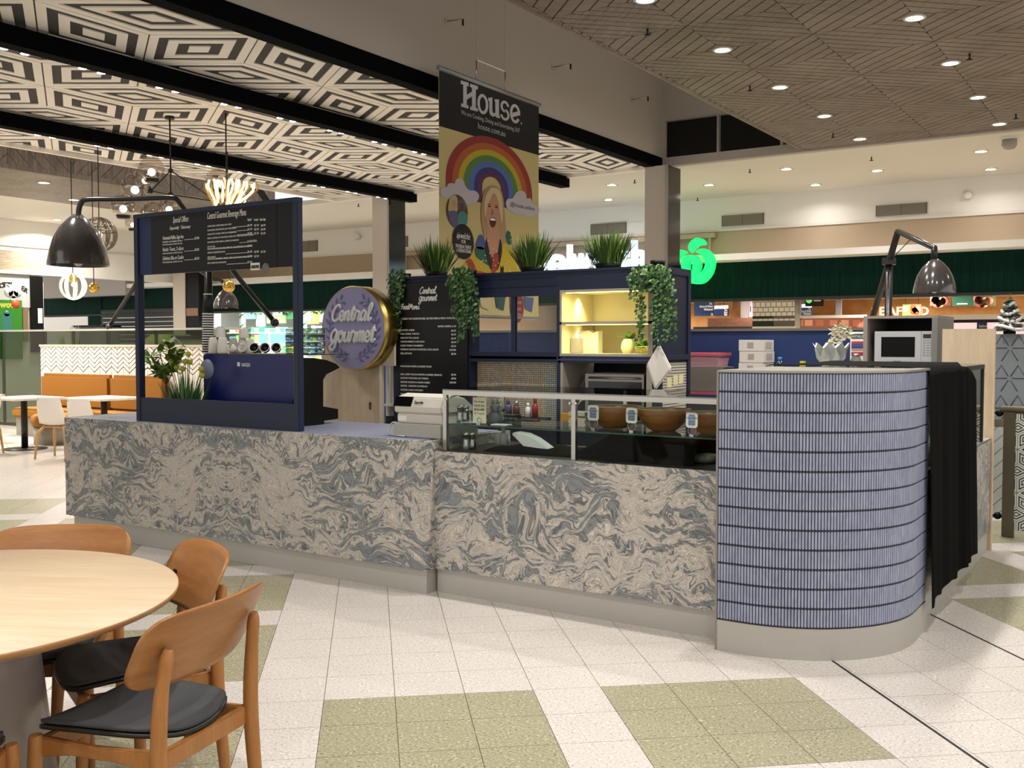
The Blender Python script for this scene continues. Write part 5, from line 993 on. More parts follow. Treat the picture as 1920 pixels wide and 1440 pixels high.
# ================================================================ SUPERMARKET BEHIND
INF = 20.5
struct(MB().box(-26, 6, WY + .25, 24, 2.62, 2.66).build('ceiling_store', mat('store_ceiling', 'd9d2c8', .7)))
WOODO = planks('store_timber', 0); 
m = MATS['store_timber']; nt = NT(m); rmp = [n for n in nt.n if n.type == 'VALTORGB'][0]
for e, c in zip(rmp.color_ramp.elements, ('b07c44', 'cc9658', 'dcaa70')): e.color = lin(c)
for mp in [n for n in nt.n if n.type == 'MAPPING']: mp.inputs['Rotation'].default_value = (0, PI / 2, 0) if mp.inputs['Scale'].default_value[1] == 1 else (0, 0, 0)
struct(MB().box(-12, 6, INF, INF + .1, 0, 2.37).build('wall_store', WOODO)); struct(MB().box(-12, 6, INF - .3, INF + .1, 2.372, 2.62).build('wall_store_header', WHITE)); struct(MB().box(-26, -12, 22.4, 22.5, 0, 2.62).build('wall_store_left', mat('store_white', 'c8d4d0', .6)))
struct(MB().box(-12.6, -12.5, WY + .3, 22.4, 0, 2.62).build('wall_store_divider', OFFW))
for x in (-9, -6.5, -4, -1.5, 1): area('store_light', (x, 18.4, 2.55), .25, 150, (1, .86, .7), spread=2.8)
for x in (-22, -19.5, -17, -14.5): area('store_light', (x, 18.6, 2.55), .3, 150, (.93, 1, .97), spread=3)
def hang(o, top=2.618):
    c = [o.matrix_basis @ Vector(v) for v in o.bound_box]; x0 = min(v.x for v in c); x1 = max(v.x for v in c); y = sum(v.y for v in c) / 8; z = max(v.z for v in c)
    for x in (x0 + .15 * (x1 - x0), x1 - .15 * (x1 - x0)): MB().tube([(x, y, z - .01), (x, y, top)], .005, 4).build('hanging_wire', DSTEEL, o)
    return o
def ip(name, lab, cat, x0, y0, x1, y1, m, Y=20.2, th=.05, group=None): return panel(name, lab, cat, x0, y0, x1, y1, Y, m, th, group)
NB = mat('screen_navy', '1d2a44', .4, emit='27406e', es=.35)
def board(lab, x0, y0, x1, y1, Y, lines, group='navy aisle boards'):
    a, b = ay(x0, y0, Y), ay(x1, y1, Y); t = thing('aisle_board', lab, 'sign', ((a.x + b.x) / 2, Y, b.z), group); MB().box(a.x, b.x, Y, Y + .05, b.z, a.z).build('panel', NB, t); MB().box(a.x, b.x, Y - .005, Y, a.z, a.z + .06).build('light_cap', mat('cap_light', 'f4efe8', .5, emit='fff4ea', es=1.5), t)
    for s, px, py, pxr in lines: p = ay(px, py, Y); text(s, .055, PRINTW, t, (p.x, Y - .004, p.z), width=ay(pxr, py, Y).x - p.x, name='lettering', bold=.004)
    for x in (a.x + .1, b.x - .1): MB().tube([(x, Y + .025, a.z), (x, Y + .025, 2.618)], .006, 4).build('hanging_rod', DSTEEL, t)
    return t
board('navy aisle board highest beside the navy cabinet', 1301, 567, 1338, 581, 18.6, (('Tea', 1330, 571, 1336), ('Bakers & Wraps', 1312, 576.5, 1337), ('Wholemeal', 1320, 582, 1337))); board('navy aisle board with the number 2 beside the navy cabinet', 1302, 581.5, 1340, 592, 18.7, (('2', 1333, 591, 1338),)); board('navy aisle board in the middle below the timber wall', 1340, 579, 1365, 592, 18.9, (('Tea', 1358, 583, 1364), ('Bread', 1358, 587.5, 1364), ('Flour', 1358, 591.5, 1364)))
board('navy aisle board right of the tiled pillar', 1492, 577, 1522, 591, 18.6, (('Tea', 1515, 581, 1521), ('Bakers & Wraps', 1500, 585.5, 1521), ('Wholemeal', 1506, 590, 1521)))
hang(ip('brown_flag', 'small dark brown flag sign left of the tiled pillar', 'sign', 1374, 561, 1384, 580, mat('flag_brown', '4a3020', .5), 18.8))
ip('grey_post', 'grey post left of the tiled pillar', 'post', 1389, 560, 1403, 597, mat('post_grey', '8d8a90', .5), 19.0); ip('price_poster', 'pale pink and green price poster left of the tiled pillar', 'poster', 1403, 560, 1411, 595, mat('poster_pink', 'd8b8d0', .5), 19.1); ip('grey_post', 'grey post right of the black heart sign', 'post', 1567, 560, 1577, 597, mat('post_grey'), 19.0); text('10', .16, PRINTK, bpy.data.objects['price_poster'], ay(1403.5, 585, 19.08), name='price_lettering')
# white-tiled pillar with green bands
pl = thing('tiled_pillar', 'white tiled pillar with two dark green bands in the store', 'pillar', (ay(1450, 600, 18.2).x, 18.3, 0)); a, b = ay(1411.5, 557, 18.2), ay(1491, 557, 18.2); MB().box(a.x, b.x, 18.2, 18.9, 0, 2.6).build('core', mat('pillar_grout', '6b6a60', .7), pl)
PW = mat('pillar_tile', 'ebe5d6', .35); kx = 18.2 and dep(ay(1450, 600, 18.2)) / F; ys = [(557, 566), (566, 576), (576, 585), (585, 593), (597, 602)]
for r, (y0, y1) in enumerate(ys):
    z1, z0 = ay(1450, y0, 18.2).z, ay(1450, y1, 18.2).z; n = 8; o = .5 if r % 2 else 0
    for q in range(n + 1):
        u0, u1 = max(0, (q - o) / n), min(1, (q + 1 - o) / n)
        if u1 - u0 > .02: MB().box(a.x + (b.x - a.x) * u0 + .006, a.x + (b.x - a.x) * u1 - .006, 18.19, 18.2, z0 + .006, z1 - .006).build('wall_tile', PW, pl)
for y0, y1 in ((593, 597), (602, 612)): z1, z0 = ay(1450, y0, 18.2).z, ay(1450, y1, 18.2).z; MB().box(a.x, b.x - .4, 18.185, 18.2, z0, z1).build('green_band', mat('band_green', '12280f', .4), pl)
MB().box(a.x, b.x, 18.185, 18.2, 1.2, ay(1450, 612, 18.2).z).build('lower_tiles', PW, pl)
bs = thing('bread_shelf', 'brown bread shelf left of the tiled pillar', 'shelf', (ay(1365, 610, 18.5).x, 18.6, 0)); a, b = ay(1327, 597, 18.5), ay(1411, 612, 18.5); MB().box(a.x, b.x, 18.5, 19.0, b.z, a.z).build('bread_panel', wood('bread', '8a6250', '6a4636', .6, (3, 1, 12), 3, 'pos'), bs); MB().box(a.x - .3, b.x, 18.5, 19.1, 0, b.z).build('base', CHAR, bs)
dc = thing('deli_counter', 'lit deli counter with a row of food pictures behind the orchid', 'counter', (ay(1555, 610, 18.5).x, 18.7, 0)); a, b = ay(1492, 597, 18.5), ay(1622, 614, 18.5); MB().box(a.x, b.x, 18.6, 19.2, 0, b.z).build('base', CHAR, dc); MB().box(a.x, b.x, 18.58, 18.62, b.z, a.z).build('lit_back', mat('deli_back', '7a4a38', .5, emit='b06a50', es=.35), dc); MB().box(a.x, b.x, 18.5, 18.6, a.z, a.z + .05).build('canopy', PRINTW, dc)
for i, px in enumerate((1492, 1509, 1530, 1556, 1577, 1599)): p, q = ay(px, 600, 18.55), ay(px + 14, 611, 18.55); MB().box(p.x, q.x, 18.55, 18.56, q.z, p.z).build('food_picture', mat('deli_picture_%d' % (i % 3), ('b8745a', 'c98a6a', 'a86048')[i % 3], .5, emit=('c07a58', 'd08f68', 'b06848')[i % 3], es=.4), dc)
hs = thing('heart_sign', 'black hanging sign with green heart right of the tiled pillar', 'sign', (ay(1526, 560, 18.4).x, 18.4, 2.3)); a, b = ay(1510, 556, 18.4), ay(1544, 574, 18.4); MB().box(a.x, b.x, 18.4, 18.44, b.z, a.z + .15).build('panel', mat('sign_black', '1c1712', .5), hs); [MB().tube([(x, 18.42, a.z), (x, 18.42, 2.618)], .006, 4).build('hanging_rod', DSTEEL, hs) for x in (a.x + .05, b.x - .05)]; p = ay(1517, 563, 18.395); MB().lathe((p.x, 18.397, p.z), [(.055, 0), (.055, .004), (0, .004)], 18, (0, -1, 0)).build('green_disc', mat('heart_green', '58b050', .5, emit='60c058', es=.8), hs)
for py, r in ((561.5, 1541), (565, 1539)): a_ = ay(1526, py, 18.395); MB().box(a_.x, ay(r, py, 18.395).x, 18.393, 18.399, a_.z, a_.z + .02).build('lettering_bar', PRINTW, hs)
sf = thing('seafood_sign', 'large white SEAFOOD letters on the lit timber wall', 'sign', (ay(1687, 590, INF).x, INF - .06, 1.9))
for ch, px in zip('SEAFOOD', (1634, 1648, 1664, 1680, 1694, 1709, 1724)): p = ay(px, 591, INF - .06); text(ch, .23, mat('letter_white', 'f2e6cf', .5, emit='fff0d8', es=.5), sf, p, name='letter', depth=.05, bold=.006)
tp = thing('promo_poster', 'green poster with an orange crab dish before the SEAFOOD letters', 'poster', (ay(1710, 580, 19.4).x, 19.4, 1.9)); a, b = ay(1692, 571, 19.4), ay(1727, 592, 19.4); MB().box(a.x, b.x, 19.4, 19.43, b.z, a.z).build('panel', mat('poster_olive', '5f7a38', .5), tp); MB().box(ay(1707, 571, 19.4).x, b.x, 19.395, 19.4, b.z, a.z).build('photo', mat('crab_photo', 'b0603a', .5), tp)
for x in (a.x + .05, b.x - .05): MB().tube([(x, 19.415, a.z), (x, 19.415, 2.618)], .005, 4).build('hanging_wire', DSTEEL, tp)
for q in range(5): p = ay(1712 + 3 * (q % 4), 577 + 3 * (q % 3) + q, 19.39); MB().lathe((p.x, 19.394, p.z), [(.05, 0), (.05, .004), (0, .004)], 10, (0, -1, 0)).build('crab_print', mat('crab_%d' % (q % 2), ('c4502a', 'd8c8b0')[q % 2], .5), tp)
for px, py in ((1693, 576), (1693, 580), (1693, 584)): p = ay(px, py, 19.394); MB().box(p.x, p.x + .09, 19.392, 19.396, p.z, p.z + .02).build('lettering_bar', PRINTW, tp)
for x0, x1, c, lab in ((1744, 1782, '5a3a30', 'dark meat poster hanging above the microwave cabinet'), (1786, 1824, '175246', 'green poster in the middle of the hanging row'), (1825, 1866, '5c6a48', 'salad bowl poster at the right of the hanging row')):
    a, b = ay(x0, 553, 18.6), ay(x1, 573, 18.6); t = thing('hanging_poster', lab, 'poster', ((a.x + b.x) / 2, 18.6, b.z), 'posters hanging in a row'); MB().box(a.x, b.x, 18.6, 18.63, b.z, a.z + .1).build('panel', mat('poster_' + c, c, .5), t)
    for x in (a.x + .06, b.x - .06): MB().tube([(x, 18.615, a.z), (x, 18.615, 2.618)], .005, 4).build('hanging_wire', DSTEEL, t)
    if c != '175246':
        for q in range(6): p = ay(x0 + 8 + (x1 - x0 - 16) * ((q * 37) % 60) / 60, 560 + (q * 5) % 11, 18.595); MB().lathe((p.x, 18.597, p.z), [(.07, 0), (.07, .004), (0, .004)], 12, (0, -1, 0)).build('food_print', mat('foodp_%d' % (q % 3), ('b06a5a', 'd8b090', '8a3a34')[q % 3], .5), t)
    else: a_ = ay(x0 + 8, 571, 18.595); MB().box(a_.x, ay(x1 - 10, 571, 18.595).x, 18.593, 18.6, a_.z, a_.z + .02).build('lettering_bar', PRINTW, t)
dk = thing('seafood_counter', 'dark topped seafood counter with a pink lit front', 'counter', (ay(1830, 600, 17.9).x, 18, 0)); a, b = ay(1700, 594, 17.9), ay(1960, 594, 17.9); MB().box(a.x, b.x, 17.9, 18.5, 1.9, 1.98).build('canopy', OFFW, dk); MB().box(a.x, b.x, 18.0, 18.5, 0, 1.9).build('back', mat('counter_black', '0f0b0a', .4), dk); MB().box(a.x, b.x, 17.88, 17.98, 1.55, ay(1830, 605, 17.9).z).build('pink_front', mat('pink_glow', 'd8b8b8', .5, emit='ffd8d8', es=.5), dk); MB().box(ay(1832, 600, 17.87).x, ay(1851, 600, 17.87).x, 17.86, 17.88, 1.6, ay(1830, 605, 17.87).z).build('navy_tag', mat('tag_navy', '1c2450', .5), dk); text('Seafood', .07, PRINTW, dk, ay(1835, 614, 17.855), width=.12, name='lettering')
# illuminated letters and apple logo on the tan wall
LT = mat('letter_light', 'ffffff', .5, emit='a8dcff', es=1.15); LG = mat('logo_green', '10e060', .5, emit='08e85a', es=1.3); LS = mat('letter_side', '2f6f9a', .5)
ws = thing('shop_letters', 'illuminated white supermarket letters high on the tan wall', 'sign', (ay(1100, 500, WY - .3).x, WY - .3, 2.75))
SYY = WY - .64
def zof(px, py): return ay(px, py, SYY)
W_ = 'Woolworths'; base_l = zof(1040, 513); zb_ = base_l.z; k = dep(base_l) / F
pos_ = {'l': 1063, 'o2': 1031, 'w': 1071.5, 'h': 1184}
for ch, px, pxr, py in (('W', 925, 985, 518), ('o', 990, 1021, 516), ('o', 1028, 1061, 514), ('l', 1062.5, 1070.5, 513.5), ('w', 1072, 1112, 513), ('o', 1114, 1144, 511), ('r', 1147, 1163, 510), ('t', 1165, 1181, 509.5), ('h', 1183, 1210, 508), ('s', 1212, 1236, 506.5)):
    p = zof(px, py); o = text(ch, .72 if True else 0, LT, ws, p, name='letter', depth=.08, bold=.022, width=zof(pxr, py).x - p.x, res=4)
st = MB(); 
for px in (1071, 1300 - 1, 1290): pass
bx0, bx1 = ay(700, 460, WY - .12).x, ay(1340, 440, WY - .12).x; zr = ay(1300, 442, WY - .12).z
rl = thing('sign_rail', 'tan mounting rail that carries the supermarket letters', 'rail', ((bx0 + bx1) / 2, WY - .12, zr)); MB().box(bx0, bx1, WY - .14, WY - .045, zr - .05, zr + .03).build('rail', TAN, rl)
for px in (760, 880, 1071, 1269, 1309, 1330): x = ay(px, 460, WY - .12).x; MB().box(x - .02, x + .02, WY - .12, WY - .08, zr - .5, zr - .05).build('strut', TAN, rl)
lg = thing('apple_logo', 'large illuminated green apple emblem on the tan wall', 'sign', (zof(1303, 530).x, SYY, zof(1303, 532).z))
def shp(pts, nm='emblem_piece'): 
    q = [ay(1260 + x / 13.09, 430 + y / 13.09, SYY) for x, y in pts]; return MB().prism(q, (0, .10, 0)).build(nm, LG, lg)
def bez(*pts): return [(p.x, p.y) for p in spline([Vector((a, b, 0)) for a, b in pts], 4)]
shp(bez((470, 565), (405, 480), (410, 380), (470, 280), (560, 225), (660, 215), (750, 255), (800, 330), (800, 360)) + bez((760, 372), (660, 385), (570, 440), (510, 510), (470, 565))[:-1])
shp(bez((580, 555), (640, 500), (740, 470), (860, 505), (960, 600), (1025, 740), (1020, 900), (960, 1090), (850, 1240), (720, 1325), (565, 1340)) + bez((480, 1330), (440, 1200), (560, 1120), (640, 1090), (740, 1020), (800, 900), (800, 780), (740, 650), (660, 590))[:-1] , 'emblem_body')
shp(bez((345, 560), (240, 505), (130, 510), (20, 590), (-60, 740), (-60, 920), (0, 1090), (110, 1240), (230, 1325), (330, 1345), (390, 1290)) + bez((360, 1200), (260, 1130), (150, 1030), (105, 880), (130, 760), (210, 640))[:-1], 'emblem_body')
o_ = bez((450, 625), (560, 640), (650, 720), (690, 850), (670, 980), (600, 1090), (455, 1150), (310, 1090), (240, 980), (220, 850), (260, 720), (340, 645)); i_ = bez((455, 770), (490, 850), (495, 930), (450, 1050), (410, 960), (400, 870), (420, 800))
q1 = [ay(1260 + x / 13.09, 430 + y / 13.09, SYY) for x, y in o_ + [o_[0]]]; q2 = []
for x, y in o_ + [o_[0]]:       # nearest point of the inner eye by direction
    an = math.atan2(y - 900, x - 450); r = 1 / math.sqrt((math.cos(an) / 48) ** 2 + (math.sin(an) / 145) ** 2); q2.append(ay(1260 + (450 + r * math.cos(an)) / 13.09, 430 + (905 + r * math.sin(an)) / 13.09, SYY))
mb = MB(); D = Vector((0, .10, 0))
for i in range(len(q1) - 1): mb.add([q1[i], q1[i + 1], q2[i + 1], q2[i], q1[i] + D, q1[i + 1] + D, q2[i + 1] + D, q2[i] + D], [(0, 1, 2, 3), (7, 6, 5, 4), (0, 4, 5, 1), (3, 2, 6, 7)])
mb.build('emblem_ring', LG, lg)
# air vents on the white wall
VG = mat('vent_grey', '6f675c', .5)
for x0, y0, x1, y1, lab in ((1642, 379, 1738, 406, 'air vent at the right on the white wall'), (1353, 399, 1432, 425, 'air vent right of the pale column'), (1107, 417, 1174, 440, 'air vent left of the pale column'), (563, 453, 595, 470, 'air vent right of the menu frame'), (749, 443, 764, 463, 'air vent in the gap left of the hanging banner')):
    a, b = ay(x0, (y0 + y1) / 2 - 10, WY - .02), ay(x1, (y0 + y1) / 2 + 10, WY - .02); kk = dep(a) / F; h = 20 * kk / 2; zc = ay((x0 + x1) / 2, (y0 + y1) / 2, WY - .02).z
    t = thing('air_vent', lab, 'vent', ((a.x + b.x) / 2, WY - .02, zc - h), 'air vents on the white wall'); MB().box(a.x, b.x, WY - .018, WY - .001, zc - h, zc + h).build('frame', VG, t); MB().box((a.x + b.x) / 2 - .008, (a.x + b.x) / 2 + .008, WY - .03, WY - .018, zc - h, zc + h).build('divider', VG, t)
    for q in range(8): z = zc - h + (q + .5) * h / 4; MB().box(a.x + .02, b.x - .02, WY - .028, WY - .018, z - .007, z + .007).build('louvre', mat('louvre_grey', '8d8578', .5), t)
# produce section on the left
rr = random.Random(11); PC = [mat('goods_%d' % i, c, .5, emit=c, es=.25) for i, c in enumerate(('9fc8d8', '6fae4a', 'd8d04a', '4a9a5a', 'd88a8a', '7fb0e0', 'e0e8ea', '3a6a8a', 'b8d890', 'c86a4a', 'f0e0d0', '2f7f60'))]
def good(lab, cat, x0, y0, x1, y1, mi, Y, th=.06, name='poster', g=None): return panel(name, lab, cat, x0, y0, x1, y1, Y, PC[mi], th, g)
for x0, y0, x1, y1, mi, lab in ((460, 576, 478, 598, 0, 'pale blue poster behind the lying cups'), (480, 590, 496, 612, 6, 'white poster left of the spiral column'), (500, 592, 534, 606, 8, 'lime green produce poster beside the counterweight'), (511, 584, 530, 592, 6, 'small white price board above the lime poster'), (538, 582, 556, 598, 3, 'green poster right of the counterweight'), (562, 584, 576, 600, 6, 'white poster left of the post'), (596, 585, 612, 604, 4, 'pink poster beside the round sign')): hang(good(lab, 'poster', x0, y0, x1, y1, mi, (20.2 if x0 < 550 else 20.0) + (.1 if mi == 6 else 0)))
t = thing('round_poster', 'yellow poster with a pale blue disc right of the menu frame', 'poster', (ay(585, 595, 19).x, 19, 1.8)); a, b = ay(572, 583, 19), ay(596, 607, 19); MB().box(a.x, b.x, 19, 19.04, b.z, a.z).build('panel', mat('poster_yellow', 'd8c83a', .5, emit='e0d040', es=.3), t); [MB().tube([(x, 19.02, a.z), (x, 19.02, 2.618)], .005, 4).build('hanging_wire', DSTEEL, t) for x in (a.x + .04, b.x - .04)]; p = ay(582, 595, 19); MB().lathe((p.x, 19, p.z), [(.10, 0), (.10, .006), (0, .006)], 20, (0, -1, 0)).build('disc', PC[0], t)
for px, lab in ((455, 'green and white striped post left of the counterweight'), (570, 'green and white striped post behind the menu frame post')):
    p = ay(px, 600, 18.3); t = thing('striped_post', lab, 'post', (p.x, 18.3, 0), 'candy striped posts'); MB().lathe((p.x, 18.3, 0), [(.07, 0), (.07, 2.6), (0, 2.6)], 14).build('post', PRINTW, t)
    MB().tube([(p.x + .068 * math.cos(q * .7), 18.3 + .068 * math.sin(q * .7), 1.2 + q * .03) for q in range(46)], .022, 5).build('spiral_band', mat('band_bright_green', '1f6a3a', .5), t)
GAR = mat('garland', '2f8a4a', .6)
for i, (x0, x1, sg) in enumerate(((418, 450, .06), (460, 512, .10), (517, 564, .10), (576, 620, .08))):
    mb = MB(); 
    for q in range(60):
        u = q / 59; p = ay(x0 + (x1 - x0) * u, 577, 18.2); leafblade(mb, (p.x, 18.2, p.z - sg * 4 * u * (1 - u) * 1.3), (rr.uniform(-1, 1), rr.uniform(-1, 1), rr.uniform(-1, 1)), .10, .025)
    go = mb.build('garland', GAR); [MB().tube([(q.x, 18.2, q.z - .04), (q.x, 18.2, 2.618)], .004, 4).build('hanging_wire', DSTEEL, go) for q in (ay(x0 + 2, 577, 18.2), ay(x1 - 2, 577, 18.2))]; tag(go, ('green garland at the left behind the lamp shade', 'green garland left of the lamp boom', 'green garland above the counterweight', 'green garland right of the menu frame post')[i], 'garland', 'garlands in the store')
# shelves with stacked goods, one box at a time
gs = thing('produce_shelf', 'long white produce shelf in the bright store', 'shelf', (-18.5, 19.4, 0)); a, b = ay(425, 640, 19.4), ay(625, 640, 19.4)
for z in (.9, 1.25, 1.55, 1.8): MB().box(a.x, b.x, 19.4, 20.0, z - .03, z).build('shelf_board', PC[6], gs)
for x in (a.x, (a.x + b.x) / 2, b.x - .04): MB().box(x, x + .04, 19.9, 20.0, 0, 1.8).build('upright', PC[6], gs)
gk = 0
CN = ('pale blue', 'green', 'yellow', 'dark green', 'pink', 'sky blue', 'white', 'navy', 'lime', 'orange', 'cream', 'teal')
for z, hmax, sn in ((.9, .28, 'lowest'), (1.25, .25, 'second'), (1.55, .2, 'third'), (1.8, .16, 'top')):
    x = a.x + .06; q = 0
    while x < b.x - .3:
        w = rr.uniform(.14, .30); h = rr.uniform(.5, 1) * hmax; gk = rr.randrange(12)
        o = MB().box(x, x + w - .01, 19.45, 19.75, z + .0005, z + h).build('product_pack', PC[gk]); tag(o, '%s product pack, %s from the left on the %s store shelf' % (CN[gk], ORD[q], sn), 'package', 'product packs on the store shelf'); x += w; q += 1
pt = thing('produce_table', 'low produce table carrying blue crates in the bright store', 'table', (ay(510, 640, 18.7).x, 18.75, 0)); pa_, pb_ = ay(478, 645, 18.6), ay(556, 645, 18.6); MB().box(pa_.x, pb_.x, 18.55, 19.0, pa_.z - .05, pa_.z - .002).build('top', PC[6], pt)
for x in (pa_.x + .02, pb_.x - .06): MB().box(x, x + .04, 18.6, 18.95, 0, pa_.z - .05).build('leg', PC[6], pt)
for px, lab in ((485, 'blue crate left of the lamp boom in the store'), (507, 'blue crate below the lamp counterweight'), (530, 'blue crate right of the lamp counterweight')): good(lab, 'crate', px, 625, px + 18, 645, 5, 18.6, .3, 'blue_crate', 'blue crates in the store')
# hexagon wall, gate and Christmas tree at the right edge
GX = 9.35; hxw = struct(MB().box(-1.55, 3, GX + .3, GX + .4, 0, 1.60).build('wall_hexagon', mat('hex_grey', '868c90', .6))); a, b = ay(1868, 740, GX + .3), ay(1920, 740, GX + .3)
struct(MB().box(-1.5, 3, GX + .285, GX + .30, .80, .86).build('trim_8', STEEL)); struct(MB().box(-1.5, 3, GX + .29, GX + .30, 0, .80).build('wall_slanted_tiles', mat('slant_grout', '4a4f4c', .7)))
mb = MB()
for q in range(-14, 40): 
    pl = clip([(-1.5 + q * .11, 0), (-1.5 + q * .11 + .103, 0), (-1.5 + q * .11 + .103 + .8, .8), (-1.5 + q * .11 + .8, .8)], -1.5, 2.2, .005, .795)
    if len(pl) > 2: MB().prism([(x, GX + .283, z) for x, z in pl], (0, .007, 0)).build('slanted_tile', mat('slant_tile', 'b7bdb6', .4), hxw)
mb = MB(); cx = ay(1893, 680, GX + .29).x
for zc in (1.48, 1.22, .96):
    for an in range(6): d = Vector((math.cos(an * PI / 3), 0, math.sin(an * PI / 3))); mb.tube([Vector((cx, GX + .297, zc)) + d * .02, Vector((cx, GX + .297, zc)) + d * .13], .0035, 4)
    for sx in (-1, 1): mb.tube([(cx + sx * .13, GX + .297, zc + .09), (cx + sx * .26, GX + .297, zc + .09)], .003, 4); mb.tube([(cx + sx * .065, GX + .297, zc + .113), (cx + sx * .13, GX + .297, zc), (cx + sx * .26, GX + .297, zc)], .003, 4)
mb.build('line_inlay', mat('inlay_dark', '3f474c', .6), hxw)
gt = thing('patterned_gate', 'dark metal gate with a black and white cube pattern at the right edge', 'gate', (-.6, 8.72, 0)); GM = mat('gate_metal', '5a5445', .45, .6); gx = ay(1880, 900, 8.72).x; gx1 = gx + 1.25; gz = ay(1890, 768, 8.72).z
p0_ = ax(1880, 900, gx); MB().box(gx, gx + .085, 8.70, 8.76, .005, gz - .02).build('stile', GM, gt); MB().box(gx1 - .08, gx1, 8.70, 8.76, .005, gz - .02).build('stile', GM, gt); MB().tube([(gx - .02, 8.73, gz), (gx1, 8.73, gz)], .028, 10).build('top_tube', mat('gate_rail', '8a8068', .35, .6), gt); MB().box(gx + .085, gx1 - .08, 8.715, 8.745, .06, gz - .03).build('backing', PRINTK, gt)
rc_ = (gx + .085, gx1 - .08, .06, gz - .03); hd, ha = .098, .0565; f1, f2, f3 = Vector((hd, ha)), Vector((-hd, ha)), Vector((0, -2 * ha)); GW = mat('gate_white', 'c9cdc6', .5)
for m_ in range(-8, 10):
    for n_ in range(-3, 8):
        P = Vector((gx + .2, .3)) + Vector((2 * hd, 0)) * m_ + Vector((hd, 3 * ha)) * n_
        for u, v in ((f1, f2), (f1, f3), (f2, f3)):
            c = P + (u + v) / 2; q = [-u / 2 - v / 2, u / 2 - v / 2, u / 2 + v / 2, v / 2 - u / 2]; mb = MB()
            if not (rc_[0] - .1 < c.x < rc_[1] + .1 and 0 < c.y < 1.0): continue
            for so, si in ((.96, .74), (.56, .36), (.2, 0)):
                for i in range(4):
                    pl = clip([tuple(w) for w in (c + q[i] * so, c + q[(i + 1) % 4] * so, c + q[(i + 1) % 4] * si, c + q[i] * si)], *rc_)
                    if len(pl) > 2: mb.prism([(x, 8.709, z) for x, z in pl], (0, .006, 0))
            if mb.v: mb.build('pattern_rhomb', GW, gt)
for z in (gz - .03, .16): MB().tube([(gx - .1, 8.74, z), (gx, 8.74, z)], .012, 6).build('hinge_pin', BLACK, gt); MB().ball((gx - .035, 8.74, z), .03, 10).build('hinge_knob', BLACK, gt)
ct = thing('christmas_tree', 'small green christmas tree with white snowy tinsel on the grey wall', 'christmas tree', (ay(1893, 615, GX + .35).x, GX + .35, 1.601)); x = ay(1893, 615, GX + .35).x; tz = ay(1893, 556, GX + .35).z - 1.601; TG = mat('tree_green', '1f3a22', .7)
MB().lathe((x, GX + .35, 1.601), [(.05, 0), (.05, .05), (0, .05)], 12).build('stand', BLACK, ct); R2 = random.Random(2); mb = MB(); hw_ = 24 * dep((x, GX + .35, 1.6)) / F
for q in range(420): u = R2.random(); an = R2.uniform(0, 2 * PI); r = hw_ * (1 - u) * .75; leafblade(mb, (x + r * math.cos(an), GX + .35 + r * math.sin(an), 1.63 + u * (tz - .05)), (math.cos(an), math.sin(an), -.2), .055, .012)
mb.build('needles', TG, ct)
for q, u in enumerate((.06, .32, .56, .80)):
    mb = MB(); r = hw_ * (1.02 - u * .85); pts = [(x + r * math.cos(an), GX + .35 + r * math.sin(an), 1.64 + u * (tz - .06) + .018 * math.sin(an * 2 + q)) for an in [j * PI / 12 for j in range(24)]]; mb.tube(pts, .016, 6, closed=True); mb.build('tinsel_ring', mat('tinsel_white', 'e8e6e2', .6), ct)
for q in range(8): an = q * .8 + 3.5; u = .15 + .09 * q; r = hw_ * (1 - u) * .95; MB().ball((x + r * math.cos(an), GX + .35 + r * math.sin(an), 1.64 + u * (tz - .06)), .012, 8).build('bauble', mat('bauble_silver', 'd8d4cc', .2, .5), ct)
MB().lathe((x, GX + .35, 1.601 + tz - .03), [(.02, 0), (.0, .06)], 6).build('star', mat('star_gold', 'a8823a', .3, .8), ct)
# ================================================================ CEILING LIGHTS, PENDANTS, BANNER
RIM = mat('downlight_rim', 'cfc8bd', .4)
def downlight(x, y, z, lab, grp, r=.062, es=None):
    t = thing('downlight', lab, 'downlight', (x, y, z - .012), grp)
    MB().lathe((x, y, z - .012), [(r * .84, 0), (r * 1.12, .001), (r * 1.12, .010), (r * .84, .010), (r * .84, 0)], 24).build('rim', RIM, t); MB().lathe((x, y, z - .008), [(0, 0), (r * .86, 0), (r * .86, .004), (0, .004)], 20).build('lens', LAMP, t)
TL = [[None] * 5 for _ in (0, 1)]
rows_ = ('at the top edge of the picture', 'second from the front', 'in the middle', 'second from the back', 'farthest back')
for i in (0, 1):
    for j in range(5):
        x, y = DL_TIMBER[i * 5 + j]; downlight(x, y, TZ, 'downlight in the %s timber ceiling row, %s' % (('left', 'right')[i], rows_[j]), 'downlights in the timber ceiling', .075)
nm = ['near the ceiling camera', 'left of the timber ceiling corner', 'behind the timber ceiling corner', 'at the right edge near the wall', 'right of the pale column', 'above the middle air vent', 'in the gap left of the pale column', 'right of the hanging banner top', 'behind the hanging banner', 'above the round sign', 'far back above the sign letters', 'outside the right edge']
for (x, y), n in zip(DL_WHITE, nm): downlight(x, y, ZR, 'recessed downlight in the white ceiling %s' % n, 'downlights in the white ceiling', .08)
for (x, y), n in zip(DL_LEFT, ('at the far left timber soffit', 'beside the arm of the left lamp', 'in the white ceiling above the left lamp shade')): downlight(x, y, ZR + (0 if x > SX else .005), 'recessed downlight %s' % n, 'downlights at the left', .085)
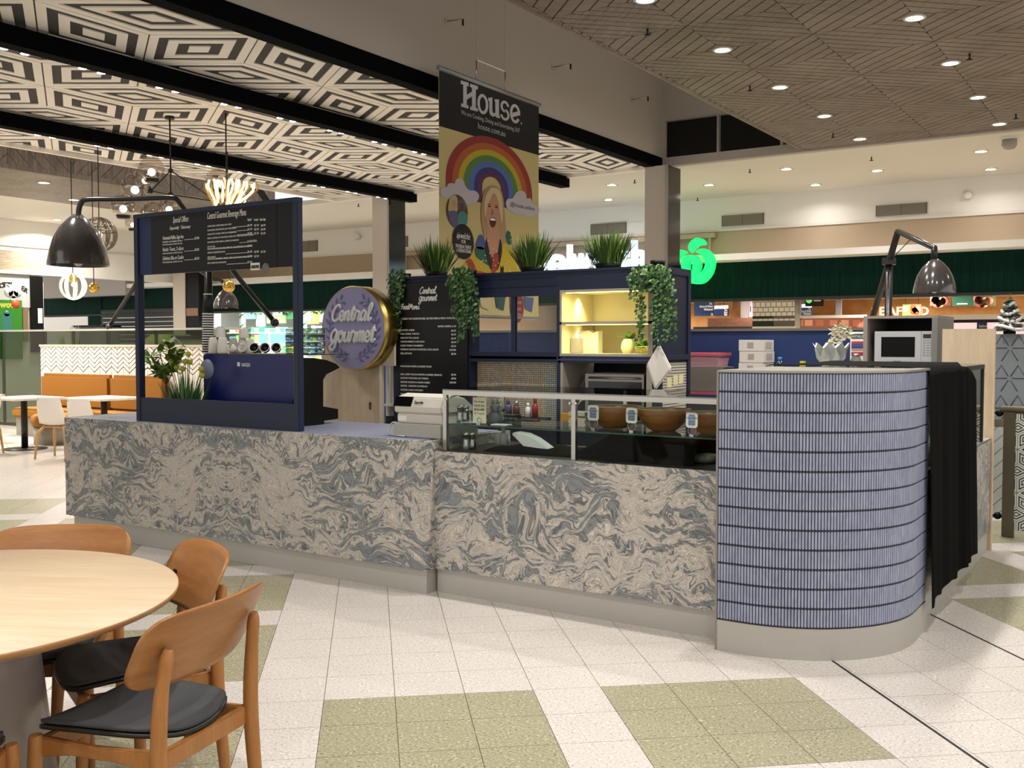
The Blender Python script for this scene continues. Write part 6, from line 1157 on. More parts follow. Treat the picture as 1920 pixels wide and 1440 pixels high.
for px, py, z, lab in ((1214, 54, TZ, 'leftmost sprinkler in the timber ceiling'), (1406, 161, TZ, 'sprinkler between two downlights of the left row'), (1562, 250, TZ, 'sprinkler near the far corner of the timber ceiling'), (1818, 101, TZ, 'sprinkler above the right row of downlights'), (1905, 214, TZ, 'sprinkler at the right edge of the timber ceiling'), (1406, 317, ZR, 'sprinkler in the white ceiling right of the column'), (1634, 294, ZR, 'sprinkler in the white ceiling below the timber corner'), (1190, 337, ZR, 'sprinkler in the white ceiling left of the column'), (1308, 371, ZR, 'small sprinkler near the wall beside the column'), (672, 382, ZR, 'sprinkler in the white ceiling left of the left column')):
    p = az(px, py, z); t = thing('sprinkler', lab, 'sprinkler', (p.x, p.y, z - .05), 'fire sprinklers'); MB().tube([(p.x, p.y, z - .045), (p.x, p.y, z)], .009, 6).build('stem', DSTEEL, t); MB().lathe((p.x, p.y, z - .05), [(0, 0), (.024, .0), (.024, .005), (0, .005)], 10).build('deflector', BLACK, t)
p = az(1893, 257, TZ - .02); t = thing('dome_camera', 'white dome security camera under the edge of the timber ceiling', 'camera', (p.x, p.y, TZ - .2)); MB().lathe((p.x, p.y, TZ - .05), [(.09, 0), (.10, .05), (0, .05)], 18).build('base', OFFW, t); MB().lathe((p.x, p.y, TZ - .17), [(0, 0), (.06, .015), (.085, .06), (.08, .12), (0, .12)], 18).build('dome', mat('dome_grey', '9d968c', .25), t)
for px, py, lab in ((1813, 367, 'white alarm siren on the white wall right of the right vent'), (672, 444, 'white alarm siren on the wall between menu frame and column')):
    p = ay(px, py, WY); t = thing('alarm_siren', lab, 'alarm', (p.x, WY - .06, p.z - .06)); MB().box(p.x - .09, p.x + .05, WY - .03, WY - .002, p.z - .06, p.z + .06).build('plate', WHITE, t, bevel=.008); MB().lathe((p.x + .02, WY - .03, p.z), [(.06, 0), (.055, .05), (.03, .07), (0, .07)], 16, (0, -1, 0)).build('horn', WHITE, t)
for (a, b), lab in (((838, 40), (868, 36)), 'wire hook on the grey bulkhead above the banner'), (((1037, 126), (1070, 120)), 'wire hook on the grey bulkhead right of the banner'), (((1185, 187), (1215, 181)), 'wire hook on the grey bulkhead nearest the clerestory'):
    p = ax(a[0], a[1], BXW) if False else ax(a[0], a[1], BXW + .005); q = p + Vector((.28, .03, .0)); q = C0 + ray(*b) * ((p.x + .22) / ray(*b).x); t = thing('wall_hook', lab, 'hook', p, 'hooks on the bulkhead'); MB().tube([p, q], .007, 5).build('rod', STEEL, t); MB().tube([q, q - Vector((0, 0, .06))], .010, 5).build('weight', BLACK, t); MB().obox(p, (.004, 0, 0), (0, .03, 0), (0, 0, .03)).build('plate', GREYB, t)
# ---- hanging banner
HX = -4.9 * K
bn = thing('hanging_banner', 'tall yellow hanging banner with rainbow, cheering blonde woman and black header', 'banner', (HX, 8.4, 1.76))
def bp_(px, py, e=0): return ax(px, py, HX + e)
A, B = bp_(823, 145), bp_(1010, 200); yA, yB = A.y, B.y; zt_ = bp_(823, 131).z; zh = bp_(823, 236).z; zbm = 1.80
YEL = mat('banner_yellow', 'c4b37a', .7); HK = mat('banner_black', '0b0a0c', .6)
MB().box(HX - .004, HX, yA, yB, zbm, zt_).build('fabric', YEL, bn); MB().box(HX, HX + .002, yA, yB, zh, zt_).build('header', HK, bn); MB().tube([(HX, yA - .015, zt_ + .02), (HX, yB + .015, zt_ + .02)], .024, 8).build('top_rail', mat('rail_grey', '8b8a8a', .4, .4), bn); MB().tube([(HX, yA - .01, zbm - .015), (HX, yB + .01, zbm - .015)], .016, 8).build('bottom_rail', mat('rail_grey'), bn)
w0, w1 = bp_(893, 112), bp_(947, 128); w0 = Vector((HX, w0.y, w0.z)); w1 = Vector((HX, w1.y, w0.z)); MB().tube([w0, w1], .006, 6).build('spreader_rod', PRINTW, bn)
for w in (w0, w1): MB().tube([(HX, w.y, zt_ + .03), w], .007, 5).build('chain', STEEL, bn); MB().tube([w, (HX, w.y, 6.2)], .0025, 4).build('wire', STEEL, bn)
GW_ = mat('logo_grey', 'b9b6b6', .6); pn = [0]
def fl(pts, m, name, lay=1):
    e = .0008 * lay + .002; return MB().prism([Vector((HX + e, p[0], p[1])) for p in pts], (.0007, 0, 0)).build(name, m, bn)
def pxs(pts, lay=1): return [(bp_(x, y).y, bp_(x, y).z) for x, y in pts]
def F_(pts, m, name, lay=1, smooth=True):
    q = [(p.x, p.y) for p in spline([Vector((a, b, 0)) for a, b in pts + [pts[0]]], 3)][:-1] if smooth else pts; return fl(pxs(q), m, name, lay)
# the word House in slab letters
t1 = text('ouse', .001, GW_, bn, (0, 0, 0), name='tmp'); bpy.data.objects.remove(t1)
def slab(polys, holes=()):
    for q in polys: fl(pxs([(820 + x / 7.2, 130 + y / 7.2) for x, y in q]), GW_, 'logo_letter', 2)
slab([[(312, 150), (418, 182), (418, 232), (393, 226), (393, 345), (463, 300), (463, 248), (438, 240), (438, 195), (542, 228), (542, 275), (515, 268), (515, 520), (542, 528), (542, 572), (438, 545), (438, 500), (463, 505), (463, 368), (393, 412), (393, 482), (416, 488), (416, 532), (316, 505), (316, 458), (345, 466), (345, 208), (312, 198)]])
def ring_px(cx, cy, rx, ry, tx, ty, a0, a1, sl, n=18):
    o = []; i_ = []
    for q in range(n + 1):
        an = a0 + (a1 - a0) * q / n; c, s = math.cos(an), math.sin(an); o.append((cx + rx * c, cy + ry * s + sl * rx * c)); i_.append((cx + (rx - tx) * c, cy + (ry - ty) * s + sl * (rx - tx) * c))
    mb = MB(); e = HX + .0036
    P = [Vector((e, *pxs([(820 + x / 7.2, 130 + y / 7.2)])[0])) for x, y in o]; Q = [Vector((e, *pxs([(820 + x / 7.2, 130 + y / 7.2)])[0])) for x, y in i_]
    for k in range(n): mb.add([P[k], P[k + 1], Q[k + 1], Q[k]], [(0, 1, 2, 3)])
    mb.build('logo_letter', GW_, bn)
ring_px(610, 470, 74, 137, 34, 42, 0, 2 * PI, .28)
slab([[(683, 385), (738, 380), (738, 560), (752, 590), (778, 590), (778, 440), (768, 420), (768, 405), (828, 408), (828, 620), (840, 628), (840, 662), (790, 650), (780, 630), (740, 640), (706, 610), (698, 570), (698, 435), (683, 425)]])
ring_px(908, 505, 58, 80, 28, 34, PI * .5, PI * 1.95, .28); ring_px(908, 612, 62, 80, 28, 34, -PI * .45, PI * .95, .28)
ring_px(1046, 600, 70, 130, 32, 40, PI * .18, PI * 2.0, .28); slab([[(985, 595), (1112, 560), (1114, 620), (985, 655)]])
slab([[(1122, 715), (1136, 719), (1136, 745), (1122, 741)]])
sl_ = (0, 1, 0); 
def btxt(s, px, py, pxr, h, m=GW_, lay=3, shear=0, bold=0):
    p = bp_(px, py); return text(s, h, m, bn, (HX + .002 + .0008 * lay, p.y, p.z), (0, 1, 0), (0, 0, 1), width=bp_(pxr, py).y - p.y, depth=.0006, shear=shear, name='lettering', bold=bold)
btxt('We are Cooking, Dining and Entertaining 24/7', 864, 214, 974, .062); btxt('house.com.au', 895, 240.5, 946, .085)
# rainbow
cxr, czr = 917, 371
RB = ['8e2f2c', 'a85a2c', 'b0a020', '4e7a3c', '4c66a6', '35306c', '5c2a4c']
rad = [85, 73, 61.5, 50.5, 40, 29.5, 19.5, 0]; R0 = [80, 69.5, 59.5, 50.5, 41.5, 32, 24, 17]
yc = bp_(cxr, 360).y; zc_ = bp_(910, 377).z; Ry = [(bp_(997, 360).y - bp_(835, 360).y) / 2 * q for q in (1, .865, .74, .63, .515, .40, .30, .215)]; zt0 = bp_(906, 253).z; yc = (bp_(997, 370).y + bp_(836, 330).y) / 2
zc_ = bp_(836, 333).z
for k, c in enumerate(RB):
    hh = (zt0 - zc_); o = [(yc + Ry[k] * math.cos(a), zc_ + hh * (Ry[k] / Ry[0]) * math.sin(a)) for a in [PI * q / 30 for q in range(31)]]; i_ = [(yc + Ry[k + 1] * math.cos(a), zc_ + hh * (Ry[k + 1] / Ry[0]) * math.sin(a)) for a in [PI * q / 30 for q in range(31)]]
    mb = MB(); e = HX + .0032
    if k == 0: o[0] = (o[0][0], o[0][1])
    for q in range(30): mb.add([(e, *o[q]), (e, *o[q + 1]), (e, *i_[q + 1]), (e, *i_[q])], [(0, 1, 2, 3)])
    dz = .28      # straight feet of the arch behind the clouds
    for q in (0, 30): mb.add([(e, *o[q]), (e, *i_[q]), (e, i_[q][0], i_[q][1] - dz * .6), (e, o[q][0], o[q][1] - dz * .6)], [(0, 1, 2, 3)])
    mb.build('rainbow_band', mat('rainbow_%d' % k, c, .6), bn)
CLD = mat('cloud_print', 'b9b3b8', .7)
F_([(824, 359), (828, 352), (836, 351), (839, 345), (846, 343), (851, 345), (854, 337), (861, 334), (868, 339), (872, 350), (880, 357), (890, 358), (897, 366), (894, 377), (884, 380), (876, 384), (866, 378), (852, 371), (838, 372), (828, 368)], CLD, 'cloud', 6)
F_([(947, 380), (951, 373), (960, 372), (966, 362), (975, 357), (984, 362), (987, 372), (994, 372), (998, 382), (1008, 388), (1010, 396), (1002, 404), (994, 408), (982, 404), (966, 403), (958, 396), (950, 392)], CLD, 'cloud', 6)
btxt('@house.online', 955, 386, 1000, .062, PRINTK, 8)
# two friends in a round photo
def EL(cx, cy, rx, ry, m, name, lay, sl=.12, n=22): F_([(cx + rx * math.cos(q * 2 * PI / n), cy + ry * math.sin(q * 2 * PI / n) + sl * rx * math.cos(q * 2 * PI / n)) for q in range(n)], m, name, lay, False)
EL(856, 397, 20, 32, mat('photo_dark', '4a4038', .6), 'round_photo', 7, .2)
SKIN1, SKIN2, SKIN3 = mat('print_skin', 'b98a6c', .6), mat('print_skin_dark', '5c3a2e', .6), mat('print_hair', 'b8a078', .6)
F_([(842, 372), (850, 366), (856, 372), (857, 392), (852, 400), (842, 398), (839, 390)], SKIN3, 'blonde_hair', 8); EL(849.5, 382, 4, 8, SKIN1, 'face', 9); F_([(838, 398), (848, 395), (856, 400), (856, 424), (850, 426), (842, 415)], mat('print_violet', '5a5478', .6), 'violet_top', 9); EL(864, 385, 8, 11, mat('print_grey_hair', '5f5a52', .6), 'grey_hair', 8); EL(864.5, 388, 4.2, 8, SKIN2, 'face', 9); F_([(857, 402), (864, 396), (872, 400), (875.5, 406), (874, 420), (868, 427), (857, 424)], mat('print_teal', '3e807a', .6), 'teal_top', 9)
EL(867, 453, 20, 33, HK, 'black_disc', 10, .2)
for s, x0, y, x1, h in (('ajewelchic', 854, 446, 880, .085), ('FOR', 863, 456, 871, .05), ('TRINERAI TRENT', 852, 464, 882, .05), ('INTERNATIONAL', 853, 472, 882, .05)): btxt(s, x0, y, x1, h, PRINTW, 12, shear=.3 if s[0] == 'a' else 0)
# the cheering woman: jacket, hair, face
BL, BR = mat('print_blonde', 'a88c68', .6), mat('print_blonde_light', 'c9b48c', .6)
F_([(907, 358), (902, 380), (901, 410), (906, 440), (912, 470), (944, 470), (948, 440), (945, 400), (943, 375), (938, 357), (928, 349), (917, 350)], BL, 'hair', 7)
F_([(888, 462), (903, 448), (912, 455), (920, 500), (924, 522), (854, 522), (862, 505), (878, 486)], mat('print_jacket_yellow', 'b8a02e', .6), 'yellow_sleeve', 8); F_([(944, 455), (958, 470), (968, 500), (972, 522), (926, 522), (934, 480)], mat('print_jacket_yellow2', 'c4a828', .6), 'yellow_jacket', 8)
F_([(888, 466), (897, 462), (912, 470), (918, 492), (918, 500), (902, 490), (890, 480)], mat('print_jacket_green', '1d5a4c', .6), 'green_panel', 9); F_([(893, 452), (899, 440), (905, 445), (910, 460), (905, 468), (890, 464)], mat('print_jacket_blue', '3c5088', .6), 'blue_shoulder', 9); F_([(946, 442), (951, 433), (957, 440), (957, 458), (950, 456)], mat('print_jacket_green'), 'green_shoulder', 9)
F_([(911, 430), (934, 430), (934, 455), (928, 480), (921, 482), (914, 460)], SKIN1, 'neck', 9); F_([(910, 445), (914, 462), (922, 492), (931, 478), (936, 448), (940, 470), (932, 505), (918, 505), (908, 470)], mat('print_black', '1a1616', .6), 'black_collar', 10)
F_([(922, 478), (931, 474), (933, 490), (928, 510), (920, 512), (921, 492)], mat('print_red', '9c3a24', .6), 'red_scarf', 11); F_([(873, 488), (882, 486), (890, 502), (886, 508), (876, 500)], mat('print_red'), 'red_motif', 10); F_([(892, 508), (912, 512), (912, 521), (892, 520)], mat('print_red'), 'red_motif', 10)
F_([(912, 372), (920, 366), (930, 368), (937, 378), (938, 400), (934, 425), (927, 439), (920, 439), (913, 425), (909, 400)], SKIN1, 'face', 10)
F_([(919, 352), (931, 354), (938, 366), (941, 395), (939, 420), (935, 395), (931, 374), (924, 362), (918, 372), (912, 386), (908, 410), (906, 385), (910, 365)], BR, 'fringe', 12)
EL(916, 387, 2.6, 1.6, mat('print_eye', '2a1c16', .5), 'eye', 12); EL(929, 389, 2.6, 1.6, mat('print_eye'), 'eye', 12); F_([(912, 383), (919, 382), (919, 383.4), (912, 384.4)], mat('print_brow', '6a4a34', .6), 'eyebrow', 12, False); F_([(926, 384), (933, 386), (933, 387.2), (926, 385.4)], mat('print_brow'), 'eyebrow', 12, False)
F_([(921, 390), (924, 400), (922, 404), (919, 402)], mat('print_skin_shade', '9a6c52', .6), 'nose', 12); F_([(916, 410), (922, 408), (928, 411), (927, 422), (922, 427), (917, 421)], mat('print_mouth', '4a1a18', .5), 'mouth', 12); F_([(917, 410.5), (922, 409.2), (927, 411.6), (926, 414), (918, 413)], PRINTW, 'teeth', 13); EL(910, 397, 1.2, 4, SKIN1, 'ear', 11); EL(938.5, 399, 1.2, 4, SKIN1, 'ear', 11)
for k in range(26): R_k = random.Random(k); x, y = R_k.uniform(892, 958), R_k.uniform(440, 512); EL(x, y, .9, 1.3, mat('print_confetti', 'd8cfa8', .6), 'confetti', 14, 0, 8)
F_([(937, 499), (943, 500), (942, 517), (936, 517)], HK, 'label_tab', 12, False)
for q, c in enumerate(('9a4a2a', '4a5a8a', 'c4b48a', '2a4a4a', 'b08a3a', '7a2a3a')): y0 = yA + (yB - yA) * (.05 + q * .155); fl([(y0, 2.02), (y0 + .2, 2.05), (y0 + .17, 2.16), (y0 - .02, 2.14)], mat('banner_motif_%d' % q, c, .6), 'print_motif', 7); fl([(y0 + .03, 1.88), (y0 + .16, 1.85), (y0 + .2, 2.0), (y0, 2.01)], mat('banner_motif_%d' % ((q + 2) % 6), c, .6), 'print_motif', 8)
pe = bp_(968, 594); fl([(pe.y + .13 * math.cos(q * PI / 12), 1.90 + .17 * math.sin(q * PI / 12)) for q in range(24)], mat('egg_red', '7a2228', .5), 'red_badge', 10); 
for s, dz in (('House', .03), ('Project', -.04), ('Ends Now', -.10)): text(s, .06, mat('egg_pink', 'c99a98', .6), bn, (HX + .012, pe.y - .08, 1.90 + dz), (0, 1, 0), (0, 0, 1), width=.16, name='lettering', depth=.0006)
# ---- globe chandelier and wire pendants under the raft
SMOKE = pane('smoke_glass', 'ebe3dc', .32); GLOW = mat('globe_bulb', 'fff0e0', .4, emit='ffe6cc', es=6); CHB = mat('chandelier_black', '100e0d', .4)
cano = az(318, 219, ZR - .03); gl = thing('globe_chandelier', 'black chandelier of smoked glass globes hung over the coffee counter', 'chandelier', (cano.x, cano.y, 3.0)); D0 = dep(cano)
def gp_(px, py, d=0): return C0 + ray(px, py) * (D0 + d)
MB().lathe((cano.x, cano.y, ZR - .055), [(.05, 0), (.05, .03), (0, .03)], 16).build('canopy', CHB, gl); n0 = gp_(320, 320); n1 = gp_(283, 358, -.15); n2 = gp_(408, 378, .1); n3 = gp_(320, 365); MB().tube([(cano.x, cano.y, ZR - .05), n0, n3], .008, 6).build('stem', CHB, gl)
for n_ in (n0, n1, n2, n3): MB().ball(n_, .028, 8).build('joint', CHB, gl)
for a, b in ((n0, n1), (n0, n2), (n1, n3), (n3, n2), (n1, gp_(232, 385, -.3)), (n3, gp_(300, 395, .2))): MB().tube([a, b], .007, 5).build('strut', CHB, gl)
for px, py, r, d, jn in ((284, 317, 23.5, -.1, n1), (272, 334, 20, .25, n1), (253, 350, 25, -.3, n1), (231, 386, 22.5, -.3, n1), (286, 400, 22, -.15, n1), (317, 388, 21, .2, n3), (409, 338, 22.5, .1, n2), (456, 372, 17, .4, n2), (249, 418, 14, .1, n1)):
    c = gp_(px, py, d); k = dep(c) / F; g_ = MB().ball(c, r * k, 20).build('globe', SMOKE, gl); MB().ball(c - Vector((0, 0, r * k * .25)), r * k * .30, 12).build('bulb', GLOW, g_); MB().lathe(c - Vector((0, 0, r * k * 1.05)), [(r * k * .5, 0), (r * k * .62, r * k * .3), (0, r * k * .3)], 12).build('cap', CHB, g_)
GOLD = mat('twig_gold', 'b89a50', .3, .9); GLT = mat('twig_lit', 'f8ecc0', .4, emit='ffe8b0', es=1.6)
D1 = 10.8; tw2 = thing('twig_chandelier', 'brass twig chandelier with glowing strands above the drinks menu', 'chandelier', (C0 + ray(425, 360) * D1)); R4 = random.Random(8)
def tp_(px, py, d=0): return C0 + ray(px, py) * (D1 + d)
for i in range(22):
    u = i / 21; x0 = 425 + 60 * (u - .5) * .8; x1 = 383 + 98 * u; y1 = 335 + 14 * abs(u - .4) + R4.uniform(-2, 5)
    MB().tube(spline([tp_(x0, 386, 0), tp_(x0 + (x1 - x0) * .35 + R4.uniform(-2, 2), 375, R4.uniform(-.2, .2)), tp_(x1 + R4.uniform(-3, 3), y1 + 12, R4.uniform(-.3, .3)), tp_(x1, y1, R4.uniform(-.3, .3))], 3), .012, 5).build('strand', GLT if i % 3 else GOLD, tw2)
MB().tube([tp_(425, 384), tp_(425, 384) + Vector((0, 0, ZR + .02 - tp_(425, 384).z))], .008, 5).build('stem', CHB, tw2); MB().ball(tp_(415, 386), .05, 8).build('hub', CHB, tw2)
def pend(name, lab, px, py, r, D, kind):
    c = C0 + ray(px, py) * D; k = D / F; R = r * k; t = thing(name, lab, 'pendant lamp', (c.x, c.y, c.z - R)); top = ZR + .03 if (RX0 < c.x < BXW and c.y < RY1) else (5.2 if FX_GAP < c.x <= RX0 and c.y < RY1 else ZR)
    MB().tube([c + Vector((0, 0, R)), (c.x, c.y, top)], .006, 4).build('cord', CHB, t)
    if kind == 'wire':
        for q in range(6): a = q * PI / 6; MB().tube([c + Vector((R * math.cos(b) * math.cos(a), R * math.cos(b) * math.sin(a), R * math.sin(b))) for b in [j * PI / 12 for j in range(24)]], .010 if q % 2 else .014, 5, closed=True).build('hoop', mat('wire_bronze', '6b6050', .4, .6), t)
        for q in (-.5, .2, .6): MB().tube([c + Vector((R * math.cos(q) * math.cos(b), R * math.cos(q) * math.sin(b), R * math.sin(q))) for b in [j * PI / 10 for j in range(20)]], .008, 5, closed=True).build('hoop', mat('wire_bronze'), t)
        MB().ball(c, R * .18, 10).build('bulb', GLOW, t)
    elif kind == 'cage':
        for q in range(9): a = q * PI / 4.5 + .2; MB().tube([c + Vector((R * math.sin(b) * math.cos(a), R * math.sin(b) * math.sin(a), R * math.cos(b) * (1 if b < 1.6 else 1.08))) for b in [.35 + j * (PI - .35) / 10 for j in range(11)]], .013, 5).build('rib', GLT, t)
        MB().lathe(c + Vector((0, 0, R * .3)), [(.05, 0), (.05, R * .65), (0, R * .65)], 10).build('socket', BRASS, t); MB().ball(c + Vector((0, 0, R * .1)), R * .16, 10).build('bulb', GLOW, t)
    else: MB().ball(c, R, 14).build('ball', mat('gold_ball', 'c9a24a', .25, 1), t); MB().lathe(c + Vector((0, 0, R * .8)), [(R * .3, 0), (R * .3, R * .4), (0, R * .4)], 8).build('cap', BRASS, t)
pend('wire_pendant', 'round bronze wire pendant behind the large left lamp shade', 186, 440, 31, 12.5, 'wire'); pend('cage_pendant', 'glowing cage pendant below the large left lamp shade', 137, 536, 23, 13.5, 'cage'); pend('gold_ball_pendant', 'small gold ball pendant right of the glowing cage', 176, 540, 9.5, 14.2, 'ball'); pend('gold_ball_pendant', 'gold ball pendant in front of the small distant lamp shade', 429, 537, 11.5, 13, 'ball')
# ================================================================ FOREGROUND TABLE AND CHAIRS
CHW = wood('chair_oak', 'a6713f', '8a582c', .38, (1.2, 1.2, 9), 3.2, 'obj'); CHL = wood('chair_leg_oak', 'b07840', '8f5c2c', .4, (6, 6, .8), 3, 'obj'); UPH = mat('seat_charcoal', '3a3a3d', .75); PLY = mat('seat_ply_edge', '1c1714', .4)
TTOP = wood('table_oak', 'd9c4a6', 'c8af8e', .42, (1.0, 12, 1), 2.2, 'obj')
TC = Vector((-3.224, 1.588)); TRR = .757
rt = thing('round_table', 'large round pale oak table on a flared pedestal in the foreground', 'table', (TC.x, TC.y, 0), rz=HEAD - PI / 2 - .1)
MB().lathe((0, 0, .705), [(TRR - .03, 0), (TRR - .004, .014), (TRR, .024), (TRR - .002, .030), (0, .030)], 96).build('top', TTOP, rt, local=True)
MB().lathe((0, 0, .7055), [(0, 0), (TRR - .03, 0), (TRR - .002, .012), (TRR + .001, .022), (TRR + .0005, .0285)], 96).build('edge', wood('table_edge', 'b08358', '956b42', .4), rt, local=True)
MB().lathe((0, 0, .12), [(.378, 0), (.355, .2), (.335, .4), (.318, .585), (0, .585)], 40).build('pedestal', mat('pedestal_grey', '9d948f', .3, .1), rt, local=True)
MB().lathe((0, 0, 0), [(.40, 0), (.40, .012), (.378, .1195), (0, .1195)], 40).build('base', mat('pedestal_black', '1d1d1c', .35), rt, local=True)
def chair_parts(t):       # local: faces -Y, seat centre at the origin
    rows = []
    for i in range(11):
        v = i / 10 * 2 - 1; row = []
        for j in range(11):
            u = j / 10 * 2 - 1; w = .222 - .045 * (v * .5 + .5) + .0; r = (abs(u) ** 2.6 + abs(v) ** 5) ; k = 1 if r <= 1 else r ** -.22
            row.append((w * u * k, .225 * v * k - .01, .445 + .014 * abs(u) ** 2 - .010 * (1 - u * u) - .012 * max(0, -v) ** 3))
        rows.append(row)
    MB().grid(rows, True, (0, 0, -.013)).build('seat_shell', PLY, t, local=True)
    MB().grid([[(x * .985, y * .985, z + .004) for x, y, z in r] for r in rows], True, (0, 0, .010)).build('seat_pad', UPH, t, local=True)
    rows = []
    for i in range(15):
        v = i / 14 * 2 - 1; row = []
        for j in range(23):
            u = j / 22 * 2 - 1; r = abs(u) ** 5 + abs(v) ** 4.0; k = 1 if r <= 1 else r ** -.22
            uu, vv = u * k, v * k; row.append((.270 * uu, .232 + .052 * vv - .055 * uu * uu + .012, .698 + .112 * vv))
        rows.append(row)
    MB().grid(rows, True, (0, .013, .0)).build('backrest', CHW, t, local=True)
    for sx in (-1, 1):
        MB().tube(spline([(sx * .224, .255, 0), (sx * .214, .236, .22), (sx * .210, .226, .42), (sx * .206, .234, .58), (sx * .198, .247, .68), (sx * .195, .252, .712)], 4), [.016 + .007 * math.sin(min(1, q / 13) * PI * .85) if q < 17 else .0195 - .008 * (q - 16) / 4 for q in range(21)], 10).build('rear_leg', CHL, t, local=True)
        MB().tube(spline([(sx * .228, -.215, 0), (sx * .222, -.206, .2), (sx * .214, -.196, .36), (sx * .212, -.194, .425)], 4), [.014, .015, .016, .017, .018, .019, .020, .021, .022, .022, .022, .021, .017], 10).build('front_leg', CHL, t, local=True)
        pts = [(sx * .207, -.19 + .40 * q / 8, .375 + .028 * (q / 8 - .5) ** 2 * 4 * 0) for q in range(9)]
        MB().prism([(sx * .207, -.19, .418), (sx * .207, .0, .414), (sx * .200, .215, .424), (sx * .200, .215, .360), (sx * .203, .10, .378), (sx * .207, -.08, .378), (sx * .207, -.19, .358)], (-sx * .022, 0, 0)).build('side_rail', CHL, t, local=True, bevel=.004)
        if sx < 0: MB().lathe((sx * .185, .200, .69), [(.0, .0), (.011, 0), (.011, .006), (0, .006)], 14, (.28, -1, .22)).build('screw_cap', BLACK, t, local=True)
    MB().box(-.20, .20, -.20, -.178, .36, .415).build('front_rail', CHL, t, local=True, bevel=.004); MB().box(-.195, .195, .20, .222, .365, .42).build('rear_rail', CHL, t, local=True, bevel=.004)
def chair(x, y, ang, lab, src=None):       # ang: heading the chair faces, math degrees
    rz = math.radians(ang) + PI / 2
    if src: return dup(src, (x, y, 0), rz, lab)
    t = thing('dining_chair', lab, 'chair', (x, y, 0), 'oak dining chairs at the round table', rz); chair_parts(t); return t
chA = chair(-2.515, 1.86, 193, 'oak dining chair nearest the camera with its backrest turned to us')
chair(-2.945, 2.135, 247, 'oak dining chair with a black screw cap on its backrest, behind the nearest chair', chA)
chair(-3.455, 2.123, -50, 'oak dining chair on the far side of the round table at the left edge', chA)
chair(-2.70, 1.25, 128, 'oak dining chair cut off at the bottom left corner', chA)
# ================================================================ PLANTS AND MENU BOARD
mt = Vector((0, 0, 0)); YF_ = 6.6
MBK = mat('menu_black', '08080a', .45)
mb_ = thing('food_menu', 'tall black food menu board of white lettering on the navy cabinet', 'sign', (-5.09, 6.58, .9)); m0, m1 = ay(747, 600, 6.58).x, ay(872, 600, 6.58).x
MB().box(m0 - .01, m1 + .02, 6.585, 6.599, .935, 2.02).build('board', MBK, mb_)
script('Central', ay(786, 551, 6.583), .034, PRINTW, mb_, .004, width=.17); script('Gourmet', ay(785, 564.5, 6.583), .034, PRINTW, mb_, .004, width=.185)
script('Food', ay(751, 580, 6.583), .027, PRINTW, mb_, .0038, width=.09, slant=.12); script('Menu', ay(767.5, 580, 6.583), .027, PRINTW, mb_, .0038, width=.105, slant=.12)
TYM = 6.5835; LL = []
def ml(s, x, y, xr, h=.019): a, b = ay(x, y, TYM), ay(xr, y, TYM); LL.append(text(s, h, PRINTW, mb_, a, width=b.x - a.x, depth=.001, bold=.0006))
ml('FRESHLY CUT SANDWICHES, GLUTEN FREE & WRAP AVAILABLE', 752, 599.5, 855, .021); ml('EXTRA CHEESE $1.00', 821, 613.5, 855)
for y, s, xr, p in ((620.5, 'TOASTED CHEESE', 777, '$5.50'), (627.5, 'HAM, CHEESE, TOMATO', 786, '$6.50'), (635, 'HEALTHY FULL SALAD', 785, '$6.50'), (642, 'CHICKEN BREAST & AVOCADO', 796, '$8.50'), (649.5, 'SLICED TURKEY CRANBERRY', 794, '$7.50'), (656.5, 'PREMIUM CHICKEN SCHNITZEL & FULL SALAD', 822, '$10.00'), (664, 'EGG, LETTUCE', 772, '$7.50')): ml(s, 751, y, xr); ml(p, 846 if len(p) < 6 else 843, y + 1, 855)
ml('FOCACCIAS & MORE GOURMET FOOD', 751, 688, 809)
for y, s, xr, p in ((703, 'EGG, CRISPY BACON MUFFIN & CHEESE, SPINACH', 828, '$7.00'), (710, 'ROASTED VEGETABLE ON TURKISH', 803, '$9.00'), (717.5, 'SMOKED SALMON & CREAM CHEESE', 806, '$10.50'), (724.5, 'QUICHE - LORRAINE OR SPINACH', 801, ''), (732, 'CHICKEN, SLICED AVOCADO', 793, ''), (740, 'PAN FRIED SALMON OR SPINACH PATTIES', 814, ''), (745, '', 0, '$7.00'), (753, '', 0, '$10.00')):
    if s: ml(s, 751, y, xr)
    if p: ml(p, 846 if len(p) < 6 else 843, y + 1, 855)
join(LL, 'menu_lettering')
# ---- tufts of grass on top of the cabinet
ZC = 2.076; R5 = random.Random(21); GD = mat('grass_deep', '34501a', .5); GLt = mat('grass_pale', '6d8a34', .5)
for px, w, lab in ((818, 44, 'grassy plant on the cabinet above the food menu'), (998, 45, 'grassy plant on the cabinet before the hanging banner'), (1140, 58, 'widest grassy plant on the cabinet before the sign letters')):
    Y = 6.85; p = ay(px, 510, Y); k = dep(p) / F; W = w * k; t = thing('grass_plant', lab, 'plant', (p.x, Y, ZC), 'grassy plants on the cabinet'); MB().lathe((p.x, Y, ZC), [(.06, 0), (.075, .05), (0, .05)], 14, sx=1.5).build('pot', BLACK, t)
    for nm_, m_, nb in (('dark_blades', GD, 130), ('pale_blades', GLt, 80)):
        mb = MB()
        for i in range(nb):
            a = R5.uniform(0, 2 * PI); o = R5.random() ** .6; lean = R5.uniform(.05, .7) * (1 if i % 5 else 1.4); L = R5.uniform(.6, 1.0) * 78 * k
            leafblade(mb, (p.x + o * W * .62 * math.cos(a), Y + .05 * math.sin(a), ZC + .04), (lean * math.cos(a), lean * .5 * math.sin(a), 1), L, .0075, lean * L * .25)
        stuff(mb.build(nm_, m_, t))
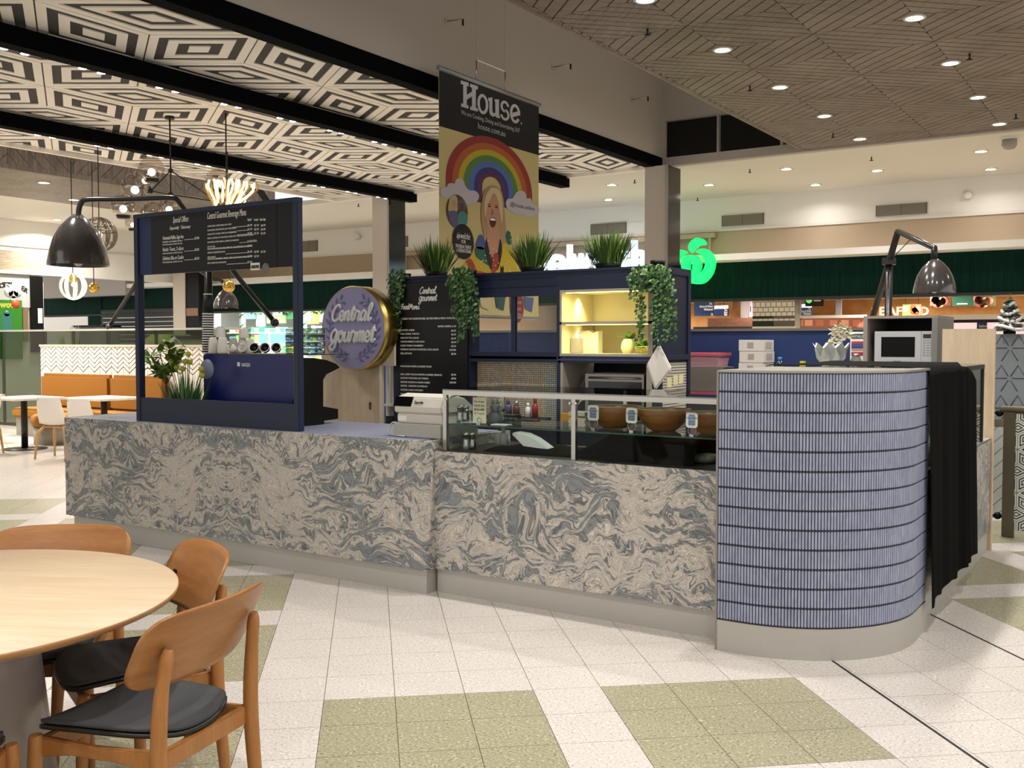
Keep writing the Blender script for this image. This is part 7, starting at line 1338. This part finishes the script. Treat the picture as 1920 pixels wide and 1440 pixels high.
# ---- trailing string plants
TLF = [mat('trail_dark', '24431a', .45), mat('trail_mid', '37602a', .4), mat('trail_pale', '6b8a4a', .4)]
def trail(lab, cx, top, spans, Y, seed, mound, ry=.05):
    R6 = random.Random(seed); p = ay(cx, top, Y); t = thing('trailing_plant', lab, 'plant', (p.x, Y + .05, ZC), 'trailing plants on the cabinet'); k = dep(p) / F
    mbs = [MB() for _ in TLF]; stem = MB(); MB().lathe((p.x, Y + .1, ZC), [(.05, 0), (.055, .035), (0, .035)], 12).build('pot', BLACK, t)
    def lf(c, s=1): 
        r = R6.uniform(.011, .016) * s; n = Vector((R6.uniform(-.7, .7), -1, R6.uniform(-.2, .9))).normalized(); u = n.orthogonal().normalized(); v = n.cross(u); c = Vector(c); mbs[R6.choice((0, 0, 1, 1, 2))].add([c + n * r * .35] + [c + (u * math.cos(q * PI / 3) + v * math.sin(q * PI / 3)) * r * (1.15 if q % 3 == 0 else .9) for q in range(6)], [(0, q + 1, (q + 1) % 6 + 1) for q in range(6)], True)
    x0, x1, y0, y1 = mound
    for i in range(int((x1 - x0) * (y1 - y0) / 11)):
        for _ in range(9):
            px, py = R6.uniform(x0, x1), R6.uniform(y0, y1)
            if ((px - (x0 + x1) / 2) / ((x1 - x0) / 2)) ** 2 + ((py - (y0 + y1) / 2) / ((y1 - y0) / 2)) ** 2 < 1: break
        q = ay(px, py, Y); lf((q.x, Y - .035 + R6.uniform(-.03, ry), q.z))
    for sx, sy0, sy1, wob in spans:
        n = int((sy1 - sy0) / 3.6); pts = []
        for i in range(n + 1): py = sy0 + (sy1 - sy0) * i / max(1, n); q = ay(sx + wob * math.sin(i * .35), py, Y - .045); pts.append(q)
        stem.tube(pts[::3] + [pts[-1]], .0018, 4)
        for q in pts:
            for sg in (-1, 1):
                if R6.random() < .7: lf((q.x + sg * R6.uniform(.006, .026), q.y + R6.uniform(-.015, .01), q.z + R6.uniform(-.01, .01)))
    for q, m_, nm_ in zip(mbs, TLF, ('dark_leaves', 'mid_leaves', 'pale_leaves')): stuff(q.build(nm_, m_, t))
    stem.build('stems', TLF[0], t)
trail('trailing plant hanging down the left edge of the food menu', 745, 512, [(736, 520, 600, 1.5), (742, 522, 640, 1.5), (748, 522, 625, 1), (731, 528, 580, 1), (753, 520, 560, 1), (739, 560, 636, 2)], 6.605, 3, (732, 764, 503, 540))
trail('bushy trailing plant between the food menu and the cabinet window', 868, 510, [(852, 520, 590, 1.5), (860, 530, 600, 2), (868, 530, 635, 2), (874, 540, 600, 1.5), (884, 520, 580, 2), (890, 540, 630, 2), (893, 560, 626, 1.5), (878, 560, 612, 2), (846, 520, 556, 1), (864, 590, 640, 1)], 6.53, 5, (843, 894, 500, 566))
trail('trailing plant over the lit shelf at the corner of the cabinet', 1222, 505, [(1188, 520, 560, 1), (1199, 540, 640, 1.5), (1204, 560, 625, 1.2), (1228, 530, 632, 2), (1236, 530, 600, 1.5), (1232, 560, 650, 1), (1247, 530, 640, 2), (1254, 530, 600, 1.5), (1262, 540, 636, 1.5), (1242, 560, 600, 2), (1250, 590, 640, 1)], 6.52, 9, (1181, 1266, 497, 548))
# ---- plants in the menu frame
fx, fy = ay(316, 742, 5.0).x, 5.0
t = thing('leafy_plant', 'leafy green shrub in the menu frame beside the left post', 'plant', (fx, fy, .9335)); BRN = mat('stem_brown', '6a4326', .6); LF = mat('leaf_olive', '55702a', .45); base = Vector((fx, fy, .9335))
def q_(px, py, Y=5.0): return ay(px, py, Y)
br = [(282, 668), (300, 663), (318, 652), (330, 650), (290, 690), (308, 690), (338, 668), (325, 672), (275, 672), (346, 655)]
top = q_(312, 722); mbs = MB(); mbs.tube([base, top], .012, 6)
R7 = random.Random(4); lv = MB(); lv2 = MB()
for px, py in br:
    e = q_(px, py, 5.0 + R7.uniform(-.05, .05)); mbs.tube([top, top.lerp(e, .5) + Vector((0, 0, .01)), e], .004, 5)
    for i in range(11):
        u = R7.uniform(.35, 1.05); c = top.lerp(e, u); lm = MB(); leafblade(lm, c, (R7.uniform(-1, 1), R7.uniform(-.8, .6), R7.uniform(-.1, 1)), R7.uniform(.08, .135), .029, .02); lm.build('leaf', LF if i % 3 else GRASS3, t)
mbs.build('stem', BRN, t)
t = thing('billy_button_grass', 'tall green grass with round yellow flower heads in the menu frame', 'plant', (q_(352, 745).x, 5.0, .9335)); gx = q_(348, 745).x; mbs = [MB(), MB()]
for i in range(260):
    a = R7.uniform(-1, 1); b = R7.uniform(-1, 1); L = R7.uniform(.22, .42); leafblade(mbs[i % 2], (gx + .075 * a, 5.0 + .04 * b, .94), (a * .5 + R7.uniform(-.06, .06), b * .22, 1), L, .0045, .03 * abs(a))
stuff(mbs[0].build('grass_blades', mat('blade_blue', '3c6a34', .5), t)); stuff(mbs[1].build('pale_blades', mat('blade_light', '5c8440', .5), t)); YB = mat('button_yellow', '9a9a2c', .7)
for px, py in ((321, 678), (347, 678), (353, 664), (331, 689), (342, 692), (320, 691), (377, 692), (379, 704), (356, 679)):
    c = q_(px, py, 4.97 + R7.uniform(-.03, .04)); MB().tube([Vector((gx + (c.x - gx) * .2, 5.0, .94)), c.lerp(Vector((gx, 5.0, .94)), .4), c], .003, 4).build('flower_stem', mat('blade_blue'), t); o = MB().ball(c, .021, 12).build('flower_head', YB, t)
